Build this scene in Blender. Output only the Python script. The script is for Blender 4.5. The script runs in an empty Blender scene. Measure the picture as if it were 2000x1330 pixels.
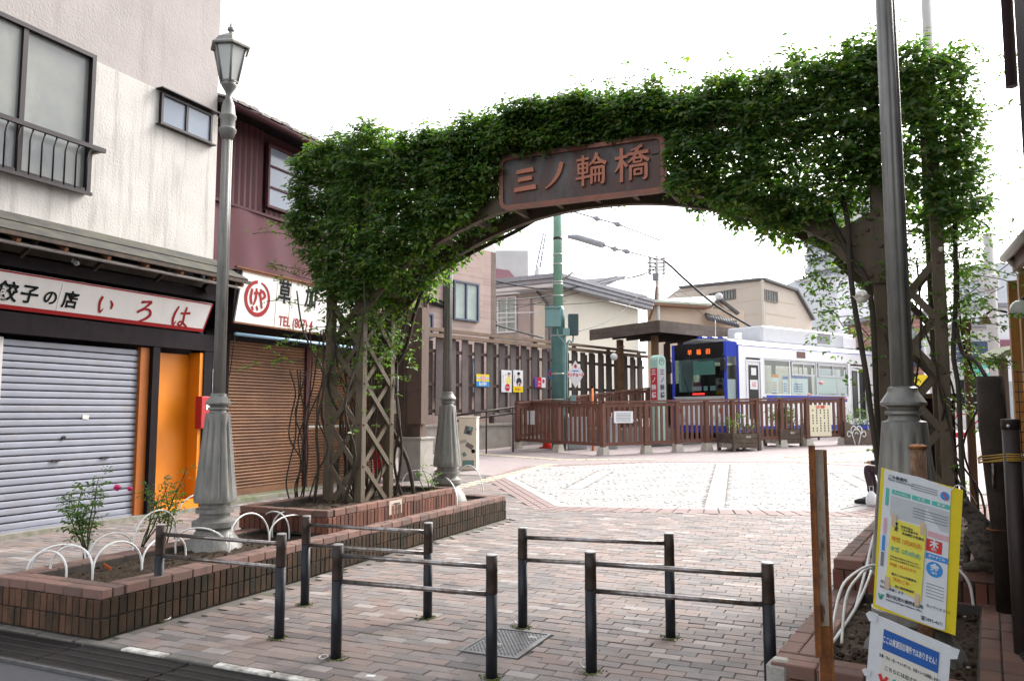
import bpy, math, random
import numpy as np
from mathutils import Vector as V, Matrix

random.seed(7)
RS = np.random.RandomState(7)
scene = bpy.context.scene
COL = scene.collection

# ---------------------------------------------------------------- camera
CAM_H = 1.6
YAW = math.radians(24.2)
PITCH = math.radians(5.15)
cd = bpy.data.cameras.new("camera")
cd.sensor_width = 36.0
cd.lens = 36.0 * 1532 / 2000
cd.clip_start = 0.05
cd.clip_end = 3000
cam = bpy.data.objects.new("camera", cd)
COL.objects.link(cam)
cam.location = (0, 0, CAM_H)
cam.rotation_euler = (math.radians(90) + PITCH, 0, YAW)
scene.camera = cam

# ---------------------------------------------------------------- sky and sun (bright hazy day)
SUN_EL, SUN_AZ = math.radians(42), math.radians(24)      # azimuth from +Y towards +X
world = bpy.data.worlds.new("World")
scene.world = world
world.use_nodes = True
wt = world.node_tree
for n in list(wt.nodes):
 wt.nodes.remove(n)
wo = wt.nodes.new("ShaderNodeOutputWorld")
wb = wt.nodes.new("ShaderNodeBackground")
sk = wt.nodes.new("ShaderNodeTexSky")
sk.sky_type = 'NISHITA'
sk.sun_disc = False
sk.sun_elevation = SUN_EL
sk.sun_rotation = SUN_AZ
sk.dust_density = 4.0
sk.air_density = 1.0
sk.ozone_density = 1.0
hs = wt.nodes.new("ShaderNodeHueSaturation")
hs.inputs['Saturation'].default_value = 0.22
wb.inputs['Strength'].default_value = 0.15
wt.links.new(sk.outputs[0], hs.inputs['Color'])
wt.links.new(hs.outputs[0], wb.inputs[0])
wt.links.new(wb.outputs[0], wo.inputs[0])
sd = bpy.data.lights.new("sun", 'SUN')
sd.energy = 1.0
sd.angle = math.radians(16)
sd.color = (1.0, 0.965, 0.92)
sun = bpy.data.objects.new("sun", sd)
COL.objects.link(sun)
sun.location = (0, 0, 30)
_sdir = V((math.sin(SUN_AZ) * math.cos(SUN_EL), math.cos(SUN_AZ) * math.cos(SUN_EL), math.sin(SUN_EL)))
sun.rotation_euler = (-_sdir).to_track_quat('-Z', 'Y').to_euler()
scene.view_settings.view_transform = 'Standard'
scene.view_settings.look = 'None'
scene.view_settings.gamma = 1.0
scene.view_settings.exposure = 1.78
scene.view_settings.use_curve_mapping = False
scene.render.engine = 'CYCLES'
scene.cycles.max_bounces = 6
scene.cycles.transparent_max_bounces = 12
scene.cycles.use_denoising = True

# ---------------------------------------------------------------- measuring helpers (photo pixel of 2000 x 1330 -> point in the place)
_fw = V((-math.sin(YAW) * math.cos(PITCH), math.cos(YAW) * math.cos(PITCH), math.sin(PITCH)))
_rt = V((math.cos(YAW), math.sin(YAW), 0))
_up = _rt.cross(_fw)
SLOPE, SLOPE_Y = 0.03, 11.0


def ray(x, y):
 return _fw + _rt * ((x - 1000) / 1532) - _up * ((y - 665) / 1532)


def P(x, y, ax, v):
 r = ray(x, y)
 i = 'xyz'.index(ax)
 o = V((0, 0, CAM_H))
 return o + r * ((v - o[i]) / r[i])


def D(x, y, d):
 return V((0, 0, CAM_H)) + ray(x, y) * d


def gz(Y):
 return 0.0 if Y < SLOPE_Y else min(SLOPE * (Y - SLOPE_Y), 0.75)


def G(x, y):
 r = ray(x, y)
 t = (CAM_H + SLOPE * SLOPE_Y) / (SLOPE * r.y - r.z)
 p = V((0, 0, CAM_H)) + r * t
 if p.y < SLOPE_Y:
  return P(x, y, 'z', 0)
 return p


def proj(p):
 d = V(p) - V((0, 0, CAM_H))
 c = d.dot(_fw)
 if c < 0.05:
  return (-9999, -9999, c)
 return (1000 + 1532 * d.dot(_rt) / c, 665 - 1532 * d.dot(_up) / c, c)


# ---------------------------------------------------------------- mesh builder
class MB:
 def __init__(self):
  self.v, self.f, self.sm = [], [], []

 def add(self, vs, fs, smooth=False):
  o = len(self.v)
  self.v.extend([tuple(p) for p in vs])
  self.f.extend([tuple(i + o for i in f) for f in fs])
  self.sm.extend([smooth] * len(fs))
  return self

 def box(self, c, s, ux=None, uy=None, uz=None, top=None):
  """box with centre c and full sizes s along the axes ux, uy, uz; top = scale of the +z face"""
  c = V(c)
  ux = V(ux) if ux is not None else V((1, 0, 0))
  uz = V(uz) if uz is not None else V((0, 0, 1))
  uy = V(uy) if uy is not None else uz.cross(ux)
  a, b, d = ux * s[0] / 2, uy * s[1] / 2, uz * s[2] / 2
  k = 1.0 if top is None else top
  vs = [c - a - b - d, c + a - b - d, c + a + b - d, c - a + b - d,
              c - a * k - b * k + d, c + a * k - b * k + d, c + a * k + b * k + d, c - a * k + b * k + d]
  return self.add(vs, [(0, 3, 2, 1), (4, 5, 6, 7), (0, 1, 5, 4), (1, 2, 6, 5), (2, 3, 7, 6), (3, 0, 4, 7)])

 def bbox(self, c, s, bev, ux=None, uy=None, uz=None):
  """box with its edges chamfered by bev"""
  c = V(c)
  ux = V(ux) if ux is not None else V((1, 0, 0))
  uz = V(uz) if uz is not None else V((0, 0, 1))
  uy = V(uy) if uy is not None else uz.cross(ux)
  ax = (ux, uy, uz)
  h = [s[0] / 2, s[1] / 2, s[2] / 2]
  idx, vs, fs = {}, [], []
  for sx in (-1, 1):
   for sy in (-1, 1):
    for sz in (-1, 1):
     sg = (sx, sy, sz)
     for k in range(3):
      q = V(c)
      for j in range(3):
       q = q + ax[j] * (sg[j] * (h[j] - (0 if j == k else bev)))
      idx[(sg, k)] = len(vs)
      vs.append(q)
  for k in range(3):
   i, j = (k + 1) % 3, (k + 2) % 3
   for s_ in (-1, 1):
    ring = []
    for a, b in ((-1, -1), (1, -1), (1, 1), (-1, 1)):
     g = [0, 0, 0]
     g[k], g[i], g[j] = s_, a, b
     ring.append(idx[(tuple(g), k)])
    fs.append(tuple(ring if s_ > 0 else ring[::-1]))
  for k in range(3):
   i, j = (k + 1) % 3, (k + 2) % 3
   for a in (-1, 1):
    for b in (-1, 1):
     q = []
     for s_ in (-1, 1):
      g = [0, 0, 0]
      g[k], g[i], g[j] = s_, a, b
      q.append((idx[(tuple(g), i)], idx[(tuple(g), j)]))
     f = (q[0][0], q[1][0], q[1][1], q[0][1])
     fs.append(f if a * b > 0 else f[::-1])
  for sx in (-1, 1):
   for sy in (-1, 1):
    for sz in (-1, 1):
     t = [idx[((sx, sy, sz), k)] for k in range(3)]
     fs.append(tuple(t if sx * sy * sz > 0 else t[::-1]))
  return self.add(vs, fs)

 def beam(self, p0, p1, w, h, side=None, bev=0):
  """bar of width w (towards side) and height h from p0 to p1"""
  p0, p1 = V(p0), V(p1)
  d = p1 - p0
  L = d.length
  d.normalize()
  s = V(side) if side is not None else (d.cross(V((0, 0, 1))) if abs(d.z) < 0.95 else V((1, 0, 0)))
  s = (s - d * s.dot(d)).normalized()
  t = s.cross(d)
  if bev:
   return self.bbox((p0 + p1) / 2, (w, L, h), bev, s, d, t if s.cross(d).dot(t) > 0 else -t)
  return self.box((p0 + p1) / 2, (w, L, h), s, d, s.cross(d))

 def tube(self, pts, r, n=8, caps=True, smooth=True):
  pts = [V(p) for p in pts]
  m = len(pts)
  rr = r if isinstance(r, (list, tuple)) else [r] * m
  vs, fs = [], []
  prev = None
  for i, p in enumerate(pts):
   t = (pts[min(i + 1, m - 1)] - pts[max(i - 1, 0)])
   if t.length < 1e-9:
    t = V((0, 0, 1))
   t.normalize()
   if prev is None:
    a = t.cross(V((0, 0, 1)))
    if a.length < 0.05:
     a = t.cross(V((1, 0, 0)))
   else:
    a = prev - t * prev.dot(t)
   a.normalize()
   prev = a
   b = t.cross(a)
   for k in range(n):
    w = 2 * math.pi * k / n
    vs.append(p + (a * math.cos(w) + b * math.sin(w)) * rr[i])
  for i in range(m - 1):
   for k in range(n):
    k2 = (k + 1) % n
    fs.append((i * n + k, i * n + k2, (i + 1) * n + k2, (i + 1) * n + k))
  self.add(vs, fs, smooth)
  if caps:
   o = len(self.v) - len(vs)
   self.f.append(tuple(o + k for k in range(n))[::-1])
   self.f.append(tuple(o + (m - 1) * n + k for k in range(n)))
   self.sm.extend([False, False])
  return self

 def lathe(self, prof, c, n=24, flutes=0, fd=0.0, smooth=True, caps=True, rot=0.0):
  """profile of (z, r[, fluted]) turned round the vertical through c"""
  cx, cy, cz = c
  vs, fs = [], []
  # a ring is doubled where the profile turns sharply, so that the edge stays crisp
  pr, cut = [], set()
  for i, q in enumerate(prof):
   pr.append(q)
   if smooth and 0 < i < len(prof) - 1:
    a, b = prof[i - 1], prof[i + 1]
    w = abs(math.atan2(q[1] - a[1], q[0] - a[0]) - math.atan2(b[1] - q[1], b[0] - q[0]))
    if min(w, 2 * math.pi - w) > 0.55:
     cut.add(len(pr) - 1)
     pr.append(q)
  prof = pr
  m = len(prof)
  for q in prof:
   z, r = q[0], q[1]
   fl = q[2] if len(q) > 2 else 0
   for k in range(n):
    w = 2 * math.pi * k / n + rot
    rr = r
    if fl and flutes:
     rr = r - fd * max(0.0, math.cos(flutes * w)) ** 2
    vs.append((cx + rr * math.cos(w), cy + rr * math.sin(w), cz + z))
  for i in range(m - 1):
   if i in cut:
    continue
   for k in range(n):
    k2 = (k + 1) % n
    fs.append((i * n + k, i * n + k2, (i + 1) * n + k2, (i + 1) * n + k))
  o = len(self.v)
  self.add(vs, fs, smooth)
  if caps:
   self.f.append(tuple(o + k for k in range(n))[::-1])
   self.f.append(tuple(o + (m - 1) * n + k for k in range(n)))
   self.sm.extend([False, False])
  return self

 def ball(self, c, r, n=10, m=7, sc=(1, 1, 1)):
  c = V(c)
  vs, fs = [], []
  for i in range(m + 1):
   a = math.pi * i / m
   for k in range(n):
    w = 2 * math.pi * k / n
    vs.append((c.x + r * sc[0] * math.sin(a) * math.cos(w), c.y + r * sc[1] * math.sin(a) * math.sin(w), c.z - r * sc[2] * math.cos(a)))
  for i in range(m):
   for k in range(n):
    k2 = (k + 1) % n
    fs.append((i * n + k, i * n + k2, (i + 1) * n + k2, (i + 1) * n + k))
  return self.add(vs, fs, True)

 def prism(self, poly, ext):
  """closed polygon (list of points) extruded by the vector ext"""
  ext = V(ext)
  n = len(poly)
  a = [V(p) for p in poly]
  b = [p + ext for p in a]
  fs = [tuple(range(n))[::-1], tuple(range(n, 2 * n))]
  for i in range(n):
   j = (i + 1) % n
   fs.append((i, j, n + j, n + i))
  # make the orientation right
  nrm = V((0, 0, 0))
  for i in range(n):
   nrm += a[i].cross(a[(i + 1) % n])
  if nrm.dot(ext) < 0:
   fs = [f[::-1] for f in fs]
  return self.add(a + b, fs)

 def quad(self, *p):
  return self.add(p, [tuple(range(len(p)))])

 def mesh(self, name, mat=None, off=None):
  me = bpy.data.meshes.new(name)
  if off is not None:
   ox, oy, oz = off
   vs = [(x - ox, y - oy, z - oz) for x, y, z in self.v]
  else:
   vs = self.v
  me.from_pydata(vs, [], self.f)
  me.polygons.foreach_set('use_smooth', self.sm)
  if mat is not None:
   me.materials.append(mat)
  me.update()
  return me


WL = {}


def thing(name, label, cat, loc=(0, 0, 0), group=None, kind=None):
 o = bpy.data.objects.new(name, None)
 o.empty_display_size = 0.1
 COL.objects.link(o)
 o.location = loc
 WL[o.name] = V(loc)
 o['label'] = label
 o['category'] = cat
 if group:
  o['group'] = group
 if kind:
  o['kind'] = kind
 return o


def link(name, me, parent=None, loc=(0, 0, 0)):
 """loc is a world position for top-level objects, relative to the parent for parts"""
 o = bpy.data.objects.new(name, me)
 COL.objects.link(o)
 o.location = loc
 if parent is not None:
  o.parent = parent
  WL[o.name] = WL[parent.name] + V(loc)
 else:
  WL[o.name] = V(loc)
 return o


def part(name, mb, mat, parent, label=None, kind=None):
 """world-space geometry linked as one mesh object under parent"""
 o = link(name, mb.mesh(name, mat, WL[parent.name]), parent)
 if label:
  o['label'] = label
 if kind:
  o['kind'] = kind
 return o


def solo(name, mb, mat, label=None, cat=None, group=None, kind=None, base=None):
 """a thing (or piece of the setting) that is one mesh; its origin is put at its base"""
 if base is None:
  a = np.array(mb.v)
  base = (float((a[:, 0].min() + a[:, 0].max()) / 2), float((a[:, 1].min() + a[:, 1].max()) / 2), float(a[:, 2].min()))
 o = link(name, mb.mesh(name, mat, base), None, base)
 if label:
  o['label'] = label
 if cat:
  o['category'] = cat
 if group:
  o['group'] = group
 if kind:
  o['kind'] = kind
 return o


def dup(root, loc, rotz=0.0, label=None):
 """a copy of a thing with copies of its parts and sub-parts"""
 r = root.copy()
 COL.objects.link(r)
 r.location = loc
 r.rotation_euler = (0, 0, rotz)
 WL[r.name] = V(loc)
 if label:
  r['label'] = label
 for ch in list(root.children):
  c = ch.copy()
  COL.objects.link(c)
  c.parent = r
  for g in list(ch.children):
   d = g.copy()
   COL.objects.link(d)
   d.parent = c
 return r


def again(o, loc, parent, rot=None, scale=None):
 """another piece sharing the mesh of o; loc is a world position"""
 c = bpy.data.objects.new(o.name.split('.')[0], o.data)
 COL.objects.link(c)
 c.parent = parent
 c.location = V(loc) - WL[parent.name]
 if rot is not None:
  c.rotation_euler = rot
 if scale is not None:
  c.scale = scale
 return c


# ---------------------------------------------------------------- materials
def _mat(name):
 m = bpy.data.materials.new(name)
 m.use_nodes = True
 t = m.node_tree
 for n in list(t.nodes):
  t.nodes.remove(n)
 out = t.nodes.new("ShaderNodeOutputMaterial")
 b = t.nodes.new("ShaderNodeBsdfPrincipled")
 t.links.new(b.outputs[0], out.inputs[0])
 return m, t, b, out


def mix(t, f, a, b, mode='MIX'):
 n = t.nodes.new("ShaderNodeMix")
 n.data_type = 'RGBA'
 n.blend_type = mode
 for s, v in ((0, f), (6, a), (7, b)):
  if hasattr(v, 'is_linked') or hasattr(v, 'links'):
   t.links.new(v, n.inputs[s])
  elif s == 0:
   n.inputs[0].default_value = v
  else:
   n.inputs[s].default_value = (*v, 1) if len(v) == 3 else v
 return n.outputs[2]


def noise(t, scale, detail=4, vec=None, rough=0.6):
 n = t.nodes.new("ShaderNodeTexNoise")
 n.inputs['Scale'].default_value = scale
 n.inputs['Detail'].default_value = detail
 n.inputs['Roughness'].default_value = rough
 if vec is not None:
  t.links.new(vec, n.inputs['Vector'])
 return n.outputs['Fac']


def ramp(t, fac, a, b):
 n = t.nodes.new("ShaderNodeMapRange")
 n.inputs[1].default_value = a
 n.inputs[2].default_value = b
 t.links.new(fac, n.inputs[0])
 return n.outputs[0]


def wpos(t, sc=(1, 1, 1), rot=(0, 0, 0)):
 g = t.nodes.new("ShaderNodeNewGeometry")
 m = t.nodes.new("ShaderNodeMapping")
 m.inputs['Scale'].default_value = sc
 m.inputs['Rotation'].default_value = rot
 t.links.new(g.outputs['Position'], m.inputs['Vector'])
 return m.outputs[0]


def piece_random(t):
 """a random number per object and per loose piece"""
 oi = t.nodes.new("ShaderNodeObjectInfo")
 g = t.nodes.new("ShaderNodeNewGeometry")
 a = t.nodes.new("ShaderNodeMath")
 a.operation = 'ADD'
 t.links.new(oi.outputs['Random'], a.inputs[0])
 t.links.new(g.outputs['Random Per Island'], a.inputs[1])
 f = t.nodes.new("ShaderNodeMath")
 f.operation = 'FRACT'
 t.links.new(a.outputs[0], f.inputs[0])
 return f.outputs[0]


def M(name, col, rough=0.7, metal=0.0, col2=None, var=0.5, scale=6.0, stain=None, stain_amt=0.0, stain_sc=(6, 6, 0.7),
      bump=0.0, bscale=60.0, rnd=None, spec=0.3, detail=5, lo=0.35, hi=0.7, stain_lo=0.52, stain_hi=0.75):
 """painted / stony / wooden surface: two colours mixed by noise, streaky stains, per-piece colour steps, fine relief"""
 m, t, b, out = _mat(name)
 p = wpos(t)
 c2 = col2 if col2 is not None else tuple(x * 0.72 for x in col)
 f = ramp(t, noise(t, scale, detail, p), lo, hi)
 mul = t.nodes.new("ShaderNodeMath")
 mul.operation = 'MULTIPLY'
 mul.inputs[1].default_value = var
 t.links.new(f, mul.inputs[0])
 c = mix(t, mul.outputs[0], col, c2)
 if rnd is not None:
  r = piece_random(t)
  cr = t.nodes.new("ShaderNodeValToRGB")
  cr.color_ramp.interpolation = 'CONSTANT' if len(rnd) > 3 else 'LINEAR'
  while len(cr.color_ramp.elements) < len(rnd):
   cr.color_ramp.elements.new(0.5)
  for i, k in enumerate(rnd):
   e = cr.color_ramp.elements[i]
   e.position = i / (len(rnd) if len(rnd) > 3 else max(1, len(rnd) - 1))
   e.color = (*k, 1)
  t.links.new(r, cr.inputs[0])
  c = mix(t, 1.0, c, cr.outputs[0], 'MULTIPLY')
 if stain is not None:
  p2 = wpos(t, stain_sc)
  f2 = ramp(t, noise(t, 1.0, 6, p2, 0.65), stain_lo, stain_hi)
  mm = t.nodes.new("ShaderNodeMath")
  mm.operation = 'MULTIPLY'
  mm.inputs[1].default_value = stain_amt
  t.links.new(f2, mm.inputs[0])
  c = mix(t, mm.outputs[0], c, stain)
 t.links.new(c, b.inputs['Base Color'])
 b.inputs['Roughness'].default_value = rough
 b.inputs['Metallic'].default_value = metal
 b.inputs['Specular IOR Level'].default_value = spec
 if bump:
  bn = t.nodes.new("ShaderNodeBump")
  bn.inputs['Strength'].default_value = bump
  bn.inputs['Distance'].default_value = 0.01
  t.links.new(noise(t, bscale, 4, p), bn.inputs['Height'])
  t.links.new(bn.outputs[0], b.inputs['Normal'])
 return m


def leaf_mat(name, cols, trans=0.35, rough=0.45):
 m, t, b, out = _mat(name)
 r = piece_random(t)
 cr = t.nodes.new("ShaderNodeValToRGB")
 while len(cr.color_ramp.elements) < len(cols):
  cr.color_ramp.elements.new(0.5)
 for i, k in enumerate(cols):
  cr.color_ramp.elements[i].position = i / (len(cols) - 1)
  cr.color_ramp.elements[i].color = (*k, 1)
 t.links.new(r, cr.inputs[0])
 t.links.new(cr.outputs[0], b.inputs['Base Color'])
 b.inputs['Roughness'].default_value = rough
 b.inputs['Specular IOR Level'].default_value = 0.5
 tr = t.nodes.new("ShaderNodeBsdfTranslucent")
 c2 = mix(t, 1.0, cr.outputs[0], (2.1, 2.6, 0.7), 'MULTIPLY')
 t.links.new(c2, tr.inputs[0])
 mx = t.nodes.new("ShaderNodeMixShader")
 mx.inputs[0].default_value = trans
 t.links.new(b.outputs[0], mx.inputs[1])
 t.links.new(tr.outputs[0], mx.inputs[2])
 t.links.new(mx.outputs[0], out.inputs[0])
 return m


def glass_mat(name, tint=(0.75, 0.85, 0.85), refl=0.25, rough=0.03):
 """clear pane: partly see-through, partly mirroring the sky"""
 m, t, b, out = _mat(name)
 tr = t.nodes.new("ShaderNodeBsdfTransparent")
 tr.inputs[0].default_value = (*tint, 1)
 gl = t.nodes.new("ShaderNodeBsdfGlossy")
 gl.inputs['Roughness'].default_value = rough
 gl.inputs['Color'].default_value = (0.9, 0.9, 0.9, 1)
 lw = t.nodes.new("ShaderNodeLayerWeight")
 lw.inputs['Blend'].default_value = 0.3
 pw_ = t.nodes.new("ShaderNodeMath")
 pw_.operation = 'POWER'
 pw_.inputs[1].default_value = 3.0
 t.links.new(lw.outputs['Facing'], pw_.inputs[0])
 ad = t.nodes.new("ShaderNodeMath")
 ad.operation = 'MULTIPLY_ADD'
 ad.inputs[1].default_value = 0.6
 ad.inputs[2].default_value = refl
 t.links.new(pw_.outputs[0], ad.inputs[0])
 mx = t.nodes.new("ShaderNodeMixShader")
 t.links.new(ad.outputs[0], mx.inputs[0])
 t.links.new(tr.outputs[0], mx.inputs[1])
 t.links.new(gl.outputs[0], mx.inputs[2])
 t.links.new(mx.outputs[0], out.inputs[0])
 return m


def brick_tex_mat(name, c1, c2, mortar, scale, bw, rh, rough=0.8, rot=(0, 0, 0), ms=0.02, offset=0.5, bump=0.3, sc=(1, 1, 1), stain=None, stain_amt=0.3):
 m, t, b, out = _mat(name)
 n = t.nodes.new("ShaderNodeTexBrick")
 n.offset = offset
 n.inputs['Color1'].default_value = (*c1, 1)
 n.inputs['Color2'].default_value = (*c2, 1)
 n.inputs['Mortar'].default_value = (*mortar, 1)
 n.inputs['Scale'].default_value = scale
 n.inputs['Brick Width'].default_value = bw
 n.inputs['Row Height'].default_value = rh
 n.inputs['Mortar Size'].default_value = ms
 n.inputs['Bias'].default_value = 0.0
 t.links.new(wpos(t, sc, rot), n.inputs['Vector'])
 f = ramp(t, noise(t, 1.3, 5, wpos(t)), 0.35, 0.75)
 mm = t.nodes.new("ShaderNodeMath")
 mm.operation = 'MULTIPLY'
 mm.inputs[1].default_value = stain_amt
 t.links.new(f, mm.inputs[0])
 c = mix(t, mm.outputs[0], n.outputs['Color'], stain if stain is not None else tuple(x * 0.6 for x in c1))
 t.links.new(c, b.inputs['Base Color'])
 b.inputs['Roughness'].default_value = rough
 bn = t.nodes.new("ShaderNodeBump")
 bn.inputs['Strength'].default_value = bump
 bn.inputs['Distance'].default_value = 0.01
 bn.invert = True
 t.links.new(n.outputs['Fac'], bn.inputs['Height'])
 t.links.new(bn.outputs[0], b.inputs['Normal'])
 return m


def emit_mat(name, col, s):
 m, t, b, out = _mat(name)
 b.inputs['Base Color'].default_value = (0.02, 0.02, 0.02, 1)
 b.inputs['Emission Color'].default_value = (*col, 1)
 b.inputs['Emission Strength'].default_value = s
 return m


def plain(name, col, rough=0.6, metal=0.0, spec=0.3):
 m, t, b, out = _mat(name)
 # even print and paint still get a faint mottling
 c = mix(t, ramp(t, noise(t, 25, 3, wpos(t)), 0.3, 0.8), col, tuple(x * 0.9 for x in col))
 t.links.new(c, b.inputs['Base Color'])
 b.inputs['Roughness'].default_value = rough
 b.inputs['Metallic'].default_value = metal
 b.inputs['Specular IOR Level'].default_value = spec
 return m


# ---------------------------------------------------------------- lettering
def text_mesh(lines, name, mat, org, u, v, depth=0.004, off=None, res=3):
 """lines: (text, x, y, size, align, weight[, sx]) in metres on the plane through org spanned by u (right) and v (up)"""
 org, u, v = V(org), V(u).normalized(), V(v).normalized()
 n = u.cross(v).normalized()
 mb = MB()
 for ln in lines:
  tx, x, y, size, al, wt_ = ln[:6]
  sx = ln[6] if len(ln) > 6 else 1.0
  cu = bpy.data.curves.new("t", 'FONT')
  cu.body = tx
  cu.size = size
  cu.align_x = al
  cu.align_y = 'CENTER'
  cu.offset = wt_ * size
  cu.resolution_u = res
  cu.extrude = depth / 2
  cu.space_line = 1.0
  ob = bpy.data.objects.new("t", cu)
  COL.objects.link(ob)
  me = ob.to_mesh()
  vs = [org + u * (x + q.co.x * sx) + v * (y + q.co.y) + n * (q.co.z + depth / 2) for q in me.vertices]
  fs = [tuple(p.vertices) for p in me.polygons]
  mb.add(vs, fs)
  ob.to_mesh_clear()
  bpy.data.objects.remove(ob)
  bpy.data.curves.remove(cu)
 return mb


def catmull(pts, n=8):
 pts = [V((*p, 0)) if len(p) == 2 else V(p) for p in pts]
 out = []
 m = len(pts)
 for i in range(m - 1):
  p0, p1, p2, p3 = pts[max(i - 1, 0)], pts[i], pts[i + 1], pts[min(i + 2, m - 1)]
  for k in range(n):
   t = k / n
   out.append(0.5 * ((2 * p1) + (-p0 + p2) * t + (2 * p0 - 5 * p1 + 4 * p2 - p3) * t * t + (-p0 + 3 * p1 - 3 * p2 + p3) * t * t * t))
 out.append(pts[-1])
 return out


def brush(mb, strokes, org, u, v, size, depth, shear=0.0):
 """brush strokes: each (points in a 100 x 100 box, widths) becomes a solid ribbon standing proud by depth"""
 org, u, v = V(org), V(u).normalized(), V(v).normalized()
 n = u.cross(v).normalized()
 s = size / 100
 for j, (pts, ws) in enumerate(strokes):
  curved = len(pts) > 2 and ws[0] >= 0
  ws = [abs(w) for w in ws]
  pp = catmull(pts, 6) if curved else [V((*p, 0)) for p in pts]
  m = len(pp)
  W = [float(np.interp(i / (m - 1), np.linspace(0, 1, len(ws)), ws)) / 2 for i in range(m)]
  lo, hi = [], []
  for i in range(m):
   t = (pp[min(i + 1, m - 1)] - pp[max(i - 1, 0)]).normalized()
   q = V((-t.y, t.x, 0))
   k = 1.0
   if 0 < i < m - 1:
    t1 = (pp[i] - pp[i - 1]).normalized()
    k = 1.0 / max(0.6, abs(V((-t1.y, t1.x, 0)).dot(q)))
   e = t * (W[i] * 0.35) if i == m - 1 else (-t * (W[i] * 0.35) if i == 0 else V((0, 0, 0)))
   lo.append(pp[i] - q * W[i] * k + e)
   hi.append(pp[i] + q * W[i] * k + e * 0.3)
  dd = depth * (1.0 + 0.015 * j)

  def tow(q, z):
   return org + u * ((q.x - 50 + shear * (q.y - 50)) * s) + v * ((q.y - 50) * s) + n * z
  vs = [tow(q, 0) for q in lo] + [tow(q, 0) for q in hi] + [tow(q, dd) for q in lo] + [tow(q, dd) for q in hi]
  fs = []
  for i in range(m - 1):
   fs.append((2 * m + i, 2 * m + i + 1, 3 * m + i + 1, 3 * m + i))
   fs.append((i, i + 1, 2 * m + i + 1, 2 * m + i))
   fs.append((3 * m + i, 3 * m + i + 1, m + i + 1, m + i))
  fs.append((0, 2 * m, 3 * m, m))
  fs.append((m - 1, 2 * m - 1, 4 * m - 1, 3 * m - 1))
  mb.add(vs, fs)
 return mb


# ---------------------------------------------------------------- leaves (numpy)
def leaf_mesh(name, pos, nrm, tip, size, mat, wid=0.52):
 """one folded pointed leaf per row: pos base, nrm face normal, tip direction, size length"""
 N = len(pos)
 nrm = nrm / (np.linalg.norm(nrm, axis=1, keepdims=True) + 1e-9)
 tip = tip - nrm * np.sum(tip * nrm, axis=1, keepdims=True)
 tip = tip / (np.linalg.norm(tip, axis=1, keepdims=True) + 1e-9)
 sd_ = np.cross(nrm, tip)
 s = size[:, None]
 vs = np.zeros((N, 6, 3))
 vs[:, 0] = pos
 vs[:, 1] = pos + s * (0.36 * tip + 0.5 * wid * sd_ + 0.10 * nrm)
 vs[:, 2] = pos + s * (0.72 * tip + 0.36 * wid * sd_ + 0.06 * nrm)
 vs[:, 3] = pos + s * (1.0 * tip - 0.10 * nrm)
 vs[:, 4] = pos + s * (0.72 * tip - 0.36 * wid * sd_ + 0.06 * nrm)
 vs[:, 5] = pos + s * (0.36 * tip - 0.5 * wid * sd_ + 0.10 * nrm)
 base = (np.arange(N) * 6)[:, None]
 f = np.concatenate([base + np.array([0, 3, 2, 1]), base + np.array([0, 5, 4, 3])], axis=1).reshape(-1)
 me = bpy.data.meshes.new(name)
 me.vertices.add(N * 6)
 me.vertices.foreach_set('co', vs.reshape(-1))
 me.loops.add(N * 8)
 me.loops.foreach_set('vertex_index', f.astype(np.int32))
 me.polygons.add(N * 2)
 me.polygons.foreach_set('loop_start', (np.arange(N * 2) * 4).astype(np.int32))
 me.update(calc_edges=True)
 me.materials.append(mat)
 return me


def sprays(centres, outs, k, leaf, spread, droop=0.25, rs=RS):
 """every centre grows k leaflets on a short twig pointing along outs"""
 n = len(centres)
 c = np.repeat(centres, k, axis=0)
 o = np.repeat(outs, k, axis=0)
 j = np.tile(np.arange(k), n)
 d = np.repeat(outs + rs.normal(0, 0.6, (n, 3)) + np.array([0, 0, -droop]), k, axis=0)
 d /= np.linalg.norm(d, axis=1, keepdims=True) + 1e-9
 side = np.cross(d, np.array([0, 0, 1.0]))
 side /= np.linalg.norm(side, axis=1, keepdims=True) + 1e-9
 sg = np.where(j % 2 == 0, 1, -1)[:, None]
 along = ((j // 2 + 0.5) / (k / 2))[:, None]
 pos = c + d * along * spread + side * sg * 0.1 * spread
 last = (j == k - 1)[:, None]
 tip = np.where(last, d, d * 0.55 + side * sg * 0.85) + rs.normal(0, 0.25, (n * k, 3)) + np.array([0, 0, -0.15])
 nr = o * 0.6 + np.array([0, 0, 0.75]) + rs.normal(0, 0.38, (n * k, 3))
 size = leaf * rs.uniform(0.55, 1.15, n * k) * np.repeat(rs.uniform(.75, 1.3, n), k)
 return pos, nr, tip, size

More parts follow.
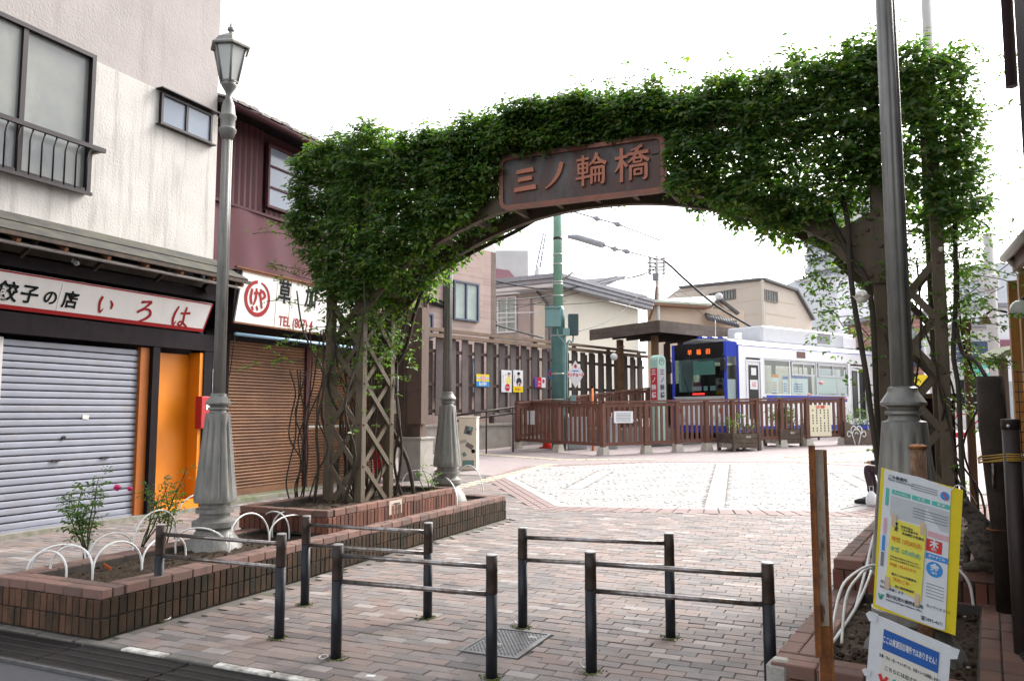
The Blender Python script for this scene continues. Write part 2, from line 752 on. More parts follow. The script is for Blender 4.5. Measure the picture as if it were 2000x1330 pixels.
# ================================================================ material set
m_road = M("asphalt", (0.055, 0.055, 0.06), 0.9, col2=(0.085, 0.085, 0.09), var=0.8, scale=120, bump=0.5, bscale=250)
m_joint = M("paving_joint", (0.125, 0.112, 0.098), 0.95, col2=(0.06, 0.085, 0.028), var=0.9, scale=3.5, lo=0.5, hi=0.68)
PAL = [(1.0, .86, .80), (.92, .82, .78), (.86, .84, .84), (1.06, .92, .86), (.8, .76, .75), (.98, .9, .88), (.74, .74, .76), (1.1, .98, .93), (.9, .74, .68), (.84, .8, .8),
       (1.0, .95, .93), (.68, .66, .67), (1.02, .84, .78), (.95, .93, .94), (.88, .78, .74), (1.05, .93, .88), (.62, .6, .62), (.97, .86, .82), (.91, .9, .91), (1.36, 1.34, 1.32)]
m_paver = M("concrete_paver", (0.228, 0.196, 0.180), 0.68, col2=(0.20, 0.19, 0.184), var=1.0, scale=0.55, rnd=PAL, bump=0.35, bscale=180, stain=(0.085, 0.078, 0.07), stain_amt=0.7, stain_sc=(1.9, 1.9, 1.9), stain_lo=0.5, stain_hi=0.74)
m_plaza = brick_tex_mat("plaza_brick", (0.33, 0.27, 0.26), (0.26, 0.215, 0.21), (0.13, 0.115, 0.11), 1.0, 0.21, 0.105, ms=0.006, stain=(0.2, 0.17, 0.165), stain_amt=0.5)
m_sett = M("granite_sett", (0.41, 0.40, 0.385), 0.75, col2=(0.35, 0.34, 0.33), var=0.8, scale=2.0, rnd=[(1, 1, 1), (.93, .92, .91), (1.04, 1.03, 1.02), (.88, .87, .86)], bump=0.25, bscale=120)
m_settj = M("sett_joint", (0.16, 0.15, 0.14), 0.9, var=0.5, scale=20)
m_band = M("stone_band", (0.39, 0.355, 0.34), 0.75, col2=(0.33, 0.305, 0.29), var=0.8, scale=3, bump=0.2)
m_bandr = M("red_band", (0.27, 0.195, 0.18), 0.7, col2=(0.21, 0.155, 0.145), var=0.8, scale=3, bump=0.2)
m_tact = M("tactile_paint", (0.46, 0.40, 0.28), 0.7, col2=(0.5, 0.45, 0.36), var=0.8, scale=5)
m_yel = M("road_yellow", (0.62, 0.45, 0.10), 0.7, var=0.6)
m_kerb = M("kerb_white", (0.56, 0.54, 0.5), 0.8, col2=(0.20, 0.18, 0.16), var=0.95, scale=9, bump=0.3, lo=.42, hi=.6)
m_kerbg = M("kerb_grey", (0.16, 0.145, 0.13), 0.85, col2=(0.09, 0.085, 0.075), var=0.9, scale=9, bump=0.3)
m_iron = M("cast_iron", (0.07, 0.07, 0.075), 0.5, 0.6, col2=(0.10, 0.085, 0.07), var=0.9, scale=20, bump=0.2, bscale=200)
m_steelplate = M("chequer_steel", (0.19, 0.19, 0.195), 0.45, 0.6, col2=(0.12, 0.11, 0.10), var=0.8, scale=14)
m_dark = M("dark_void", (0.012, 0.011, 0.011), 0.95)
BR = [(1, .82, .7), (.8, .66, .56), (1.1, .86, .72), (.62, .55, .48), (.92, .8, .68), (.74, .62, .54), (1.2, .95, .82), (.5, .46, .42)]
m_brick = M("planter_brick", (0.13, 0.078, 0.052), 0.85, col2=(0.10, 0.07, 0.05), var=0.9, scale=9, rnd=BR, bump=0.5, bscale=120, stain=(0.028, 0.025, 0.018), stain_amt=0.85, stain_sc=(5, 5, 3), stain_lo=0.46, stain_hi=0.68)
m_cap = M("cap_brick", (0.20, 0.13, 0.11), 0.8, col2=(0.17, 0.12, 0.105), var=0.9, scale=7, rnd=[(1, .9, .85), (.82, .76, .74), (1.1, .95, .9), (.9, .84, .8), (.72, .7, .69)], bump=0.4, bscale=120, stain=(0.07, 0.06, 0.05), stain_amt=0.7, stain_sc=(6, 6, 6))
m_cap2 = M("red_cap_brick", (0.20, 0.115, 0.092), 0.8, col2=(0.15, 0.098, 0.082), var=0.9, scale=7, rnd=[(1, .9, .85), (.82, .76, .74), (1.1, .95, .9), (.9, .84, .8), (.72, .7, .69)], bump=0.4, bscale=120, stain=(0.10, 0.08, 0.065), stain_amt=0.6, stain_sc=(6, 6, 6))
m_dkbrick = M("dark_brick", (0.062, 0.040, 0.025), 0.9, col2=(0.03, 0.024, 0.015), var=0.95, scale=6, rnd=BR, bump=0.5, bscale=120, stain=(0.016, 0.016, 0.009), stain_amt=0.85, stain_sc=(4, 4, 3), stain_lo=0.45, stain_hi=0.65)  # much darker bricks for the long planter's pavement-side face
m_brick2 = M("red_planter_brick", (0.175, 0.082, 0.062), 0.85, col2=(0.11, 0.06, 0.048), var=0.9, scale=9, rnd=BR, bump=0.4, bscale=120, stain=(0.05, 0.035, 0.03), stain_amt=0.6, stain_sc=(5, 5, 3))
m_mortar = M("dark_mortar", (0.05, 0.042, 0.035), 0.95, col2=(0.09, 0.08, 0.07), var=0.8, scale=12)
m_soil = M("soil", (0.026, 0.017, 0.011), 0.98, col2=(0.07, 0.048, 0.03), var=1.0, scale=28, bump=1.0, bscale=60)
m_peb = M("pebble_pale", (0.34, 0.31, 0.27), 0.8, col2=(0.2, 0.17, 0.14), var=.9, scale=40)
m_white = M("white_coated_wire", (0.78, 0.78, 0.76), 0.35, col2=(0.6, 0.58, 0.53), var=0.6, scale=10)
m_moss = M("moss", (0.07, 0.105, 0.02), 0.95, col2=(0.10, 0.09, 0.03), var=0.8, scale=40)

# ================================================================ ground
mb = MB()
ys = [-60, 11, 36, 90, 2500]
for i in range(len(ys) - 1):
 a, b = ys[i], ys[i + 1]
 za, zb = gz(a) - 0.06, gz(b) - 0.06
 mb.quad((-1500, a, za), (1500, a, za), (1500, b, zb), (-1500, b, zb))
solo("ground", mb, m_road, kind='structure', base=(0, 0, 0))
mb = MB().quad((-30, -25, -0.022), (30, -25, -0.022), (30, 3.46, -0.022), (-30, 3.46, -0.022))
solo("road", mb, m_road, kind='structure', base=(0, 0, -0.022))
YN = 3.98
mb = MB()
for a, b in ((YN - 0.02, 11), (11, 16.2)):
 mb.quad((-10.3, a, gz(a) - 0.011), (8, a, gz(a) - 0.011), (8, b, gz(b) - 0.011), (-10.3, b, gz(b) - 0.011))
pave = solo("pavement", mb, m_joint, kind='structure', base=(0, 0, 0))
mb = MB().quad((-34, 16.2, gz(16.2) - 0.004), (34, 16.2, gz(16.2) - 0.004), (34, 36, gz(36) - 0.004), (-34, 36, gz(36) - 0.004))
mb.quad((-34, 36, gz(36) - 0.004), (34, 36, gz(36) - 0.004), (34, 70, gz(70) - 0.004), (-34, 70, gz(70) - 0.004))
mb.quad((-34, 11, gz(11) - 0.004), (-10.3, 11, gz(11) - 0.004), (-10.3, 16.2, gz(16.2) - 0.004), (-34, 16.2, gz(16.2) - 0.004))
solo("plaza", mb, m_plaza, kind='structure', base=(0, 0, 0))

# the light octagon of granite setts
OCT = [G(*q) for q in ((985, 933), (1085, 989), (1660, 1000), (1775, 976), (1830, 938), (1720, 914), (1560, 905), (1270, 904), (1045, 913))]


def inside(x, y, poly):
 c = False
 n = len(poly)
 for i in range(n):
  a, b = poly[i], poly[(i + 1) % n]
  if (a.y > y) != (b.y > y) and x < (b.x - a.x) * (y - a.y) / (b.y - a.y) + a.x:
   c = not c
 return c


oc = sum(OCT, V((0, 0, 0))) / len(OCT)


def grow(poly, d):
 out = []
 n = len(poly)
 for i in range(n):
  p0, p1, p2 = poly[i - 1], poly[i], poly[(i + 1) % n]
  e1, e2 = (p1 - p0).normalized(), (p2 - p1).normalized()
  n1, n2 = V((e1.y, -e1.x, 0)), V((e2.y, -e2.x, 0))
  b = (n1 + n2).normalized()
  out.append(p1 + b * (d / max(0.5, b.dot(n1))))
 for q in out:
  q.z = gz(q.y)
 return out


OUT1 = grow(OCT, 0.42)          # red border round the octagon
IN1 = grow(OCT, -0.2)           # pale border slabs
mb = MB()
mb.add([(p.x, p.y, gz(p.y) - 0.002) for p in OCT], [tuple(range(len(OCT)))])
octo = solo("octagon_paving", mb, m_settj, kind='structure', base=(oc.x, oc.y, gz(oc.y)))
mb = MB()
mr = MB()
for i in range(len(OCT)):
 j = (i + 1) % len(OCT)
 for A, B, out_, Lk, zz in ((IN1, OCT, mb, 0.6, 0.004), (OCT, OUT1, mr, 0.21, 0.003)):
  a0, a1, b0, b1 = A[i], A[j], B[i], B[j]
  L = (a1 - a0).length
  k = max(1, int(L / Lk))
  rows = 1 if out_ is mb else 3
  for r in range(rows):
   for s in range(k):
    g = 0.012 / L
    t0, t1 = s / k + g, (s + 1) / k - g
    q0, q1 = r / rows + 0.02, (r + 1) / rows - 0.02
    c = []
    for t, q in ((t0, q0), (t1, q0), (t1, q1), (t0, q1)):
     p = a0.lerp(a1, t).lerp(b0.lerp(b1, t), q)
     c.append((p.x, p.y, gz(p.y) + zz))
    lo = [(x, y, z - 0.01) for x, y, z in c]
    out_.add(c + lo, [(0, 1, 2, 3), (0, 4, 5, 1), (1, 5, 6, 2), (2, 6, 7, 3), (3, 7, 4, 0)])
part("border_slabs", mb, m_band, octo, kind='stuff')
part("red_border", mr, m_bandr, octo, kind='stuff')
# two bands of slabs crossing the octagon, then fish-scale fans of setts between them
BANDS = [(G(1395, 992), G(1412, 905)), (G(1120, 955), G(1180, 922)), (G(1640, 925), G(1700, 955))]


def in_band(x, y):
 p = V((x, y, 0))
 for a, b in BANDS:
  a2, b2 = V((a.x, a.y, 0)), V((b.x, b.y, 0))
  d = (b2 - a2)
  L = d.length
  d.normalize()
  t = (p - a2).dot(d)
  if -0.05 < t < L + 0.05 and abs((p - a2).cross(d).z) < 0.19:
   return True
 return False


mb = MB()
for a, b in BANDS:
 a2, b2 = V((a.x, a.y, 0)), V((b.x, b.y, 0))
 L = (b2 - a2).length
 d = (b2 - a2).normalized()
 s = V((d.y, -d.x, 0))
 k = int(L / 0.5)
 for i in range(k):
  c = []
  for t, q in (((i + .02) / k, -.15), ((i + .98) / k, -.15), ((i + .98) / k, .15), ((i + .02) / k, .15)):
   p = a2 + d * (t * L) + s * q
   c.append((p.x, p.y, gz(p.y) + 0.005))
  lo = [(x, y, z - 0.01) for x, y, z in c]
  mb.add(c + lo, [(0, 1, 2, 3)[::-1], (0, 4, 5, 1), (1, 5, 6, 2), (2, 6, 7, 3), (3, 7, 4, 0)])
part("band_slabs", mb, m_band, octo, kind='stuff')
mb = MB()
R_ = 0.72
ROT = math.radians(8)
cr_, sr_ = math.cos(ROT), math.sin(ROT)
for j in range(-9, 10):
 for i in range(-8, 9):
  fx = (i + (0.5 if j % 2 else 0)) * 2 * R_
  fy = j * R_
  for k in range(6):
   r0, r1 = 0.06 + k * 0.11, 0.06 + (k + 1) * 0.11 - 0.018
   n = max(5, int(2 * math.pi * (r0 + r1) / 2 / 0.115))
   for q in range(n):
    a0, a1 = 2 * math.pi * q / n, 2 * math.pi * (q + 1) / n
    ga = 0.006 / r1
    mx_, my_ = fx + (r0 + r1) / 2 * math.cos((a0 + a1) / 2), fy + (r0 + r1) / 2 * math.sin((a0 + a1) / 2)
    hid = False
    for ddx in (-R_, R_):
     if math.hypot(mx_ - fx - ddx, my_ - fy + R_) < R_ - 0.02:
      hid = True
    if math.hypot(mx_ - fx, my_ - fy + 2 * R_) < R_ - 0.02:
     hid = True
    if hid:
     continue
    wx, wy = oc.x + mx_ * cr_ - my_ * sr_, oc.y + mx_ * sr_ + my_ * cr_
    if not inside(wx, wy, IN1) or in_band(wx, wy):
     continue
    c = []
    for r, a in ((r0, a0 + ga), (r1, a0 + ga), (r1, a1 - ga), (r0, a1 - ga)):
     x, y = fx + r * math.cos(a), fy + r * math.sin(a)
     X, Y = oc.x + x * cr_ - y * sr_, oc.y + x * sr_ + y * cr_
     c.append((X, Y, gz(Y) + 0.005))
    lo = [(x, y, z - 0.008) for x, y, z in c]
    mb.add(c + lo, [(0, 1, 2, 3), (0, 4, 5, 1), (1, 5, 6, 2), (2, 6, 7, 3), (3, 7, 4, 0)])
part("granite_setts", mb, m_sett, octo, kind='stuff')

# pavers: the nearest 300 are pieces of their own, the rest are real but joined
LB = (-6.2, -4.95, 3.97, 10.9)                          # footprint of the left planter
UO = V((-0.49, 4.28, 0))                                 # right planter frame
UA = math.radians(-7.0)
UU, UW = V((math.cos(UA), math.sin(UA), 0)), V((-math.sin(UA), math.cos(UA), 0))
DR = (-2.55, -2.12, 4.80, 5.42)                         # chequer plate cover
cells = []
row = 0
y = YN
while y < 15.9:
 off = (0.105 if row % 2 else 0.0) + 0.02 * math.sin(row * 1.7)
 x = -10.2 + off
 while x < 3.2:
  cx_, cy_ = x + 0.1025, y + 0.0515
  x += 0.205
  if LB[0] - .1 < cx_ < LB[1] + .1 and LB[2] - 0.04 < cy_ < LB[3] + 0.03:
   continue
  rp = V((cx_, cy_, 0)) - UO
  if -0.08 < rp.dot(UU) < 1.16 and -0.03 < rp.dot(UW) < 6.5:
   continue
  if rp.dot(UU) > 1.0 and cy_ < 11:
   continue
  hw = 0.1
  if DR[2] - .045 < cy_ < DR[3] + .045:
   a, b = cx_ - .1, cx_ + .1
   if a < DR[0] < b:
    b = DR[0] - .006
   elif a < DR[1] < b:
    a = DR[1] + .006
   elif a >= DR[0] and b <= DR[1]:
    continue
   hw = (b - a) / 2
   cx_ = (a + b) / 2
   if hw < .015:
    continue
  if inside(cx_, cy_, OUT1):
   continue
  sx, sy, sc_ = proj((cx_, cy_, gz(cy_)))
  if sx < -320 or sx > 2250 or sy > 1560:
   continue
  cells.append((sc_ if (-20 < sx < 2020 and sy < 1345) else sc_ + 50, cx_, cy_, hw))
 y += 0.103
 row += 1
cells.sort()
pm = [MB().bbox((0, 0, -0.015 + dz), (0.2, 0.098, 0.03), 0.004, uz=V((tx, ty, 1)).normalized(), ux=V((1, 0, -tx)).normalized()).mesh("paver", m_paver)
      for dz, tx, ty in ((0, 0, 0), (0.002, .008, 0), (-0.002, -.006, .01), (0.001, .004, -.014), (-0.003, .004, 0.006), (0.003, -0.01, -0.006))]
rest = MB()
for i, (dd, cx_, cy_, hw) in enumerate(cells):
 if i < 300:
  o = bpy.data.objects.new("paver", pm[random.randrange(6)])
  COL.objects.link(o)
  o.parent = pave
  o.location = (cx_, cy_, gz(cy_))
  o.rotation_euler = (0, 0, random.uniform(-.01, .01))
  o.scale = (hw / .1, 1, 1)
 else:
  z = gz(cy_) + random.uniform(-.002, .002)
  t = SLOPE if cy_ > 11 else 0
  hx, hy = hw - .0005, 0.0485
  jx, jy = random.uniform(-.003, .003), random.uniform(-.002, .002)
  c = [(cx_ + a * hx + jx, cy_ + b * hy + jy, z + t * b * hy + random.uniform(-.001, .001)) for a, b in ((-1, -1), (1, -1), (1, 1), (-1, 1))]
  lo = [(p[0], p[1], p[2] - .02) for p in c]
  rest.add(c + lo, [(0, 1, 2, 3), (0, 4, 5, 1), (1, 5, 6, 2), (2, 6, 7, 3), (3, 7, 4, 0)])
part("paver_field", rest, m_paver, pave, kind='stuff')

# kerb line, drain grating, pale guide strips
kb = solo("kerb", MB().box((-2.5, YN - 0.055, -0.03), (16, 0.05, 0.05)), m_mortar, kind='structure')
ks = None
x = -9.5
while x < 0.6:
 L = random.uniform(0.32, 0.5)
 o = part("kerb_stone", MB().bbox((x + L / 2, YN - 0.055 + random.uniform(-.006, .006), -0.012), (L - 0.02, 0.07, 0.04), 0.006), m_kerb if x > -4.75 and random.random() < .8 else m_kerbg, kb)
 x += L
dg = thing("drain_grating", "long dark steel drain grating set between the asphalt and the brick pavement", "drain", (-4, 3.68, -0.02))
gx = -10.0
k = 0
while gx < 1.2:
 mbp = MB()
 for i in range(5):
  yy = 3.49 + i * 0.1
  mbp.box((gx + 0.49, yy, -0.019), (0.97, 0.006 if 0 < i < 4 else 0.012, 0.03))
 n = 54
 for i in range(n):
  mbp.box((gx + 0.015 + i * 0.95 / (n - 1), 3.69, -0.021), (0.005, 0.4, 0.024))
 part("grating_panel", mbp, m_iron, dg)
 gx += 1.0
part("gutter", MB().box((-4, 3.69, -0.075), (12.4, 0.46, 0.03)), m_dark, dg)
part("edge_angle", MB().box((-4, 3.462, -0.012), (12.4, 0.025, 0.02)), m_steelplate, dg)


def strip(name, pts, w, mat):
 mb = MB()
 for (a, b) in zip(pts[:-1], pts[1:]):
  A, B = G(*a), G(*b)
  d = (B - A)
  d.z = 0
  L = d.length
  d.normalize()
  s = V((d.y, -d.x, 0)) * w / 2
  k = max(1, int(L / 0.3))
  for i in range(k):
   c = []
   for t, q in ((i / k + .01, -1), ((i + 1) / k - .01, -1), ((i + 1) / k - .01, 1), (i / k + .01, 1)):
    p = A + d * (L * t) + s * q
    c.append((p.x, p.y, gz(p.y) + 0.006))
   lo = [(x, y, z - 0.01) for x, y, z in c]
   mb.add(c + lo, [(0, 1, 2, 3)[::-1], (0, 4, 5, 1), (1, 5, 6, 2), (2, 6, 7, 3), (3, 7, 4, 0)])
 return solo(name, mb, mat, kind='structure')


strip("tactile_path", [(880, 955), (1080, 906)], 0.32, m_tact)
strip("tactile_path", [(930, 886), (1100, 898), (1280, 897)], 0.32, m_tact)
strip("tactile_path", [(1540, 893), (1720, 876)], 0.34, m_tact)
strip("tactile_path", [(1560, 902), (1800, 899)], 0.30, m_tact)
strip("yellow_road_line", [(950, 872), (1004, 864)], 0.35, m_yel)

# chequer plate cover in the paving
dc = thing("drain_cover", "square chequered steel drain cover let into the brick paving", "drain cover", ((DR[0] + DR[1]) / 2, (DR[2] + DR[3]) / 2, 0))
part("frame", MB().box(((DR[0] + DR[1]) / 2, DR[2] + 0.012, -0.003), (DR[1] - DR[0], 0.024, 0.02)).box(((DR[0] + DR[1]) / 2, DR[3] - 0.012, -0.003), (DR[1] - DR[0], 0.024, 0.02))
     .box((DR[0] + .012, (DR[2] + DR[3]) / 2, -0.003), (0.024, DR[3] - DR[2] - .048, 0.02)).box((DR[1] - .012, (DR[2] + DR[3]) / 2, -0.003), (0.024, DR[3] - DR[2] - .048, 0.02)), m_steelplate, dc)
mb = MB().box(((DR[0] + DR[1]) / 2, (DR[2] + DR[3]) / 2, -0.006), (DR[1] - DR[0] - .05, DR[3] - DR[2] - .05, 0.014))
yy = DR[2] + 0.045
r = 0
while yy < DR[3] - 0.04:
 xx = DR[0] + 0.045 + (0.014 if r % 2 else 0)
 while xx < DR[1] - 0.04:
  a = math.pi / 4 if (r % 2) else -math.pi / 4
  mb.box((xx, yy, 0.0025), (0.020, 0.007, 0.004), ux=(math.cos(a), math.sin(a), 0), top=0.6)
  xx += 0.028
 yy += 0.022
 r += 1
part("chequer_plate", mb, m_steelplate, dc)
mb = MB()
for px_, py_ in ((970, 1260), (1040, 1247)):
 p = P(px_, py_, 'z', 0.004)
 mb.tube([p + V((-.03, 0, 0)), p + V((-.03, 0, .012)), p + V((.03, 0, .012)), p + V((.03, 0, 0))], 0.004, 6)
part("lifting_handle", mb, m_white, dc)


# ================================================================ brick planters
def planter(name, label, O, ang, L, W, zb, zt, soil_z, courses, mat, cat="planter", faces=(0, 1, 2, 3), caprows=2, capw=0.1, group=None):
 """rim of bricks round a bed of soil; O near-left corner, L length along local y, W width along local x"""
 u, w = V((math.cos(ang), math.sin(ang), 0)), V((-math.sin(ang), math.cos(ang), 0))
 t = thing(name, label, cat, (O[0], O[1], zb), group)
 base = V((O[0], O[1], 0))
 rim = caprows * capw
 ch = 0.07
 core = MB()
 ins = 0.012

 def lw(a, b, z):
  return base + u * a + w * b + V((0, 0, z))
 for (a0, a1, b0, b1) in ((ins, W - ins, ins, rim), (ins, W - ins, L - rim, L - ins), (ins, rim, rim, L - rim), (W - rim, W - ins, rim, L - rim)):
  core.box(lw((a0 + a1) / 2, (b0 + b1) / 2, (zb - 0.02 + zt - 0.012) / 2), (a1 - a0, b1 - b0, zt - zb + 0.008), u, w)
 part("core", core, m_mortar, t)
 # soil with an uneven top
 nx, ny = max(6, int(W / 0.035)), max(8, int(L / 0.035))
 vs, fs = [], []
 for j in range(ny + 1):
  for i in range(nx + 1):
   a, b = rim - 0.01 + (W - 2 * rim + .02) * i / nx, rim - 0.01 + (L - 2 * rim + .02) * j / ny
   vs.append(lw(a, b, soil_z + random.uniform(-.016, .02) + 0.012 * math.sin(a * 9) * math.cos(b * 5)))
 for j in range(ny):
  for i in range(nx):
   q = j * (nx + 1) + i
   fs.append((q, q + 1, q + nx + 2, q + nx + 1))
 part("soil", MB().add(vs, fs, True), m_soil, t)
 for nm, mt, cnt, r0 in (("soil_clods", m_soil, 330, .017), ("pebbles", m_peb, 26, .010)):
  cl = MB()
  for _ in range(cnt):
   r = r0 * random.uniform(.4, 1.2)
   cl.ball(lw(random.uniform(rim + .02, W - rim - .02), random.uniform(rim + .02, L - rim - .02), soil_z + .006), r, 6, 4, (random.uniform(.8, 1.5), random.uniform(.8, 1.3), random.uniform(.6, 1)))
  part(nm, cl, mt, t, kind='stuff')
 fh = (zt - ch - zb) / courses
 protos = [MB().bbox((0, 0, 0), (0.062, 0.03, fh - 0.010), 0.003).mesh("brick", q) for q in (mat, m_dkbrick if mat is m_brick else mat)]
 cp = MB().bbox((0, 0, 0), (0.198, capw - 0.006, ch), 0.006).mesh("cap_brick", m_cap if mat is m_brick else m_cap2)
 n_b = 0
 sides = [(lambda s: (s, 0), W, 0), (lambda s: (W, s), L, 1), (lambda s: (s, L), W, 2), (lambda s: (0, s), L, 3)]
 over = MB()
 for fi, (fn, ln, k) in enumerate(sides):
  # cap bricks on the rim
  if k in (0, 2):
   segs = [(0.0, W)]
  else:
   segs = [(rim, L - rim)]
  for r in range(caprows):
   q = (r + 0.5) * capw
   for s0, s1 in segs:
    n = max(1, round((s1 - s0) / 0.205))
    st = (s1 - s0) / n
    for i in range(n):
     s = s0 + (i + 0.5) * st
     if k == 0:
      a, b = s, q - 0.008
     elif k == 2:
      a, b = s, L - q + 0.008
     elif k == 1:
      a, b = W - q + 0.008, s
     else:
      a, b = q - 0.008, s
     o = again_me("cap_brick", cp, lw(a, b, zt - ch / 2 + random.uniform(-.003, .003)), t, ang + (math.pi / 2 if k in (1, 3) else 0) + random.uniform(-.012, .012))
     o.scale = (st / 0.203, 1, 1)
  if k not in faces:
   continue
  n = int(ln / 0.0695)
  st = ln / n
  for c in range(courses):
   z = zb + fh * (c + 0.5) + 0.002
   for i in range(n):
    a, b = fn((i + 0.5) * st)
    d = 0.004 + random.uniform(-.003, .003)
    if k == 0:
     b += 0.01 - d
    elif k == 2:
     b -= 0.01 - d
    elif k == 1:
     a -= 0.01 - d
    else:
     a += 0.01 - d
    p = lw(a, b, z + random.uniform(-.002, .002))
    if n_b < 290:
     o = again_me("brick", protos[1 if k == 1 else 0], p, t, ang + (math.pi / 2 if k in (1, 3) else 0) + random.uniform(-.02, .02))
     o.scale = (st / 0.0695 * random.uniform(0.93, 1.03), 1, 1)
     n_b += 1
    else:
     over.box(p, (0.061, 0.028, fh - 0.011), u if k in (0, 2) else w, w if k in (0, 2) else -u)
 if over.v:
  part("brickwork", over, m_dkbrick if mat is m_brick else mat, t, kind='stuff')
 return t


def again_me(name, me, loc, parent, rz):
 c = bpy.data.objects.new(name, me)
 COL.objects.link(c)
 c.parent = parent
 c.location = V(loc) - WL[parent.name]
 c.rotation_euler = (0, 0, rz)
 return c


planter("brick_planter", "long low mossy brown brick planter running beside the closed shops under the first lamp", (-6.18, 4.0), 0.0, 6.85, 1.2, 0.0, 0.34, 0.275, 2, m_brick, faces=(0, 1, 2))
planter("brick_planter", "raised red brick planter holding the left leg of the arch", (-6.3, 6.74), 0.0, 2.8, 1.18, 0.33, 0.57, 0.50, 1, m_brick2, faces=(0, 1, 2, 3), caprows=1, capw=0.11)
planter("brick_planter", "low red brick planter in the front right corner behind the collection notice board", (UO.x, UO.y), UA, 2.1, 1.1, 0.0, 0.34, 0.275, 2, m_brick2, faces=(0, 1, 3))
ub = UO + UW * 1.93
planter("brick_planter", "raised red brick planter at the right with the tabby cat on its corner", (ub.x, ub.y), UA, 4.4, 1.02, 0.0, 0.545, 0.47, 3, m_brick2, faces=(0, 3), caprows=2)
# chipped cement patch on the near corner of the right planter
p0 = UO + V((0.035, 0.03, 0.30))
mb = MB().bbox(p0 + V((0.01, 0.01, -.03)), (0.13, 0.12, 0.16), 0.035, UU, UW)
solo("cement_patch", mb, M("cement", (0.36, 0.34, 0.31), 0.9, col2=(0.26, 0.25, 0.23), var=0.9, scale=20, bump=0.8, bscale=60), "rounded grey cement repair on the chipped near corner of the right front planter", "cement patch")

# small brass plate on the left raised planter
pc = V((-5.115, 8.02, 0.475))
pl_ = thing("plaque", "small pale metal plaque on the face of the raised red brick planter", "plaque", tuple(pc))
part("plate", MB().box(pc, (0.006, 0.27, 0.16)), M("plaque_metal", (0.5, 0.44, 0.36), 0.45, 0.3, var=0.4, scale=12), pl_)
part("lettering", text_mesh([("三ノ輪橋商店街", 0, 0.035, 0.026, 'CENTER', .01), ("バラの花を大切に", 0, -0.03, 0.022, 'CENTER', .01)], "lettering", None, pc + V((0.0035, 0, 0)), (0, 1, 0), (0, 0, 1), 0.002), plain("plaque_ink", (0.12, 0.09, 0.07)), pl_)

# ---------------------------------------------------------------- white hoops edging the beds
HOOPS = [((52, 1117), (166, 1101), (125, 1065), .29), ((61, 1117), (129, 1129), (100, 1076), .29), ((96, 1122), (180, 1131), (142, 1066), .29), ((180, 1132), (277, 1112), (233, 1058), .29),
         ((172, 1096), (259, 1083), (227, 1042), .29), ((259, 1085), (345, 1052), (311, 997), .29), ((341, 1042), (432, 1024), (387, 965), .29), ((277, 1110), (363, 1083), (321, 1047), .29),
         ((343, 1078), (446, 1076), (385, 1031), .29), ((448, 1076), (526, 1057), (478, 1002), .29), ((415, 1034), (508, 1039), (468, 988), .29), ((507, 1040), (565, 1050), (535, 999), .29),
         ((532, 1047), (600, 1041), (562, 998), .29), ((526, 1057), (612, 1042), (566, 1006), .29),
         ((893, 965), (944, 969), (909, 909), .30), ((785, 948), (850, 956), (822, 918), .5), ((847, 958), (893, 985), (864, 932), .40)]
HL = ["white wire hoop at the very front left end of the long planter, outermost", "small white wire hoop at the front of the long planter, crossing its neighbour", "white wire hoop at the planter's front right corner, left of the leafy rose",
      "white wire hoop before the leafy rose along the planter's pavement side", "white wire hoop behind the leafy rose bush on the shop side", "white wire hoop left of the thin rose, standing before the orange door post",
      "tall white wire hoop half hidden by the lamp's base, before the orange door", "white wire hoop behind the first barrier post, over the orange tag", "low leaning white wire hoop in front of the lamp's flared foot",
      "tall white wire hoop just right of the first lamp's foot", "white wire hoop behind the first lamp on the shop side", "small white wire hoop touching the corner of the raised red planter",
      "white wire hoop against the raised planter, rearmost of the crossing pair", "white wire hoop against the raised planter, front one of the crossing pair",
      "tall white wire hoop beside the stickered cabinet at the far end of the planter", "white wire hoop behind the raised planter left of the second lamp", "white wire hoop leaning in front of the second lamp's foot"]
for (a, b, c, z), lb in zip(HOOPS, HL):
 A, B = P(*a, 'z', z), P(*b, 'z', z)
 m_ = (A + B) / 2
 d_ = (B - A)
 # height of the crown from the photo, read at the hoop's own distance
 dep = (m_ - V((0, 0, CAM_H))).dot(_fw)
 top = D(c[0], c[1], dep)
 h = top.z - z
 sk_ = (top - m_)
 sk_.z = 0
 sk_ = d_.normalized() * max(-0.12, min(0.12, sk_.dot(d_.normalized())))
 pts = [A + V((0, 0, -0.06))]
 for i in range(17):
  w = math.pi * i / 16
  pts.append(m_ - d_ / 2 * math.cos(w) + sk_ * math.sin(w) + V((0, 0, h * math.sin(w) ** 0.75 if 0 < i < 16 else 0)))
 pts.append(B + V((0, 0, -0.06)))
 solo("wire_hoop", MB().tube(pts, 0.0085, 7), m_white, lb, "hoop", "white wire hoops edging the flower beds", base=tuple(m_))
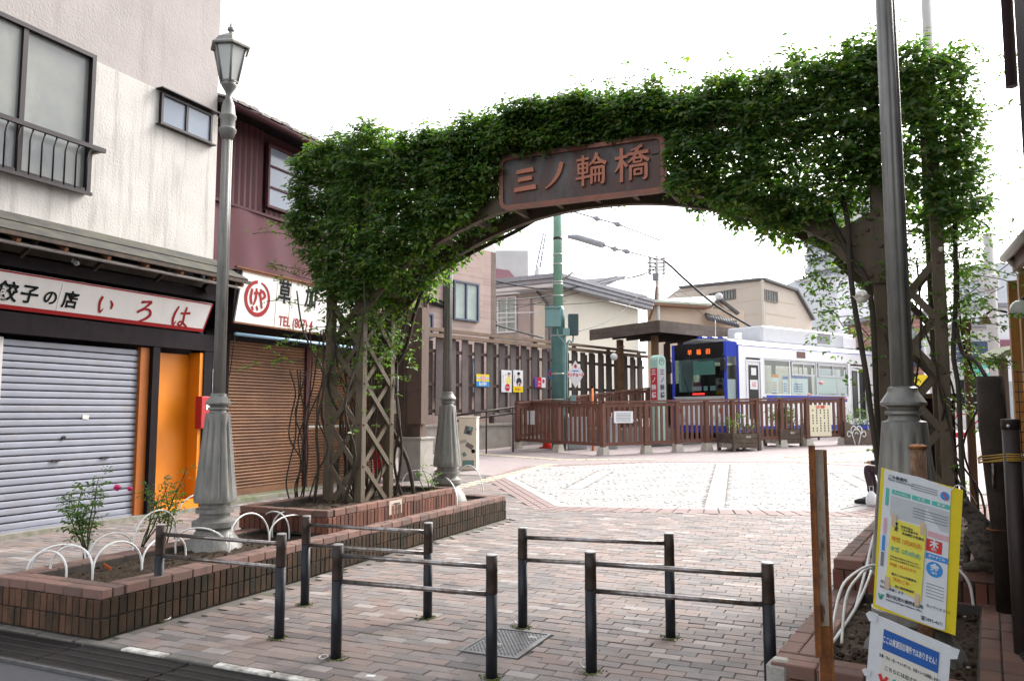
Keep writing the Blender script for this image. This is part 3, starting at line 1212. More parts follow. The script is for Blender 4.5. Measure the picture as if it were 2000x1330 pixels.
TANGLE = [([(1620, 1262, 4.62), (1639, 1161, 4.7), (1663, 1124, 4.8), (1710, 1103, 4.95), (1760, 1130, 5.1), (1775, 1235, 5.1)], "white wire hoop fallen sideways in the front right bed, outermost left"),
          ([(1644, 1256, 4.66), (1652, 1170, 4.75), (1673, 1130, 4.85), (1705, 1110, 5.0), (1770, 1150, 5.15), (1790, 1230, 5.1)], "white wire hoop of the fallen bundle in the front right bed, second from left"),
          ([(1622, 1260, 4.64), (1669, 1191, 4.8), (1697, 1130, 5.0), (1712, 1085, 5.2), (1760, 1050, 5.3), (1800, 1200, 5.2)], "white wire hoop of the fallen bundle reaching up behind the notice board"),
          ([(1670, 1191, 4.95), (1690, 1117, 5.1), (1713, 1034, 5.25), (1760, 1000, 5.3), (1810, 1190, 5.3)], "tallest white wire hoop leaning behind the notice board's left edge"),
          ([(1780, 1180, 5.4), (1800, 1120, 5.4), (1840, 1100, 5.35), (1871, 1112, 5.3), (1893, 1140, 5.25), (1901, 1182, 5.2)], "white wire hoop curving out right of the notice board over the soil")]
for pp, lb in TANGLE:
 pts = catmull([tuple(P(x, y, 'y', Y)) for x, y, Y in pp], 6)
 solo("wire_hoop", MB().tube(pts, 0.008, 7), m_white, lb, "hoop", "white wire hoops edging the flower beds")

# ================================================================ left: gyoza shop with its stucco upper floor
m_stucco = M("stucco", (0.50, 0.478, 0.445), 0.9, col2=(0.41, 0.388, 0.36), var=0.9, scale=1.4, bump=0.9, bscale=28, stain=(0.16, 0.145, 0.125), stain_amt=0.7, stain_sc=(6, 6, 0.5), stain_lo=0.5, stain_hi=0.78)
m_stucco2 = M("stucco_old", (0.36, 0.325, 0.31), 0.9, col2=(0.30, 0.27, 0.257), var=0.9, scale=1.1, bump=0.9, bscale=28, stain=(0.22, 0.19, 0.175), stain_amt=0.55, stain_sc=(4, 4, 0.4), stain_lo=0.5, stain_hi=0.8)
m_bronze = M("bronze_aluminium", (0.022, 0.015, 0.016), 0.4, 0.1, var=0.4, scale=8)
m_frost = M("frosted_glass", (0.22, 0.225, 0.20), 0.2, col2=(0.13, 0.14, 0.155), var=0.95, scale=0.9, stain=(0.32, 0.33, 0.31), stain_amt=0.5, stain_sc=(1.6, 1.6, 0.7))
m_frostb = M("bluish_glass", (0.15, 0.175, 0.22), 0.12, col2=(0.21, 0.24, 0.29), var=0.7, scale=0.8)
m_shopdark = M("dark_timber", (0.009, 0.006, 0.0075), 0.75, col2=(0.017, 0.012, 0.013), var=0.8, scale=5, stain=(0.028, 0.024, 0.02), stain_amt=0.3, spec=.12)
m_oldwood = M("old_eave_wood", (0.075, 0.05, 0.035), 0.8, col2=(0.035, 0.028, 0.025), var=0.9, scale=7, stain=(0.13, 0.11, 0.07), stain_amt=0.5, stain_sc=(2, 6, 6))
m_eave = M("eave_board", (0.035, 0.032, 0.034), 0.75, col2=(0.075, 0.072, 0.045), var=0.9, scale=4, stain=(0.09, 0.087, 0.055), stain_amt=0.6, stain_sc=(3, 1, 3))
m_rafter = M("rafter_wood", (0.22, 0.10, 0.05), 0.7, var=0.6, scale=10)
m_signw = M("sign_white", (0.60, 0.58, 0.565), 0.4, col2=(0.53, 0.505, 0.48), var=0.7, scale=2.0, stain=(0.45, 0.36, 0.27), stain_amt=0.25, stain_sc=(4, 4, 0.8))
m_red = plain("sign_red", (0.26, 0.012, 0.014), 0.6, spec=.15)
m_black = plain("sign_black", (0.006, 0.008, 0.009), 0.7, spec=.1)
m_orange = M("orange_paint", (0.72, 0.225, 0.008), 0.42, col2=(0.60, 0.175, 0.008), var=0.7, scale=1.6)
m_orange2 = M("orange_frame", (0.36, 0.10, 0.012), 0.45, var=0.5, scale=4)
m_shut = M("lavender_shutter", (0.275, 0.285, 0.335), 0.5, 0.1, col2=(0.215, 0.222, 0.26), var=0.7, scale=2.5, stain=(0.24, 0.19, 0.14), stain_amt=0.5, stain_sc=(2.5, 2.5, 4), stain_lo=0.55)
m_brown = M("brown_shutter", (0.23, 0.112, 0.055), 0.45, 0.1, col2=(0.14, 0.066, 0.036), var=0.9, scale=1.6, stain=(0.05, 0.028, 0.022), stain_amt=0.7, stain_sc=(0.8, 0.8, 2.2), stain_lo=0.5, rnd=[(1, 1, 1), (.86, .84, .82), (1.12, 1.1, 1.08)])
m_maroon = M("maroon_tin", (0.072, 0.025, 0.029), 0.65, 0.0, spec=.15, col2=(0.048, 0.018, 0.021), var=0.8, scale=2, stain=(0.035, 0.03, 0.026), stain_amt=0.6, stain_sc=(2, 2, 1))
m_sheet = M("maroon_sheet", (0.092, 0.028, 0.036), 0.6, 0.0, spec=.15, col2=(0.065, 0.022, 0.028), var=0.8, scale=1.2)
m_rust = M("rust", (0.20, 0.075, 0.025), 0.85, col2=(0.09, 0.04, 0.025), var=1.0, scale=30, bump=0.4)
m_tile = M("roof_tile", (0.15, 0.13, 0.125), 0.6, col2=(0.22, 0.19, 0.17), var=0.8, scale=8, rnd=[(1, 1, 1), (.8, .78, .76), (1.15, 1.12, 1.1)])
m_gap = M("dull_blue_pipe", (0.12, 0.15, 0.2), 0.8, var=0.5)  # dull blue of the drain pipe in the gap between the houses


def YZ(mb, x, y0, y1, z0, z1, t, out=0.0):
 """slab on a facade facing +X: thickness t ending at x+out+t"""
 return mb.box((x + out + t / 2, (y0 + y1) / 2, (z0 + z1) / 2), (t, y1 - y0, z1 - z0))


def ywindow(parent, x, y0, y1, z0, z1, cols, rows, fm, gm, fw=0.05, t=0.06):
 mb = MB()
 YZ(mb, x, y0, y1, z0, z0 + fw, t)
 YZ(mb, x, y0, y1, z1 - fw, z1, t)
 YZ(mb, x, y0, y0 + fw, z0 + fw, z1 - fw, t)
 YZ(mb, x, y1 - fw, y1, z0 + fw, z1 - fw, t)
 for i in range(1, cols):
  yy = y0 + (y1 - y0) * i / cols
  YZ(mb, x, yy - fw * .55, yy + fw * .55, z0 + fw, z1 - fw, t * 0.8)
 for i in range(1, rows):
  zz = z0 + (z1 - z0) * i / rows
  for c in range(cols):
   ya, yb = y0 + (y1 - y0) * c / cols + fw, y0 + (y1 - y0) * (c + 1) / cols - fw
   YZ(mb, x, ya, yb, zz - fw * .35, zz + fw * .35, t * 0.7)
 f = part("window", mb, fm, parent)
 for c in range(cols):
  for r in range(rows):
   ya, yb = y0 + (y1 - y0) * c / cols + fw * .4, y0 + (y1 - y0) * (c + 1) / cols - fw * .4
   za, zb = z0 + (z1 - z0) * r / rows + fw * .2, z0 + (z1 - z0) * (r + 1) / rows - fw * .2
   part("pane", YZ(MB(), x, ya, yb, za, zb, 0.008, 0.012 + 0.012 * (c % 2)), gm, f)
 return f


FX = -10.0
shop = thing("shop_building", "stucco shop house above a closed gyoza shop with lavender shutter and orange door", "building", (-12.5, 6.5, 0))
part("wall", MB().box((-13.0, 6.4, (4.1 + 6.655) / 2), (6.0, 6.98, 6.655 - 4.1)), m_stucco, shop, "paler repainted lower band of rough stucco")
part("wall", MB().box((-13.008, 6.4, (6.655 + 10.5) / 2), (5.985, 6.96, 10.5 - 6.655)), m_stucco2, shop, "older pinkish upper band of stained stucco")
part("wall", MB().box((-13.4, 6.4, 2.05), (6.0, 6.94, 4.1)), m_shopdark, shop, "dark ground floor wall behind the shop front")
ywindow(shop, FX, 4.4, 7.47, 4.66, 6.69, 3, 1, m_bronze, m_frost, 0.06, 0.10)
# window guard rail with bars
mb = MB()
mb.box((FX + 0.19, 5.95, 5.305), (0.05, 3.3, 0.06))
mb.box((FX + 0.10, 7.56, 5.305), (0.20, 0.05, 0.05))
mb.box((FX + 0.15, 5.95, 4.64), (0.04, 3.0, 0.045))
part("guard_rail", mb, m_bronze, shop)
yy = 4.55
while yy < 7.42:
 part("guard_bar", MB().tube([(FX + 0.15, yy, 4.66), (FX + 0.15, yy, 5.13), (FX + 0.19, yy + 0.01, 5.28)], 0.012, 6), m_bronze, shop)
 yy += 0.165
ywindow(shop, FX, 8.66, 9.72, 6.10, 6.62, 2, 1, m_bronze, m_frostb, 0.04, 0.06)
part("window_hood", MB().box((FX + 0.07, 9.19, 6.655), (0.16, 1.2, 0.018)), m_bronze, shop)
part("window_sill", MB().box((FX + 0.05, 9.19, 6.088), (0.12, 1.16, 0.02)), m_bronze, shop)
# eave: sloping boards with battens, lip, rafters and a white trim board below
for i in range(4):
 x0, x1 = FX + 0.0 + i * 0.165, FX + 0.165 * (i + 1) + 0.03
 z0, z1 = 4.15 - i * 0.095, 4.15 - (i + 1) * 0.095 - 0.012
 part("eave_board", MB().beam(((x0 + x1) / 2, 3.2, (z0 + z1) / 2 + 0.012 * (i % 2)), ((x0 + x1) / 2, 9.94 + 0.02 * i, (z0 + z1) / 2 + 0.012 * (i % 2)), 0.2, 0.03, side=V((x1 - x0, 0, z1 - z0)).normalized()), m_eave, shop)
part("eave_lip", MB().beam((FX + 0.68, 3.2, 3.745), (FX + 0.68, 10.05, 3.735), 0.045, 0.05), m_oldwood, shop)
for i in range(11):
 yy = 3.6 + i * 0.63
 part("rafter", MB().beam((FX + 0.02, yy, 4.06), (FX + 0.66, yy, 3.67), 0.05, 0.055, side=(0, 1, 0)), m_rafter, shop)
part("trim_board", MB().beam((FX + 0.52, 3.2, 3.66), (FX + 0.52, 10.03, 3.655), 0.09, 0.022), m_signw, shop)
part("backing_beam", MB().box((FX + 0.02, 6.5, 3.72), (0.06, 6.8, 0.16)), M("weathered_plank", (0.16, 0.135, 0.11), 0.8, var=0.8), shop)
for i in range(6):
 yy = 4.3 + i * 1.05
 part("bracket", MB().beam((FX + 0.04, yy, 3.42), (FX + 0.42, yy + 0.12, 3.78), 0.035, 0.06, side=(0, 1, 0)), m_oldwood, shop)
part("fascia", MB().box((FX + 0.12, 6.56, 3.50), (0.2, 6.7, 0.16)), m_shopdark, shop)
part("header_beam", MB().box((FX + 0.07, 6.56, 2.72), (0.16, 6.7, 0.27)), m_shopdark, shop)
# shop front posts and frames
part("post", MB().box((FX + 0.06, 9.77, 1.29), (0.16, 0.26, 2.58)), m_shopdark, shop)
part("post", MB().box((FX + 0.06, 8.69, 1.29), (0.16, 0.13, 2.58)), m_shopdark, shop)
part("shutter_post", MB().box((FX + 0.03, 8.535, 1.28), (0.09, 0.16, 2.56)), m_orange2, shop)
part("guide_rail", MB().box((FX + 0.02, 6.36, 1.27), (0.07, 0.07, 2.54)), m_signw, shop)
part("wall_panel", MB().box((FX + 0.02, 4.8, 1.27), (0.06, 3.04, 2.54)), m_shopdark, shop)
d_ = part("door", MB().box((FX - 0.14, 9.2, 1.27), (0.04, 0.90, 2.5)), m_orange, shop)
part("handle", MB().tube([(FX - .12, 8.86, 1.0), (FX - .07, 8.86, 1.0), (FX - .07, 8.86, 1.12), (FX - .12, 8.86, 1.12)], 0.012, 6), m_bronze, d_)
part("door_frame", MB().box((FX + 0.0, 9.60, 1.28), (0.24, 0.07, 2.54)), m_orange, shop)
part("door_recess", MB().box((FX - 0.14, 9.62, 1.28), (0.06, 0.10, 2.5)), m_orange2, shop)
part("threshold", MB().box((FX + 0.06, 9.2, 0.11), (0.14, 0.92, 0.20)), m_orange, shop)
part("base_course", MB().box((FX + 0.05, 6.4, 0.02), (0.2, 6.9, 0.09)), M("stained_plinth", (0.25, 0.23, 0.2), 0.9, col2=(0.11, 0.12, 0.07), var=0.9, scale=8), shop)
sl = MB()
prof = [(0, 0), (0.004, 0.004), (0.012, 0.008), (0.015, 0.03), (0.015, 0.06), (0.012, 0.077), (0.001, 0.079), (0.0, 0.08)]
sl.prism([(FX + 0.01 + a, 6.395, b) for a, b in prof], (0, 2.06, 0))
slm = sl.mesh("slat", m_shut)
z = 0.10
while z < 2.5:
 o = bpy.data.objects.new("slat", slm)
 COL.objects.link(o)
 o.parent = shop
 o.location = V((0, 0, z)) - WL[shop.name]
 z += 0.0935
part("shutter_foot", MB().box((FX + 0.025, 7.425, 0.055), (0.045, 2.06, 0.085)), m_shut, shop)
for yy in (7.2, 7.95):
 part("shutter_handle", MB().box((FX + 0.04, yy, 0.94), (0.02, 0.12, 0.03)), m_bronze, shop)

part("shutter_lock", MB().tube([(FX + .02, 7.3, 1.24), (FX + .045, 7.3, 1.24)], .028, 10), m_bronze, shop)
part("shutter_sticker", MB().box((FX + .03, 7.62, 1.52), (.004, .1, .06), uz=(0, .1, .99)), m_signw, shop)
sg = thing("shop_sign", "long white gyoza shop sign with black and red brush characters over the lavender shutter", "sign", (FX + 0.2, 6.5, 2.9))
sb0, sb1 = V((FX + 0.155, 0, 2.885)), V((FX + 0.30, 0, 3.345))
sv = (sb1 - sb0).normalized()
sn = V((sv.z, 0, -sv.x))
SH = (sb1 - sb0).length
part("board", MB().prism([sb0 + V((0, 3.3, 0)), sb1 + V((0, 3.3, 0)), sb1 + V((0, 9.63, 0)), sb0 + V((0, 9.57, 0))], -sn * 0.05), m_signw, sg)
mb = MB()
mb.prism([sb0 + V((0, 3.3, 0)), sb0 + sv * 0.055 + V((0, 3.3, 0)), sb0 + sv * 0.055 + V((0, 9.575, 0)), sb0 + V((0, 9.57, 0))], sn * 0.004)
mb.prism([sb1 - sv * 0.02 + V((0, 3.3, 0)), sb1 + V((0, 3.3, 0)), sb1 + V((0, 9.63, 0)), sb1 - sv * 0.02 + V((0, 9.627, 0))], sn * 0.004)
mb.prism([sb0 + sv * 0.055 + V((0, 9.555, 0)), sb0 + sv * 0.055 + V((0, 9.577, 0)), sb1 - sv * .02 + V((0, 9.627, 0)), sb1 - sv * .02 + V((0, 9.605, 0))], sn * 0.004)
part("border", mb, m_red, sg)
part("board_joint", MB().box(sb0 + sv * SH * .5 + sn * 0.001 + V((0, 6.99, 0)), (0.004, 0.006, SH * .8), ux=sn, uz=sv), plain("joint_grey", (0.45, 0.43, 0.4)), sg)


def on_sign(px, py):
 r = ray(px, py)
 o = V((0, 0, CAM_H))
 t = (sb0 - o).dot(sn) / r.dot(sn)
 p = o + r * t
 return p.y, (p - sb0).dot(sv)


ch = []
for c_, px, py, s in (("餃", 15, 572, .27), ("子", 57, 577, .26), ("の", 98, 583, .22), ("店", 137, 588, .25)):
 a, b = on_sign(px, py)
 ch.append((c_, a, b, s, 'CENTER', 0.022, 0.95))
for c_ in ch:
 part("character", text_mesh([c_], "character", None, V((sb0.x, 0, sb0.z)) + sn * 0.002, (0, 1, 0), sv, 0.004), m_black, sg)
HIRA = {
 "い": [([(24, 88), (17, 60), (22, 28), (30, 14), (42, 32)], [14, 13, 11, 10, 3]), ([(70, 76), (84, 56), (82, 36)], [5, 13, 9])],
 "ろ": [([(26, 82), (46, 86), (72, 88)], [12, 9, 13]), ([(72, 88), (48, 62), (16, 38)], [13, 8, 11]), ([(16, 38), (46, 54), (72, 52), (80, 34), (62, 14), (30, 0)], [10, 8, 11, 13, 11, 4])],
 "は": [([(26, 94), (14, 62), (12, 30), (20, 12), (30, 30)], [8, 12, 12, 9, 3]), ([(46, 66), (66, 68), (94, 72)], [11, 8, 12]), ([(70, 96), (66, 60), (68, 30), (58, 12), (44, 18), (54, 30), (74, 22), (94, 8)], [8, 11, 11, 9, 8, 7, 9, 11])]}
for c_, px, py, s in (("い", 206, 596, .30), ("ろ", 283, 606, .36), ("は", 353, 619, .36)):
 a, b = on_sign(px, py)
 part("character", brush(MB(), HIRA[c_], V((sb0.x, a, sb0.z)) + sv * b + sn * 0.002, (0, 1, 0), sv, s, 0.004), m_red, sg)

ry = P(397, 775, "x", FX + .2).y
rb = thing("alarm_box", "red metal box on the dark post between the orange door and the first lamp", "box", (FX + 0.2, ry, 1.3))
part("case", MB().bbox((FX + 0.2, ry, 1.58), (0.14, 0.2, 0.52), 0.012), plain("box_red", (0.4, 0.02, 0.025), 0.4), rb)
part("notice", MB().box((FX + 0.273, ry + .04, 1.68), (0.004, 0.08, 0.11)), plain("paper", (0.75, 0.74, 0.7)), rb)
part("lock", MB().tube([(FX + .27, ry + .03, 1.52), (FX + .285, ry + .03, 1.52)], 0.02, 8), m_bronze, rb)
ps = thing("paper_slip", "narrow white paper slip on the dark post above the red box", "notice", (FX + 0.15, 9.86, 1.86))
part("sheet", MB().box((FX + 0.146, 9.86, 2.05), (0.004, 0.07, 0.5)), plain("paper2", (0.72, 0.73, 0.72)), ps)
# floodlight and bulb under the eave
fl = thing("spotlight", "small dark spotlight under the right end of the old shop eave", "lamp", (FX + 0.3, 9.55, 3.6))
part("housing", MB().tube([(FX + .2, 9.55, 3.62), (FX + .38, 9.5, 3.57)], [0.07, 0.1], 12), m_bronze, fl)
part("arm", MB().box((FX + .17, 9.55, 3.58), (0.1, 0.05, 0.05)), m_bronze, fl)
bl = thing("light_bulb", "clear bulb hanging under the shop eave over the sign's first red character", "lamp", (FX + .3, 6.95, 3.55))
part("socket", MB().tube([(FX + .3, 7.15, 3.78), (FX + .3, 7.15, 3.66)], 0.025, 8), m_bronze, bl)
part("globe", MB().ball((FX + .3, 7.15, 3.61), 0.06), glass_mat("bulb_glass", (0.8, 0.85, 0.85), 0.3), bl)

# ================================================================ maroon tin house
BX = -10.4
mh = thing("house", "maroon corrugated tin house with a white shop sign and two closed brown shutters", "house", (-12.5, 12.8, 0))
part("wall", MB().box((-13.4, 12.8, 3.5), (5.9, 5.66, 7.0)), m_maroon, mh)
mb = MB()
n = 76
pts = []
for i in range(n + 1):
 pts.append((BX + (0.022 if i % 2 else 0.0), 10.0 + 5.6 * i / n))
for (z0, z1, y0, y1) in ((5.36, 6.98, 10.0, 11.50), (5.36, 5.47, 11.50, 15.6), (5.47, 6.98, 14.0, 15.6)):
 sel = [q for q in pts if y0 - .01 <= q[1] <= y1 + .01]
 vs = [(a, b, z0) for a, b in sel] + [(a, b, z1) for a, b in sel]
 k = len(sel)
 mb.add(vs, [(i, i + 1, k + i + 1, k + i) for i in range(k - 1)])
part("corrugated_cladding", mb, m_maroon, mh)
mb = MB()
nx = 40
vs, fs = [], []
for j in range(9):
 for i in range(nx + 1):
  yv = 10.0 + 5.6 * i / nx
  zv = 4.02 + 1.30 * j / 8
  vs.append((BX + 0.03 + 0.022 * math.sin(yv * 3.1 + 1.4 * math.sin(zv * 2)) * (0.3 + j / 8) + 0.012 * math.sin(yv * 7.3 + zv * 2), yv, zv))
for j in range(8):
 for i in range(nx):
  q = j * (nx + 1) + i
  fs.append((q, q + 1, q + nx + 2, q + nx + 1))
part("tin_sheet", mb.add(vs, fs, True), m_sheet, mh)
part("sheet_flashing", MB().box((BX + 0.035, 12.8, 5.335), (0.07, 5.6, 0.05)), m_maroon, mh)
ywindow(mh, BX + 0.02, 11.52, 13.95, 5.5, 6.75, 2, 3, m_maroon, m_frostb, 0.05, 0.07)
part("soffit", MB().beam((BX - 0.1, 12.8, 7.02), (BX + 0.56, 12.8, 6.86), 5.7, 0.05, side=(0, 1, 0)), m_shopdark, mh)
part("gutter", MB().tube([(BX + 0.6, 9.95, 6.87), (BX + 0.6, 15.65, 6.87)], 0.055, 10), m_maroon, mh)
mb = MB()
mb.beam((BX + 0.52, 12.8, 6.93), (BX - 2.6, 12.8, 8.05), 5.7, 0.06, side=(0, 1, 0))
part("roof", mb, m_tile, mh)
tm = None
for i in range(20):
 yy = 10.05 + i * 0.285
 for r in range(2):
  b = V((BX + 0.55 - r * 0.24, yy, 6.985 + r * 0.09))
  mb = MB()
  q = [b + V((0, .13 * math.cos(math.pi * k / 6), .06 * math.sin(math.pi * k / 6) + 0.012 * (i % 3) * (r == 0))) for k in range(7)]
  mb.prism(q, V((-0.26, 0, 0.095)))
  part("roof_tile", mb, m_tile, mh)
# awning box, sign, blue pole and shutters
part("awning_box", MB().prism([(BX, 0, 4.02), (BX + 0.78, 0, 4.0), (BX + 0.70, 0, 3.08), (BX, 0, 2.95)], (0, 3.7, 0)), m_shopdark, mh).location.y += 10.05
part("awning_flashing", MB().beam((BX + 0.78, 10.02, 4.035), (BX + 0.78, 13.8, 4.035), 0.06, 0.03), m_rust, mh)
part("door_track", MB().box((BX + 0.06, 12.8, 2.92), (0.14, 5.5, 0.1)), m_shopdark, mh)
mb = MB()
prof = [(0, 0), (0.004, 0.008), (0.024, 0.012), (0.031, 0.03), (0.026, 0.046), (0.004, 0.052), (0, 0.056)]
mb.prism([(BX + 0.0 + a, 0, b) for a, b in prof], (0, 2.12, 0))
s1 = mb.mesh("slat", m_brown)
mb = MB()
mb.prism([(BX + 0.0 + a, 0, b) for a, b in prof], (0, 2.66, 0))
s2 = mb.mesh("slat", m_brown)
mw = M("pale_slat", (0.52, 0.49, 0.43), 0.5, var=0.5)
mb = MB()
mb.prism([(BX + 0.0 + a, 0, b) for a, b in prof], (0, 2.66, 0))
s3 = mb.mesh("slat", mw)
z = 0.2
i = 0
while z < 2.84:
 for y0, me in ((10.68, s1), (12.93, s3 if i == 18 else s2)):
  o = bpy.data.objects.new("slat", me)
  COL.objects.link(o)
  o.parent = mh
  o.location = V((0, y0, z)) - WL[mh.name]
  if me is s3:
   o['label'] = "single pale slat in the second brown shutter"
 z += 0.0585
 i += 1
part("shutter_foot", MB().box((BX + 0.012, 11.74, 0.145), (0.03, 2.12, 0.12)), m_brown, mh)
part("shutter_foot", MB().box((BX + 0.012, 14.26, 0.145), (0.03, 2.66, 0.12)), m_brown, mh)
part("mullion", MB().box((BX + 0.03, 12.865, 1.5), (0.08, 0.10, 2.82)), m_maroon, mh)
part("mullion", MB().box((BX + 0.03, 10.63, 1.5), (0.08, 0.10, 2.82)), m_shopdark, mh)
part("wall_panel", MB().box((BX + 0.02, 10.27, 2.1), (0.06, 0.62, 4.1)), m_shopdark, mh)
part("step", MB().bbox((BX + 0.16, 12.9, 0.04), (0.42, 5.6, 0.10), 0.012), M("mossy_step", (0.20, 0.19, 0.155), 0.9, col2=(0.10, 0.12, 0.05), var=1.0, scale=6, bump=0.4), mh)
part("awning_pole", MB().tube([(BX + 0.74, 10.1, 2.90), (BX + 0.74, 13.7, 2.92)], 0.028, 8), M("pale_blue_pole", (0.30, 0.46, 0.58), 0.45, var=0.5, scale=14), mh)
part("awning_stay", MB().tube([(BX + 0.72, 10.12, 2.88), (BX + 0.45, 10.3, 2.2)], 0.008, 6), m_bronze, mh)
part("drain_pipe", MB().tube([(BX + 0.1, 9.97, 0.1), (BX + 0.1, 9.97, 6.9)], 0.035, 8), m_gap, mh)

s2o = thing("shop_sign", "white rusty-edged box sign with red round crest and telephone number above the brown shutters", "sign", (BX + 0.8, 11.8, 3.1))
t0, t1 = V((BX + 0.735, 0, 3.085)), V((BX + 0.80, 0, 4.0))
tv = (t1 - t0).normalized()
tn = V((tv.z, 0, -tv.x))
part("board", MB().prism([t0 + V((0, 10.08, 0)), t1 + V((0, 10.18, 0)), t1 + V((0, 13.75, 0)), t0 + V((0, 13.7, 0))], -tn * 0.035), M("old_sign_white", (0.60, 0.59, 0.565), 0.45, col2=(0.5, 0.485, 0.45), var=0.8, scale=1.8, stain=(0.33, 0.2, 0.1), stain_amt=0.4, stain_sc=(7, 7, 0.9), stain_lo=0.56), s2o)
mb = MB()
TH = (t1 - t0).length
mb.box(t0 + V((0, 11.88, 0.0)) + tv * 0.012, (0.03, 3.66, 0.03), ux=tn, uz=tv)
mb.box(t1 + V((0, 11.95, 0.0)) - tv * 0.01, (0.03, 3.6, 0.022), ux=tn, uz=tv)
part("rusty_edge", mb, m_rust, s2o)
mb = MB()
for yy in (11.05, 11.42):
 mb.box(t0 + tv * TH * .5 + V((0, yy, 0)) + tn * 0.001, (0.004, 0.010, TH * .96), ux=tn, uz=tv)
part("board_joint", mb, M("rust_joint", (0.42, 0.28, 0.15), 0.8, var=0.8, scale=20), s2o)


def on_sign2(px, py):
 r = ray(px, py)
 o = V((0, 0, CAM_H))
 t = (t0 - o).dot(tn) / r.dot(tn)
 p = o + r * t
 return p.y, (p - t0).dot(tv)


a, b = on_sign2(503, 583)
cc = V((t0.x, a, t0.z)) + tv * b + tn * 0.002
mb = MB()
ring = []
for k in range(37):
 w = 2 * math.pi * k / 36 * 0.94 + 1.7
 ring.append((50 + 46 * math.cos(w), 50 + 46 * math.sin(w)))
brush(mb, [(ring, [9, 12, 10, 13, 9, 5])], cc, (0, 1, 0), tv, 0.62, 0.004)
KE = [([(24, 76), (20, 50), (26, 30)], [9, 10, 8]), ([(34, 64), (50, 68)], [9, 8]), ([(43, 80), (42, 50), (34, 28)], [7, 9, 5]), ([(54, 62), (70, 74), (82, 60), (64, 48)], [8, 9, 9, 7]), ([(60, 80), (66, 72)], [7, 8]), ([(58, 70), (72, 22)], [9, 8]),
      ([(28, 22), (34, 12)], [8, 8]), ([(48, 26), (54, 14)], [7, 8])]
brush(mb, KE, cc, (0, 1, 0), tv, 0.56, 0.0045)
part("crest", mb, m_red, s2o)
ch = []
for c_, px, py, s in (("草", 556, 574, .43), ("加", 607, 584, .42), ("せ", 652, 596, .42)):
 a, b = on_sign2(px, py)
 ch.append((c_, a, b, s, 'CENTER', 0.03, 0.82))
for c_ in ch:
 part("character", text_mesh([c_], "character", None, V((t0.x, 0, t0.z)) + tn * 0.002, (0, 1, 0), tv, 0.004), m_black, s2o)
a, b = on_sign2(544, 627)
part("lettering", text_mesh([("TEL (807) 4", a, b, 0.25, 'LEFT', 0.012, 0.80)], "lettering", None, V((t0.x, 0, t0.z)) + tn * 0.002, (0, 1, 0), tv, 0.004), m_red, s2o, "red telephone number")

# ================================================================ street lamps
m_lamp = M("lamp_paint", (0.20, 0.195, 0.18), 0.42, 0.15, col2=(0.26, 0.25, 0.225), var=0.9, scale=5, stain=(0.06, 0.058, 0.055), stain_amt=0.7, stain_sc=(16, 16, 1.6), stain_lo=0.48)
m_lens = M("opal_pane", (0.62, 0.63, 0.60), 0.25, var=0.3)
LZ = lambda py: P(440, py, 'y', 5.9).z - 0.27
KR = 0.00507
lamp = thing("street_lamp", "tall cast-metal street lamp with six-sided lantern between the two closed shops", "street lamp", (0, 0, 0), "cast-metal street lamps around the arch")
bp = [(1105, 66), (1075, 54), (1060, 49), (1045, 38), (1033, 32), (1031, 38), (1028, 41), (1018, 41), (1015, 34), (1010, 28), (1003, 28), (1001, 35), (993, 35), (991, 28), (983, 28), (981, 38.5), (976, 39.5), (966, 39, 1), (835, 25.5, 1), (818, 24), (808, 23), (806, 17), (801, 15), (799, 19.5), (796, 19), (795, 15), (792, 17),
      (789, 23.8), (786, 23.8), (776, 17), (773, 15.5), (770, 15.5), (768, 12.5)]
part("base", MB().lathe([(LZ(q[0]), q[1] * KR, *q[2:]) for q in bp], (0, 0, 0), 60, 12, 0.022), m_lamp, lamp)
pp_ = [(770, 12.2, 1), (500, 11.4, 1), (275, 10.6, 1)]
part("pole", MB().lathe([(LZ(q[0]), q[1] * KR, 1) for q in pp_], (0, 0, 0), 48, 8, 0.008), m_lamp, lamp)
npf = [(275, 10.8), (262, 14.5), (258, 17), (254, 17), (251, 14), (236, 14), (232, 16.3), (228, 16.3), (225, 14), (207, 12), (194, 6), (189, 5), (181, 8), (172, 14), (166, 17)]
part("neck", MB().lathe([(LZ(a), b * KR) for a, b in npf], (0, 0, 0), 28), m_lamp, lamp)
zb, zt, rb_, rt_ = LZ(164), LZ(99), 17 * KR, 33 * KR
mb = MB()
hexa = lambda r, z, k: V((r * math.cos(math.pi / 3 * k + .35), r * math.sin(math.pi / 3 * k + .35), z))
for k in range(6):
 mb.tube([hexa(rb_, zb, k), hexa(rt_, zt, k)], 0.012, 6)
 mb.tube([hexa(rt_, zt, k), hexa(rt_, zt, k + 1)], 0.012, 6)
 mb.tube([hexa(rb_, zb, k), hexa(rb_, zb, k + 1)], 0.014, 6)
lf = part("lantern", mb, m_lamp, lamp)
for k in range(6):
 part("pane", MB().quad(hexa(rb_ * .97, zb, k), hexa(rb_ * .97, zb, k + 1), hexa(rt_ * .97, zt, k + 1), hexa(rt_ * .97, zt, k)), m_lens, lf)
part("lantern_roof", MB().lathe([(LZ(100), 41 * KR), (LZ(97), 41.5 * KR), (LZ(92), 35 * KR), (LZ(82), 27 * KR), (LZ(75), 16 * KR), (LZ(71), 9 * KR)], (0, 0, 0), 6, smooth=False, rot=.35), m_lamp, lamp)
part("finial", MB().lathe([(LZ(72), 9 * KR), (LZ(69), 4 * KR), (LZ(66), 4 * KR), (LZ(63), 7 * KR), (LZ(59), 6.5 * KR), (LZ(56), 3 * KR), (LZ(47), 0.8 * KR)], (0, 0, 0), 14), m_lamp, lamp)
lamp.location = (-5.83, 5.9, 0.27)
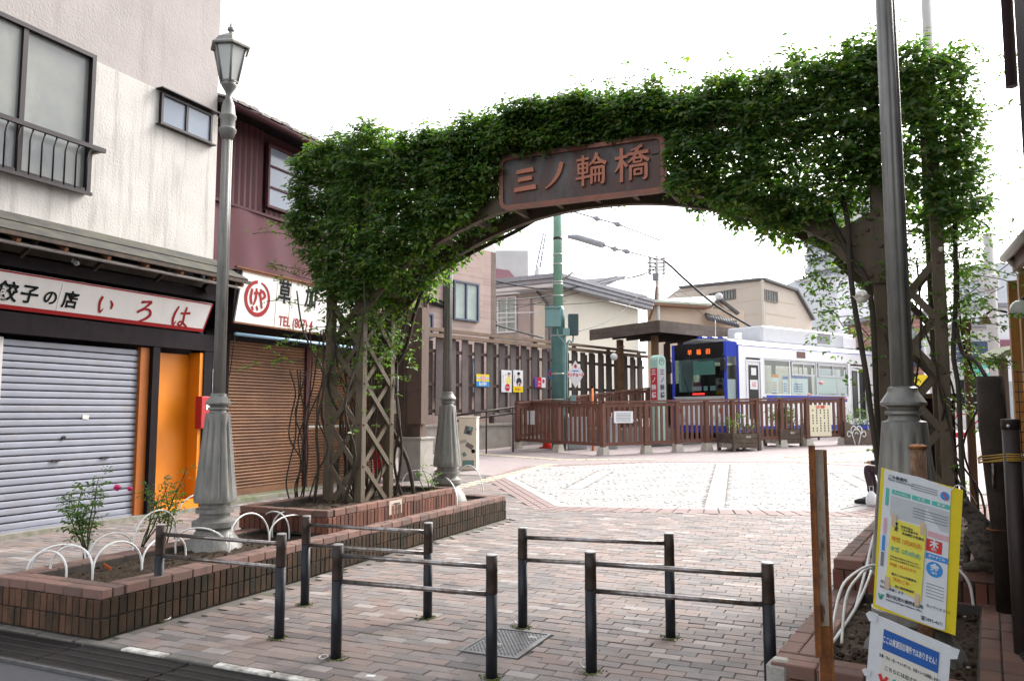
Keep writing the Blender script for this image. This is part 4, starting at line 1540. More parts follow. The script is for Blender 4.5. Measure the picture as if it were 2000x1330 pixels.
dup(lamp, (-5.46, 9.9, 0.37), 0.5, "street lamp seen under the arch's left side, its lantern lost behind the roses")
dup(lamp, (0.195, 5.0, 0.235), 0.9, "nearest street lamp at the right, its pole crossing the arch's right end")

# ================================================================ pipe barriers
m_post = M("blue_grey_paint", (0.012, 0.0145, 0.020), 0.42, 0.0, col2=(0.022, 0.023, 0.027), var=0.8, scale=10, stain=(0.06, 0.034, 0.02), stain_amt=0.5, stain_sc=(14, 14, 5), stain_lo=0.6)
m_sleeve = M("worn_brown_paint", (0.022, 0.016, 0.013), 0.45, 0.0, col2=(0.05, 0.03, 0.02), var=0.9, scale=18, stain=(0.10, 0.085, 0.07), stain_amt=0.5, stain_sc=(25, 25, 9), stain_lo=.58)
m_rail = M("worn_rail", (0.36, 0.35, 0.35), 0.28, 0.85, col2=(0.14, 0.09, 0.06), var=0.9, scale=22, stain=(0.16, 0.075, 0.03), stain_amt=0.55, stain_sc=(14, 14, 14), stain_lo=0.55)
m_capm = M("bare_cap", (0.6, 0.58, 0.55), 0.35, 0.6, var=0.4)
BARS = [((307, 1212), (545, 1246), "blue-grey pipe barrier at the left end, against the brick planter"), ((595, 1181), (835, 1206), "blue-grey pipe barrier second from left in the rear row, before the raised planter"),
  ((656, 1285), (960, 1323), "front pipe barrier left of the drain cover, rusty along its lower rail"), ((1021, 1224), (1310, 1244), "rear pipe barrier standing behind the drain cover"),
  ((1155, 1312), (1506, 1352), "front right pipe barrier ending at the chipped planter corner")]
ms = MB()
for a, b, lb in BARS:
 A, B = P(*a, 'z', 0), P(*b, 'z', 0)
 t = thing("pipe_barrier", lb, "barrier", tuple((A + B) / 2), "pipe barriers across the pavement")
 d = (B - A).normalized()
 for q in (A, B):
  part("post", MB().lathe([(-.05, .0355), (0.5, .0355)], tuple(q), 20), m_post, t)
  part("sleeve", MB().lathe([(0.498, .0365), (0.504, .0375), (0.512, .0365), (0.628, .0355), (0.634, .037), (0.642, .0355), (0.722, .0352)], tuple(q), 20), m_sleeve, t)
  part("cap", MB().lathe([(0.716, .0345), (0.728, .0345), (0.731, .030)], tuple(q), 20), m_capm, t)
 for zz in (0.49, 0.655):
  part("rail", MB().tube([A + d * 0.03 + V((0, 0, zz)), B - d * 0.03 + V((0, 0, zz))], 0.0155, 12), m_rail, t)
 for q in (A, B):
  for k in range(70):
   w = random.uniform(0, 6.28)
   r = 0.036 + abs(random.gauss(0, .025))
   ms.ball((q.x + r * math.cos(w), q.y + r * math.sin(w), 0.002), random.uniform(.004, .009), 5, 3, (1, 1, .7))
for c in cells[:900]:
 if random.random() < 0.35:
  for k in range(6):
   ms.ball((c[1] + random.uniform(-.1, .1), c[2] - 0.0515 + random.uniform(-.004, .004), gz(c[2]) - 0.006), random.uniform(.003, .006), 5, 3, (1.6, 0.8, .8))
solo("moss", ms, m_moss, "moss tufts round barrier posts and in paving joints", "moss", kind='stuff', base=(0, 0, 0))
for i, (q, lb) in enumerate((((632, 1282), "loose metal ring lying by the foot of the front left barrier"), ((325, 1207), "loose metal ring at the first barrier post beside the planter"), ((1143, 1300), "metal ring standing at the foot of the front right barrier"), ((1012, 1215), "metal ring at the foot of the rear barrier behind the drain cover"))):
 c = P(*q, 'z', 0.012)
 tl = 0.2 if i < 2 else 1.2
 solo("metal_ring", MB().tube([c + V((0.028 * math.cos(w), 0.028 * math.sin(w) * math.cos(tl), 0.028 * math.sin(w) * math.sin(tl) + (0.02 if i > 1 else 0))) for w in np.linspace(0, 6.283, 17)], 0.005, 6), m_capm, lb, "ring", "metal rings by the barriers")
c = P(724, 1319, 'z', 0.004)
solo("litter", MB().box(c, (0.055, 0.035, 0.002), ux=(0.97, 0.2, 0)), plain("litter_white", (0.72, 0.72, 0.70)), "small white scrap of paper lying on the pavement near the grating", "litter")

# rusty posts at the front right
m_rusty = M("rusty_white_paint", (0.50, 0.46, 0.40), 0.7, col2=(0.36, 0.24, 0.15), var=.8, scale=9, stain=(0.15, 0.055, 0.02), stain_amt=0.95, stain_sc=(26, 26, 7), stain_lo=0.54, stain_hi=0.62, bump=0.4)
m_rusty2 = M("bare_rust", (0.30, 0.115, 0.035), 0.85, col2=(0.13, 0.05, 0.025), var=1.0, scale=16, stain=(0.06, 0.03, 0.02), stain_amt=0.6, stain_sc=(18, 18, 3), bump=0.5)
q = P(1596, 1000, 'y', 4.0)
ct = thing("channel_post", "rusty steel channel post with flaking white paint standing before the right bed", "post", (q.x, 4.0, 0))
uu = V((math.cos(YAW), math.sin(YAW), 0))
vv = V((-uu.y, uu.x, 0))
b = V((q.x, 4.0, 0))
part("web", MB().box(b + uu * 0.012 + V((0, 0, 0.71)), (0.052, 0.006, 1.42), uu, vv), m_rusty, ct)
part("flange", MB().box(b - uu * 0.017 - vv * 0.017 + V((0, 0, 0.96)), (0.008, 0.035, 0.96), uu, vv), m_rusty2, ct)
part("flange", MB().box(b - uu * 0.028 - vv * 0.020 + V((0, 0, 0.96)), (0.02, 0.005, 0.96), uu, vv), m_rusty2, ct)
part("flange", MB().box(b + uu * 0.041 - vv * 0.012 + V((0, 0, 0.71)), (0.007, 0.03, 1.42), uu, vv), m_rusty2, ct)
part("lower_web", MB().box(b + uu * 0.012 - vv * 0.005 + V((0, 0, 0.30)), (0.053, 0.006, 0.62), uu, vv), m_rusty2, ct)

# ================================================================ the rose arch
m_arch = M("arch_paint", (0.130, 0.100, 0.066), 0.65, col2=(0.092, 0.07, 0.048), var=0.9, scale=6, stain=(0.035, 0.03, 0.022), stain_amt=0.6, stain_sc=(9, 9, 1.2), bump=0.15, bscale=40)
m_bolt = M("bolt_paint", (0.12, 0.075, 0.055), 0.5, 0.2, var=0.6, scale=30)
arch = thing("rose_arch", "large brown lattice arch spanning the pavement between two brick planters, overgrown with roses", "arch", (-2.72, 8.3, 0.4))
ZB, ZT = 0.40, 4.70
LX = (-6.08, -5.615)
RX = (0.165, 0.645)
YF, YR = 8.0, 8.62
pw = 0.10
for x in LX + RX:
 for y in (YF, YR):
  part("post", MB().bbox((x, y, (ZB + ZT) / 2), (pw, pw, ZT - ZB), 0.008), m_arch, arch)


def lattice(A, B, nrm, z0, z1, cell):
 """crossing slats between two posts A, B (xy), one layer behind the other"""
 A, B, nrm = V(A), V(B), V(nrm)
 L = (B - A).length
 d = (B - A).normalized()
 z = z0
 while z + cell <= z1 + 0.01:
  for k, (za, zb_) in enumerate(((z, z + cell), (z + cell, z))):
   o = nrm * (0.028 * (1 if k else -1) * 0.5)
   part("lattice_slat", MB().beam(A + o + V((0, 0, za)), B + o + V((0, 0, zb_)), 0.02, 0.062, side=nrm), m_arch, arch)
  z += cell


h2 = pw / 2 - 0.01
for (xa, xb) in (LX, RX):
 for y, s in ((YF, -1), (YR, 1)):
  lattice((xa + h2, y + s * 0.02, 0), (xb - h2, y + s * 0.02, 0), (0, s, 0), 0.44, 2.95, 0.50)
 for x, s in ((xa, -1), (xb, 1)):
  lattice((x + s * 0.02, YF + h2, 0), (x + s * 0.02, YR - h2, 0), (s, 0, 0), 0.44, 2.95, 0.50)
for (xa, xb) in (LX, RX):
 for z in np.arange(0.44, 3.0, 0.5):
  for x in (xa, xb):
   part("bolt", MB().ball((x, YF - pw / 2, z + 0.0), 0.018, 8, 5, (1, .7, 1)), m_bolt, arch)
  for y in (YF, YR):
   part("bolt", MB().ball((xb + pw / 2, y, z), 0.018, 8, 5, (.7, 1, 1)), m_bolt, arch)
XC = (LX[1] + RX[0]) / 2
HS = (RX[0] - LX[1]) / 2 + 0.02


def zbot(x):
 return 3.97 - 1.09 * (abs(x - XC) / HS) ** 2.15


for y in (YF, YR):
 # curved rib in six lengths
 n = 48
 xs = [XC - HS + 2 * HS * i / n for i in range(n + 1)]
 for k in range(6):
  mb = MB()
  seg = xs[k * 8:(k + 1) * 8 + 1]
  lo = [V((x, y - 0.045, zbot(x))) for x in seg]
  hi = []
  for x in seg:
   sl_ = (zbot(x + .01) - zbot(x - .01)) / .02
   q = V((-sl_, 0, 1)).normalized()
   hi.append(V((x, y - 0.045, zbot(x))) + q * 0.17)
  for i in range(8):
   g0 = 0.004 if i == 0 else 0
   mb.prism([lo[i], lo[i + 1], hi[i + 1], hi[i]], (0, 0.09, 0))
  part("arch_rib", mb, m_arch, arch)
 for (xa, xb) in (LX, RX):
  s = 1 if xa < -3 else -1
  xi = xb if s > 0 else xa
  f = y - 0.075 if y == YF else y + 0.055
  part("gusset_plate", MB().prism([(xi - s * .068, f, 2.78), (xi + s * .085, f, 2.78), (xi + s * .30, f, 3.00), (xi + s * .42, f, 3.14), (xi + s * .30, f, 3.33), (xi - s * .068, f, 3.52)], (0, 0.02, 0)), m_arch, arch)
  for (a, b) in ((.0, 2.85), (.0, 3.42), (.09, 3.28), (-.02, 3.12), (.07, 2.85)):
   part("bolt", MB().ball((xi + s * a, f + (0 if y == YF else 0.02), b), 0.021, 8, 5, (1, .7, 1)), m_bolt, arch)
 part("top_beam", MB().box(((LX[0] + RX[1]) / 2, y, 4.58), (RX[1] - LX[0] + 0.1, 0.11, 0.13)), m_arch, arch)
 for x in np.arange(-5.1, -0.3, 0.55):
  za = zbot(x) + 0.15
  if 4.52 - za > 0.1:
   part("strut", MB().beam((x, y + 0.02, za), (x + (0.35 if x < XC else -0.35), y + 0.02, 4.52), 0.03, 0.06, side=(0, 1, 0)), m_arch, arch)
for i in range(13):
 x = XC - HS * 0.94 + 2 * HS * 0.94 * i / 12
 part("cross_bar", MB().beam((x, YF + .04, zbot(x) + 0.07), (x, YR - .04, zbot(x) + 0.07), 0.05, 0.07), m_arch, arch)
for x in np.arange(-6.0, 0.7, 0.66):
 part("cross_bar", MB().beam((x, YF + .05, 4.60), (x, YR - .05, 4.60), 0.05, 0.07), m_arch, arch)

# ---- copper name board
m_copper = M("copper_frame", (0.27, 0.105, 0.07), 0.5, 0.25, col2=(0.16, 0.085, 0.065), var=0.9, scale=6, stain=(0.12, 0.10, 0.09), stain_amt=0.5, stain_sc=(5, 5, 3))
m_copperl = M("copper_letters", (0.40, 0.15, 0.09), 0.45, 0.25, col2=(0.30, 0.11, 0.075), var=0.7, scale=9)
m_patina = M("dark_patina", (0.075, 0.06, 0.058), 0.5, 0.3, col2=(0.12, 0.06, 0.045), var=0.9, scale=4.5, stain=(0.13, 0.155, 0.16), stain_amt=0.75, stain_sc=(2.4, 2.4, 1.1), stain_lo=0.48, stain_hi=0.72, bump=0.25, bscale=70)
sx0, sx1, sz0, sz1 = -3.672, -1.79, 3.846, 4.457
SY = 7.85


def rrect(x0, x1, z0, z1, r, y, n=6):
 o = []
 for cx_, cz_, a0 in ((x1 - r, z1 - r, 0), (x0 + r, z1 - r, 90), (x0 + r, z0 + r, 180), (x1 - r, z0 + r, 270)):
  for k in range(n + 1):
   w = math.radians(a0 + 90 * k / n)
   o.append(V((cx_ + r * math.cos(w), y, cz_ + r * math.sin(w))))
 return o


nb = thing("name_board", "dark copper name board with raised lettering hanging on the front of the rose arch", "sign", ((sx0 + sx1) / 2, SY, sz0))
part("plate", MB().prism(rrect(sx0 + .02, sx1 - .02, sz0 + .02, sz1 - .02, .07, SY), (0, 0.04, 0)), m_patina, nb)
a, b, c, d_ = rrect(sx0, sx1, sz0, sz1, .09, SY - 0.03), rrect(sx0 + .046, sx1 - .046, sz0 + .046, sz1 - .046, .055, SY - 0.03), None, None
n = len(a)
vs = a + b + [p + V((0, .075, 0)) for p in a] + [p + V((0, .03, 0)) for p in b]
fs = []
for i in range(n):
 j = (i + 1) % n
 fs += [(i, n + i, n + j, j), (i, j, 2 * n + j, 2 * n + i), (n + i, 3 * n + i, 3 * n + j, n + j)]
part("frame", MB().add(vs, fs), m_copper, nb)
KANJI = {
 "三": [([(16, 82), (84, 86)], [15, 13, 17]), ([(22, 50), (78, 54)], [15, 13, 17]), ([(6, 12), (94, 17)], [17, 14, 19])],
 "ノ": [([(74, 96), (60, 54), (34, 22), (8, 4)], [18, 15, 10, 4])],
 "輪": [([(4, 86), (46, 89)], [8, 9]), ([(10, 72), (10, 40)], [8, 7]), ([(8, 72), (42, 73)], [7, 8]), ([(41, 74), (40, 40)], [8, 7]), ([(10, 57), (40, 58)], [6, 6]), ([(10, 41), (40, 42)], [7, 7]), ([(1, 24), (50, 28)], [8, 9]), ([(26, 100), (25, -2)], [9, 9]),
           ([(74, 102), (64, 80), (48, 64)], [12, 9, 5]), ([(72, 96), (84, 78), (104, 66)], [7, 11, 12]), ([(64, 70), (88, 71)], [7, 8]), ([(56, 54), (55, 2)], [9, 8]), ([(54, 54), (98, 55)], [8, 9]), ([(96, 56), (95, 6), (86, 2)], [10, 10, 4]), ([(69, 52), (68, 6)], [6, 6]), ([(82, 52), (81, 6)], [6, 6]), ([(56, 31), (94, 32)], [7, 7])],
 "橋": [([(2, 72), (40, 76)], [9, 10]), ([(22, 102), (21, -2)], [11, 10]), ([(20, 68), (12, 46), (0, 30)], [10, 8, 4]), ([(25, 62), (38, 44)], [7, 10]),
           ([(86, 104), (70, 96), (52, 92)], [11, 8, 5]), ([(42, 80), (104, 83)], [9, 11]), ([(72, 94), (62, 72), (42, 54)], [10, 9, 4]), ([(76, 78), (90, 66), (106, 56)], [6, 10, 11]), ([(60, 66), (61, 52)], [7, 7]), ([(60, 66), (84, 67), (83, 53)], [-7, 7, 7]), ([(61, 53), (83, 54)], [6, 6]),
           ([(50, 42), (49, 0)], [9, 8]), ([(48, 42), (100, 44)], [8, 9]), ([(98, 45), (97, 6), (88, 0)], [10, 10, 4]), ([(62, 30), (63, 14)], [7, 7]), ([(62, 30), (84, 31), (83, 15)], [-7, 7, 7]), ([(63, 15), (83, 16)], [6, 6])]}
mb_ = None
for c_, px, py, s in (("三", 1027, 352, .285), ("ノ", 1087, 344, .29), ("輪", 1154, 333, .325), ("橋", 1233, 322, .345)):
 q = P(px, py, 'y', SY)
 part("lettering", brush(MB(), KANJI[c_], (q.x, SY - 0.001, q.z), (1, 0, 0), (0, 0, 1), s, 0.028), m_copperl, nb)

# ================================================================ climbing roses
m_leaf = leaf_mat("rose_leaf", [(0.030, 0.070, 0.021), (0.045, 0.100, 0.027), (0.068, 0.125, 0.034), (0.10, 0.150, 0.034), (0.046, 0.108, 0.044), (0.14, 0.150, 0.034), (0.03, 0.075, 0.026)], 0.45, 0.38)
m_leafy = leaf_mat("young_rose_leaf", [(0.05, 0.11, 0.02), (0.09, 0.15, 0.025), (0.035, 0.085, 0.02), (0.13, 0.16, 0.03)], 0.42)
m_stem = M("rose_stem", (0.055, 0.042, 0.03), 0.8, col2=(0.035, 0.03, 0.022), var=0.9, scale=20, bump=0.3)
m_greenstem = M("green_stem", (0.05, 0.065, 0.025), 0.7, col2=(0.06, 0.045, 0.03), var=0.8, scale=14)
m_petal = M("white_petal", (0.80, 0.77, 0.68), 0.6, var=0.4)
m_pink = M("pink_petal", (0.60, 0.04, 0.16), 0.6, col2=(0.45, 0.02, 0.10), var=0.6, scale=30)
m_pale = M("pale_pink_petal", (0.75, 0.42, 0.42), 0.6, var=0.5)


def flower(parent, c, r, mat):
 mb = MB()
 c = V(c)
 rr = random.Random(int(c.x * 1000) + 3)
 for ringi, (k, tilt, sc) in enumerate(((6, 0.35, 1.0), (5, 0.8, 0.8), (4, 1.15, 0.55))):
  for i in range(k):
   w = 6.283 * i / k + ringi + rr.uniform(-.2, .2)
   o = V((math.cos(w) * math.cos(tilt), math.sin(w) * math.cos(tilt), math.sin(tilt)))
   s = V((-math.sin(w), math.cos(w), 0))
   n_ = o.cross(s)
   L = r * sc
   base = c - V((0, 0, r * .3))
   mb.add([base, base + o * L * .6 + s * L * .5 - n_ * L * .1, base + o * L * 1.05 + s * L * .28 + V((0, 0, L * .1)), base + o * L * 1.05 - s * L * .28 + V((0, 0, L * .1)), base + o * L * .6 - s * L * .5 - n_ * L * .1], [(0, 1, 2, 3, 4)])
 mb.ball(c, r * .75, 10, 7)
 return part("flower", mb, mat, parent)


top_px = [(583, 352), (600, 322), (640, 300), (700, 275), (730, 268), (765, 297), (830, 287), (880, 266), (950, 250), (1010, 238), (1090, 208), (1150, 212), (1220, 196), (1300, 206), (1380, 192), (1440, 176), (1500, 162), (1560, 142), (1640, 128), (1700, 112), (1760, 104), (1830, 112), (1872, 126), (1890, 170), (1898, 215)]
bot_px = [(583, 430), (600, 475), (622, 530), (650, 575), (700, 575), (735, 570), (775, 552), (820, 506), (860, 466), (905, 432), (950, 410), (974, 330), (985, 305), (1100, 288), (1200, 274), (1296, 260), (1304, 362), (1340, 382), (1390, 390), (1450, 418), (1510, 438), (1560, 452), (1610, 420), (1650, 395), (1690, 350), (1740, 350), (1800, 400), (1850, 430), (1898, 440)]
TP = [P(x, y, 'y', 7.95) for x, y in top_px]
BP = [P(x, y, 'y', 7.95) for x, y in bot_px]
tx_, tz_ = np.array([p.x for p in TP]), np.array([p.z for p in TP])
bx_, bz_ = np.array([p.x for p in BP]), np.array([p.z for p in BP])


def vine_clusters(x0, x1, n, rs):
 c, o = [], []
 while len(c) < n:
  x = rs.uniform(x0, x1)
  zt, zb = np.interp(x, tx_, tz_), np.interp(x, bx_, bz_)
  zt += 0.05 * math.sin(x * 9) + 0.06 * math.sin(x * 23 + 1) + rs.exponential(.03)
  zb += 0.06 * math.sin(x * 13 + 2)
  u = rs.rand()
  if u < 0.50:        # front
   z = rs.uniform(zb, zt)
   y = 7.82 + 0.12 * math.sin(x * 6 + z * 7) * math.sin(z * 9 - x * 3) + rs.normal(0, .05)
   d = (rs.normal(0, .3), -1, 0.25 + rs.normal(0, .3))
   if sx0 - .06 < x < sx1 + .06 and z < sz1 + .06:
    continue
  elif u < 0.72:      # top
   z = zt - abs(rs.normal(0, .06))
   y = rs.uniform(7.95 if sx0 < x < sx1 else 7.8, 8.8)
   d = (rs.normal(0, .4), rs.normal(0, .4) - .2, 1)
  elif u < 0.88:      # back
   if sx0 < x < sx1:
    zb = 4.1
   z = rs.uniform(zb, zt)
   y = 8.78 + rs.normal(0, .06)
   d = (rs.normal(0, .3), 1, 0.2)
  else:               # inside and underside
   z = zb + abs(rs.normal(0, .10)) if rs.rand() < 0.5 else rs.uniform(zb, zt)
   y = rs.uniform(7.9, 8.75)
   d = (rs.normal(0, .5), rs.normal(0, .5) - .3, -0.2)
   if sx0 - .02 < x < sx1 + .02 and z < sz1 and y < 8.0:
    continue
  # holes: thin the foliage where a slow noise is low, more towards the right
  hole = math.sin(x * 5.1 + 1.3) * math.sin(z * 6.7 + .5) + 0.6 * math.sin(x * 13.7 + z * 9.1) + 0.5 * math.sin(z * 17 - x * 4)
  lim = -1.05 + 0.45 * max(0.0, min(1.0, (x + 2.5) / 2.5))
  if hole < lim - .25 and rs.rand() < 0.9:
   continue
  c.append((x, y, z))
  o.append(d)
 return np.array(c), np.array(o)


def shoot(p, d, L, k, rs, droop=0.15, r=0.004):
 """thin curved shoot: path points, leaf centres and leaf directions"""
 p, d = V(p), V(d).normalized()
 pts, cs, os_ = [p.copy()], [], []
 for i in range(k):
  d = (d + V((rs.normal(0, .12), rs.normal(0, .12), rs.normal(0, .06) - droop / k))).normalized()
  p = p + d * (L / k)
  pts.append(p.copy())
  if i > 0:
   w = rs.uniform(0, 6.28)
   cs.append(tuple(p))
   os_.append((math.cos(w), math.sin(w), 0.5))
 return pts, cs, os_


def stem_path(p0, p1, k, jit, rs):
 p0, p1 = V(p0), V(p1)
 pts = [p0]
 for i in range(1, k):
  pts.append(p0.lerp(p1, i / k) + V((rs.normal(0, jit), rs.normal(0, jit), 0)))
 pts.append(p1)
 return catmull([tuple(p) for p in pts], 4)


rsA = np.random.RandomState(11)
for side in (0, 1):
 x0, x1 = (-6.5, -2.7) if side == 0 else (-2.7, 0.99)
 t = thing("climbing_rose", ("dense climbing rose covering the left half of the arch with dark green leaves" if side == 0 else "climbing rose over the right half of the arch, sky showing through its leaves"), "rose",
              ((-5.85, 8.3, 0.5) if side == 0 else (0.4, 8.3, 0.47)), "climbing roses on the arch")
 c, o = vine_clusters(x0, x1, 10500 if side == 0 else 8000, rsA)
 fol = [sprays(c, o, 7, 0.068, 0.13, rs=rsA)]
 # thin shoots over the top and the ends
 stems = MB()
 shc, sho = [], []
 for i in range(60):
  x = rsA.uniform(x0 + .1, x1 - .1)
  zt = np.interp(x, tx_, tz_)
  pts, cs, os_ = shoot((x, rsA.uniform(7.8, 8.7), zt - .1), (rsA.normal(0, .5), rsA.normal(-.1, .4), 1), rsA.uniform(.25, .62), 6, rsA, 0.5)
  stems.tube(pts, 0.0028, 4)
  shc += cs
  sho += os_
 ends = []
 if side == 0:
  ends = [((-6.3, 7.85, 3.6), (-1, -.3, .7), .75), ((-6.2, 7.8, 3.3), (-1, -.4, .5), .7), ((-6.25, 7.8, 4.0), (-1, -.2, .5), .5), ((-6.1, 7.8, 2.6), (-1, -.5, -.1), .6), ((-6.2, 7.75, 2.4), (-1, -.4, .1), .7), ((-6.2, 7.8, 3.0), (-.8, -.3, .4), .6)]
 else:
  ends = [((.9, 8.2, 4.1), (1, 0, .3), .5), ((.9, 8.1, 3.7), (1, -.2, .1), .6), ((.85, 8.2, 3.3), (1, 0, .4), .5), ((.8, 8.2, 3.0), (1, -.1, -.1), .5), ((.9, 8.2, 4.6), (1, .2, .5), .6), ((.8, 8.1, 2.4), (1, 0, .1), .45), ((.8, 8.1, 2.0), (1, -.1, .15), .4)]
 for p_, d_, L_ in ends:
  for q in range(2):
   pts, cs, os_ = shoot(V(p_) + V((0, rsA.normal(0, .1), rsA.normal(0, .1))), d_, L_, 7, rsA, 0.4)
   stems.tube(pts, 0.004, 5)
   shc += cs
   sho += os_
 fol2 = [sprays(np.array(shc), np.array(sho), 5, 0.05, 0.09, rs=rsA)]
 # leaves lower down the leg
 lo, loo = [], []
 n_low = 900 if side == 0 else 700
 for i in range(n_low):
  if side == 0:
   z = 3.3 - abs(rsA.normal(0, .75))
   if z < 1.0:
    continue
   x, y = rsA.uniform(-6.22, -5.3), rsA.uniform(7.75, 8.9)
   if z < 2.1 and rsA.rand() < .5:
    continue
  else:
   z = 3.6 - abs(rsA.normal(0, .85))
   if z < 1.05:
    continue
   x = rsA.uniform(-.5, .95)
   y = rsA.uniform(7.7, 8.8)
   if .02 < x < .62 and rsA.rand() < .6 and y < 8:
    continue
   if x < -0.1 and (z < 2.3 or z > 3.35) and rsA.rand() < .75:
    continue
  lo.append((x, y, z))
  w = rsA.uniform(0, 6.28)
  loo.append((math.cos(w), math.sin(w) - .4, .3))
 if side == 1:
  for i in range(520):
   z = 4.2 - abs(rsA.normal(0, 1.3))
   if z > 1.5:
    lo.append((rsA.uniform(.62, 1.02) + .04 * math.sin(z * 7), rsA.uniform(7.8, 8.75), z))
    loo.append((.8, -.5, .2))
 fol2.append(sprays(np.array(lo), np.array(loo), 6, 0.052, 0.11, rs=rsA))
 for nm, L_, mt in (("foliage", fol, m_leaf), ("young_foliage", fol2, m_leafy)):
  me = leaf_mesh(nm, *[np.concatenate([q[i] for q in L_]) for i in range(4)], mt)
  me.transform(Matrix.Translation(-WL[t.name]))
  ob = link(nm, me, t)
  ob['kind'] = 'stuff'
 part("shoots", stems, m_greenstem, t, kind='stuff')
 # main stems
 if side == 0:
  roots = [(-6.1, 7.75), (-6.0, 8.2), (-5.8, 8.5), (-5.6, 8.75), (-5.75, 7.85), (-6.15, 8.4), (-5.5, 8.8), (-5.9, 8.0)]
  for i, (a, b) in enumerate(roots):
   p1 = (a + rsA.normal(0, .25), b + rsA.normal(0, .15), rsA.uniform(2.8, 3.6))
   part("stem", MB().tube(stem_path((a, b, .46), p1, 5, .06, rsA), [0.021 - 0.00055 * q for q in range(21)], 7), m_stem, t)
  part("stem", MB().tube(catmull([(-5.42, 8.95, .45), (-5.5, 8.9, .95), (-5.72, 8.75, 1.5), (-5.75, 8.7, 1.9), (-5.5, 8.8, 2.4), (-5.35, 8.8, 2.9), (-5.1, 8.75, 3.3), (-4.5, 8.75, 3.60), (-3.9, 8.72, 3.80), (-3.5, 8.66, 3.96)], 5), 0.026, 8), m_stem, t)
  thin = [((-6.35, 7.7, .45), (-6.3, 7.7, 2.1)), ((-6.25, 7.75, .45), (-6.0, 7.8, 2.6)), ((-5.9, 8.2, .45), (-5.8, 8.1, 2.7)), ((-6.0, 8.5, .45), (-6.1, 8.3, 2.8)), ((-5.7, 8.3, .45), (-5.65, 8.5, 2.9))]
 else:
  for pts in ([(1722, 955, 7.55), (1712, 885, 7.55), (1700, 800, 7.6), (1693, 740, 7.6), (1678, 650, 7.7), (1668, 590, 7.75), (1660, 520, 7.8), (1655, 430, 7.85), (1640, 370, 7.9)],
     [(1728, 930, 7.7), (1716, 840, 7.7), (1711, 760, 7.7), (1708, 680, 7.75), (1703, 600, 7.8), (1690, 540, 7.8), (1660, 500, 7.85), (1620, 420, 7.9)]):
   part("stem", MB().tube(catmull([tuple(P(x, y, 'y', Y)) for x, y, Y in pts], 5), 0.024, 8), m_stem, t)
  part("stem", MB().tube(catmull([tuple(P(x, y, 'y', Y)) for x, y, Y in ((1885, 1000, 7.6), (1878, 900, 7.7), (1872, 760, 7.8), (1862, 690, 7.9), (1866, 600, 8.0), (1866, 480, 8.0), (1862, 380, 8.0), (1850, 250, 8.1))], 5), 0.02, 8), m_stem, t)
  part("stem", MB().tube(catmull([tuple(P(x, y, 'y', Y)) for x, y, Y in ((1868, 640, 7.95), (1880, 690, 7.9), (1905, 705, 7.8), (1925, 735, 7.6))], 5), 0.017, 8), m_stem, t)
  thin = [((.3, 7.9, .45), (.35, 7.95, 2.6)), ((.75, 7.9, .45), (.6, 7.95, 2.4)), ((.5, 8.3, .45), (.3, 8.2, 3.0)), ((.2, 7.85, .45), (.1, 7.85, 2.3)), ((.85, 8.1, .45), (.8, 8.1, 3.0)), ((.2, 8.5, .45), (.5, 8.6, 2.9))]
 for a, b in thin:
  for q in range(4 if side == 0 else 2):
   part("stem", MB().tube(stem_path(V(a) + V((rsA.normal(0, .05), rsA.normal(0, .05), 0)), V(b) + V((rsA.normal(0, .12), rsA.normal(0, .1), 0)), 6, .045, rsA), 0.009, 6), m_stem, t)
 if side == 0:
  flower(t, P(640, 455, 'y', 7.7), 0.05, m_petal)
  flower(t, P(563, 432, 'y', 7.6), 0.025, m_petal)
 else:
  flower(t, P(1683, 580, 'y', 7.5), 0.075, m_petal)
  flower(t, P(1838, 487, 'y', 7.85), 0.03, m_petal)


# ---- small rose bushes in the left bed and other shrubs
def bush(name, label, base, h, r, n, cat="rose bush", group=None, lm=None, leaf=0.04, seed=1, flowers=(), fm=None, stems=5):
 rs = np.random.RandomState(seed)
 t = thing(name, label, cat, tuple(base), group)
 base = V(base)
 cs, os_ = [], []
 mb = MB()
 for i in range(stems):
  w = rs.uniform(0, 6.28)
  lean = rs.uniform(.1, 1.0) * r
  d = V((math.cos(w) * lean, math.sin(w) * lean, h * rs.uniform(.65, 1.0)))
  k = 10
  pts, c, o = shoot(base + V((rs.normal(0, .02), rs.normal(0, .02), -.03)), d, d.length, k, rs, -0.02)
  mb.tube(pts, [0.007 * (1 - .7 * q / k) + 0.0015 for q in range(k + 1)], 5)
  for q, oo in zip(c[2:], o[2:]):
   for _ in range(max(1, n // (stems * 7))):
    cs.append((q[0] + rs.normal(0, .03), q[1] + rs.normal(0, .03), q[2] + rs.normal(0, .03)))
    os_.append(oo)
 part("stems", mb, m_greenstem, t)
 me = leaf_mesh("foliage", *sprays(np.array(cs), np.array(os_), 5, leaf, leaf * 1.9, rs=rs), lm or m_leaf)
 me.transform(Matrix.Translation(-base))
 ob = link("foliage", me, t)
 ob['kind'] = 'stuff'
 for f in flowers:
  flower(t, f[:3], f[3], fm or m_pink)
 return t


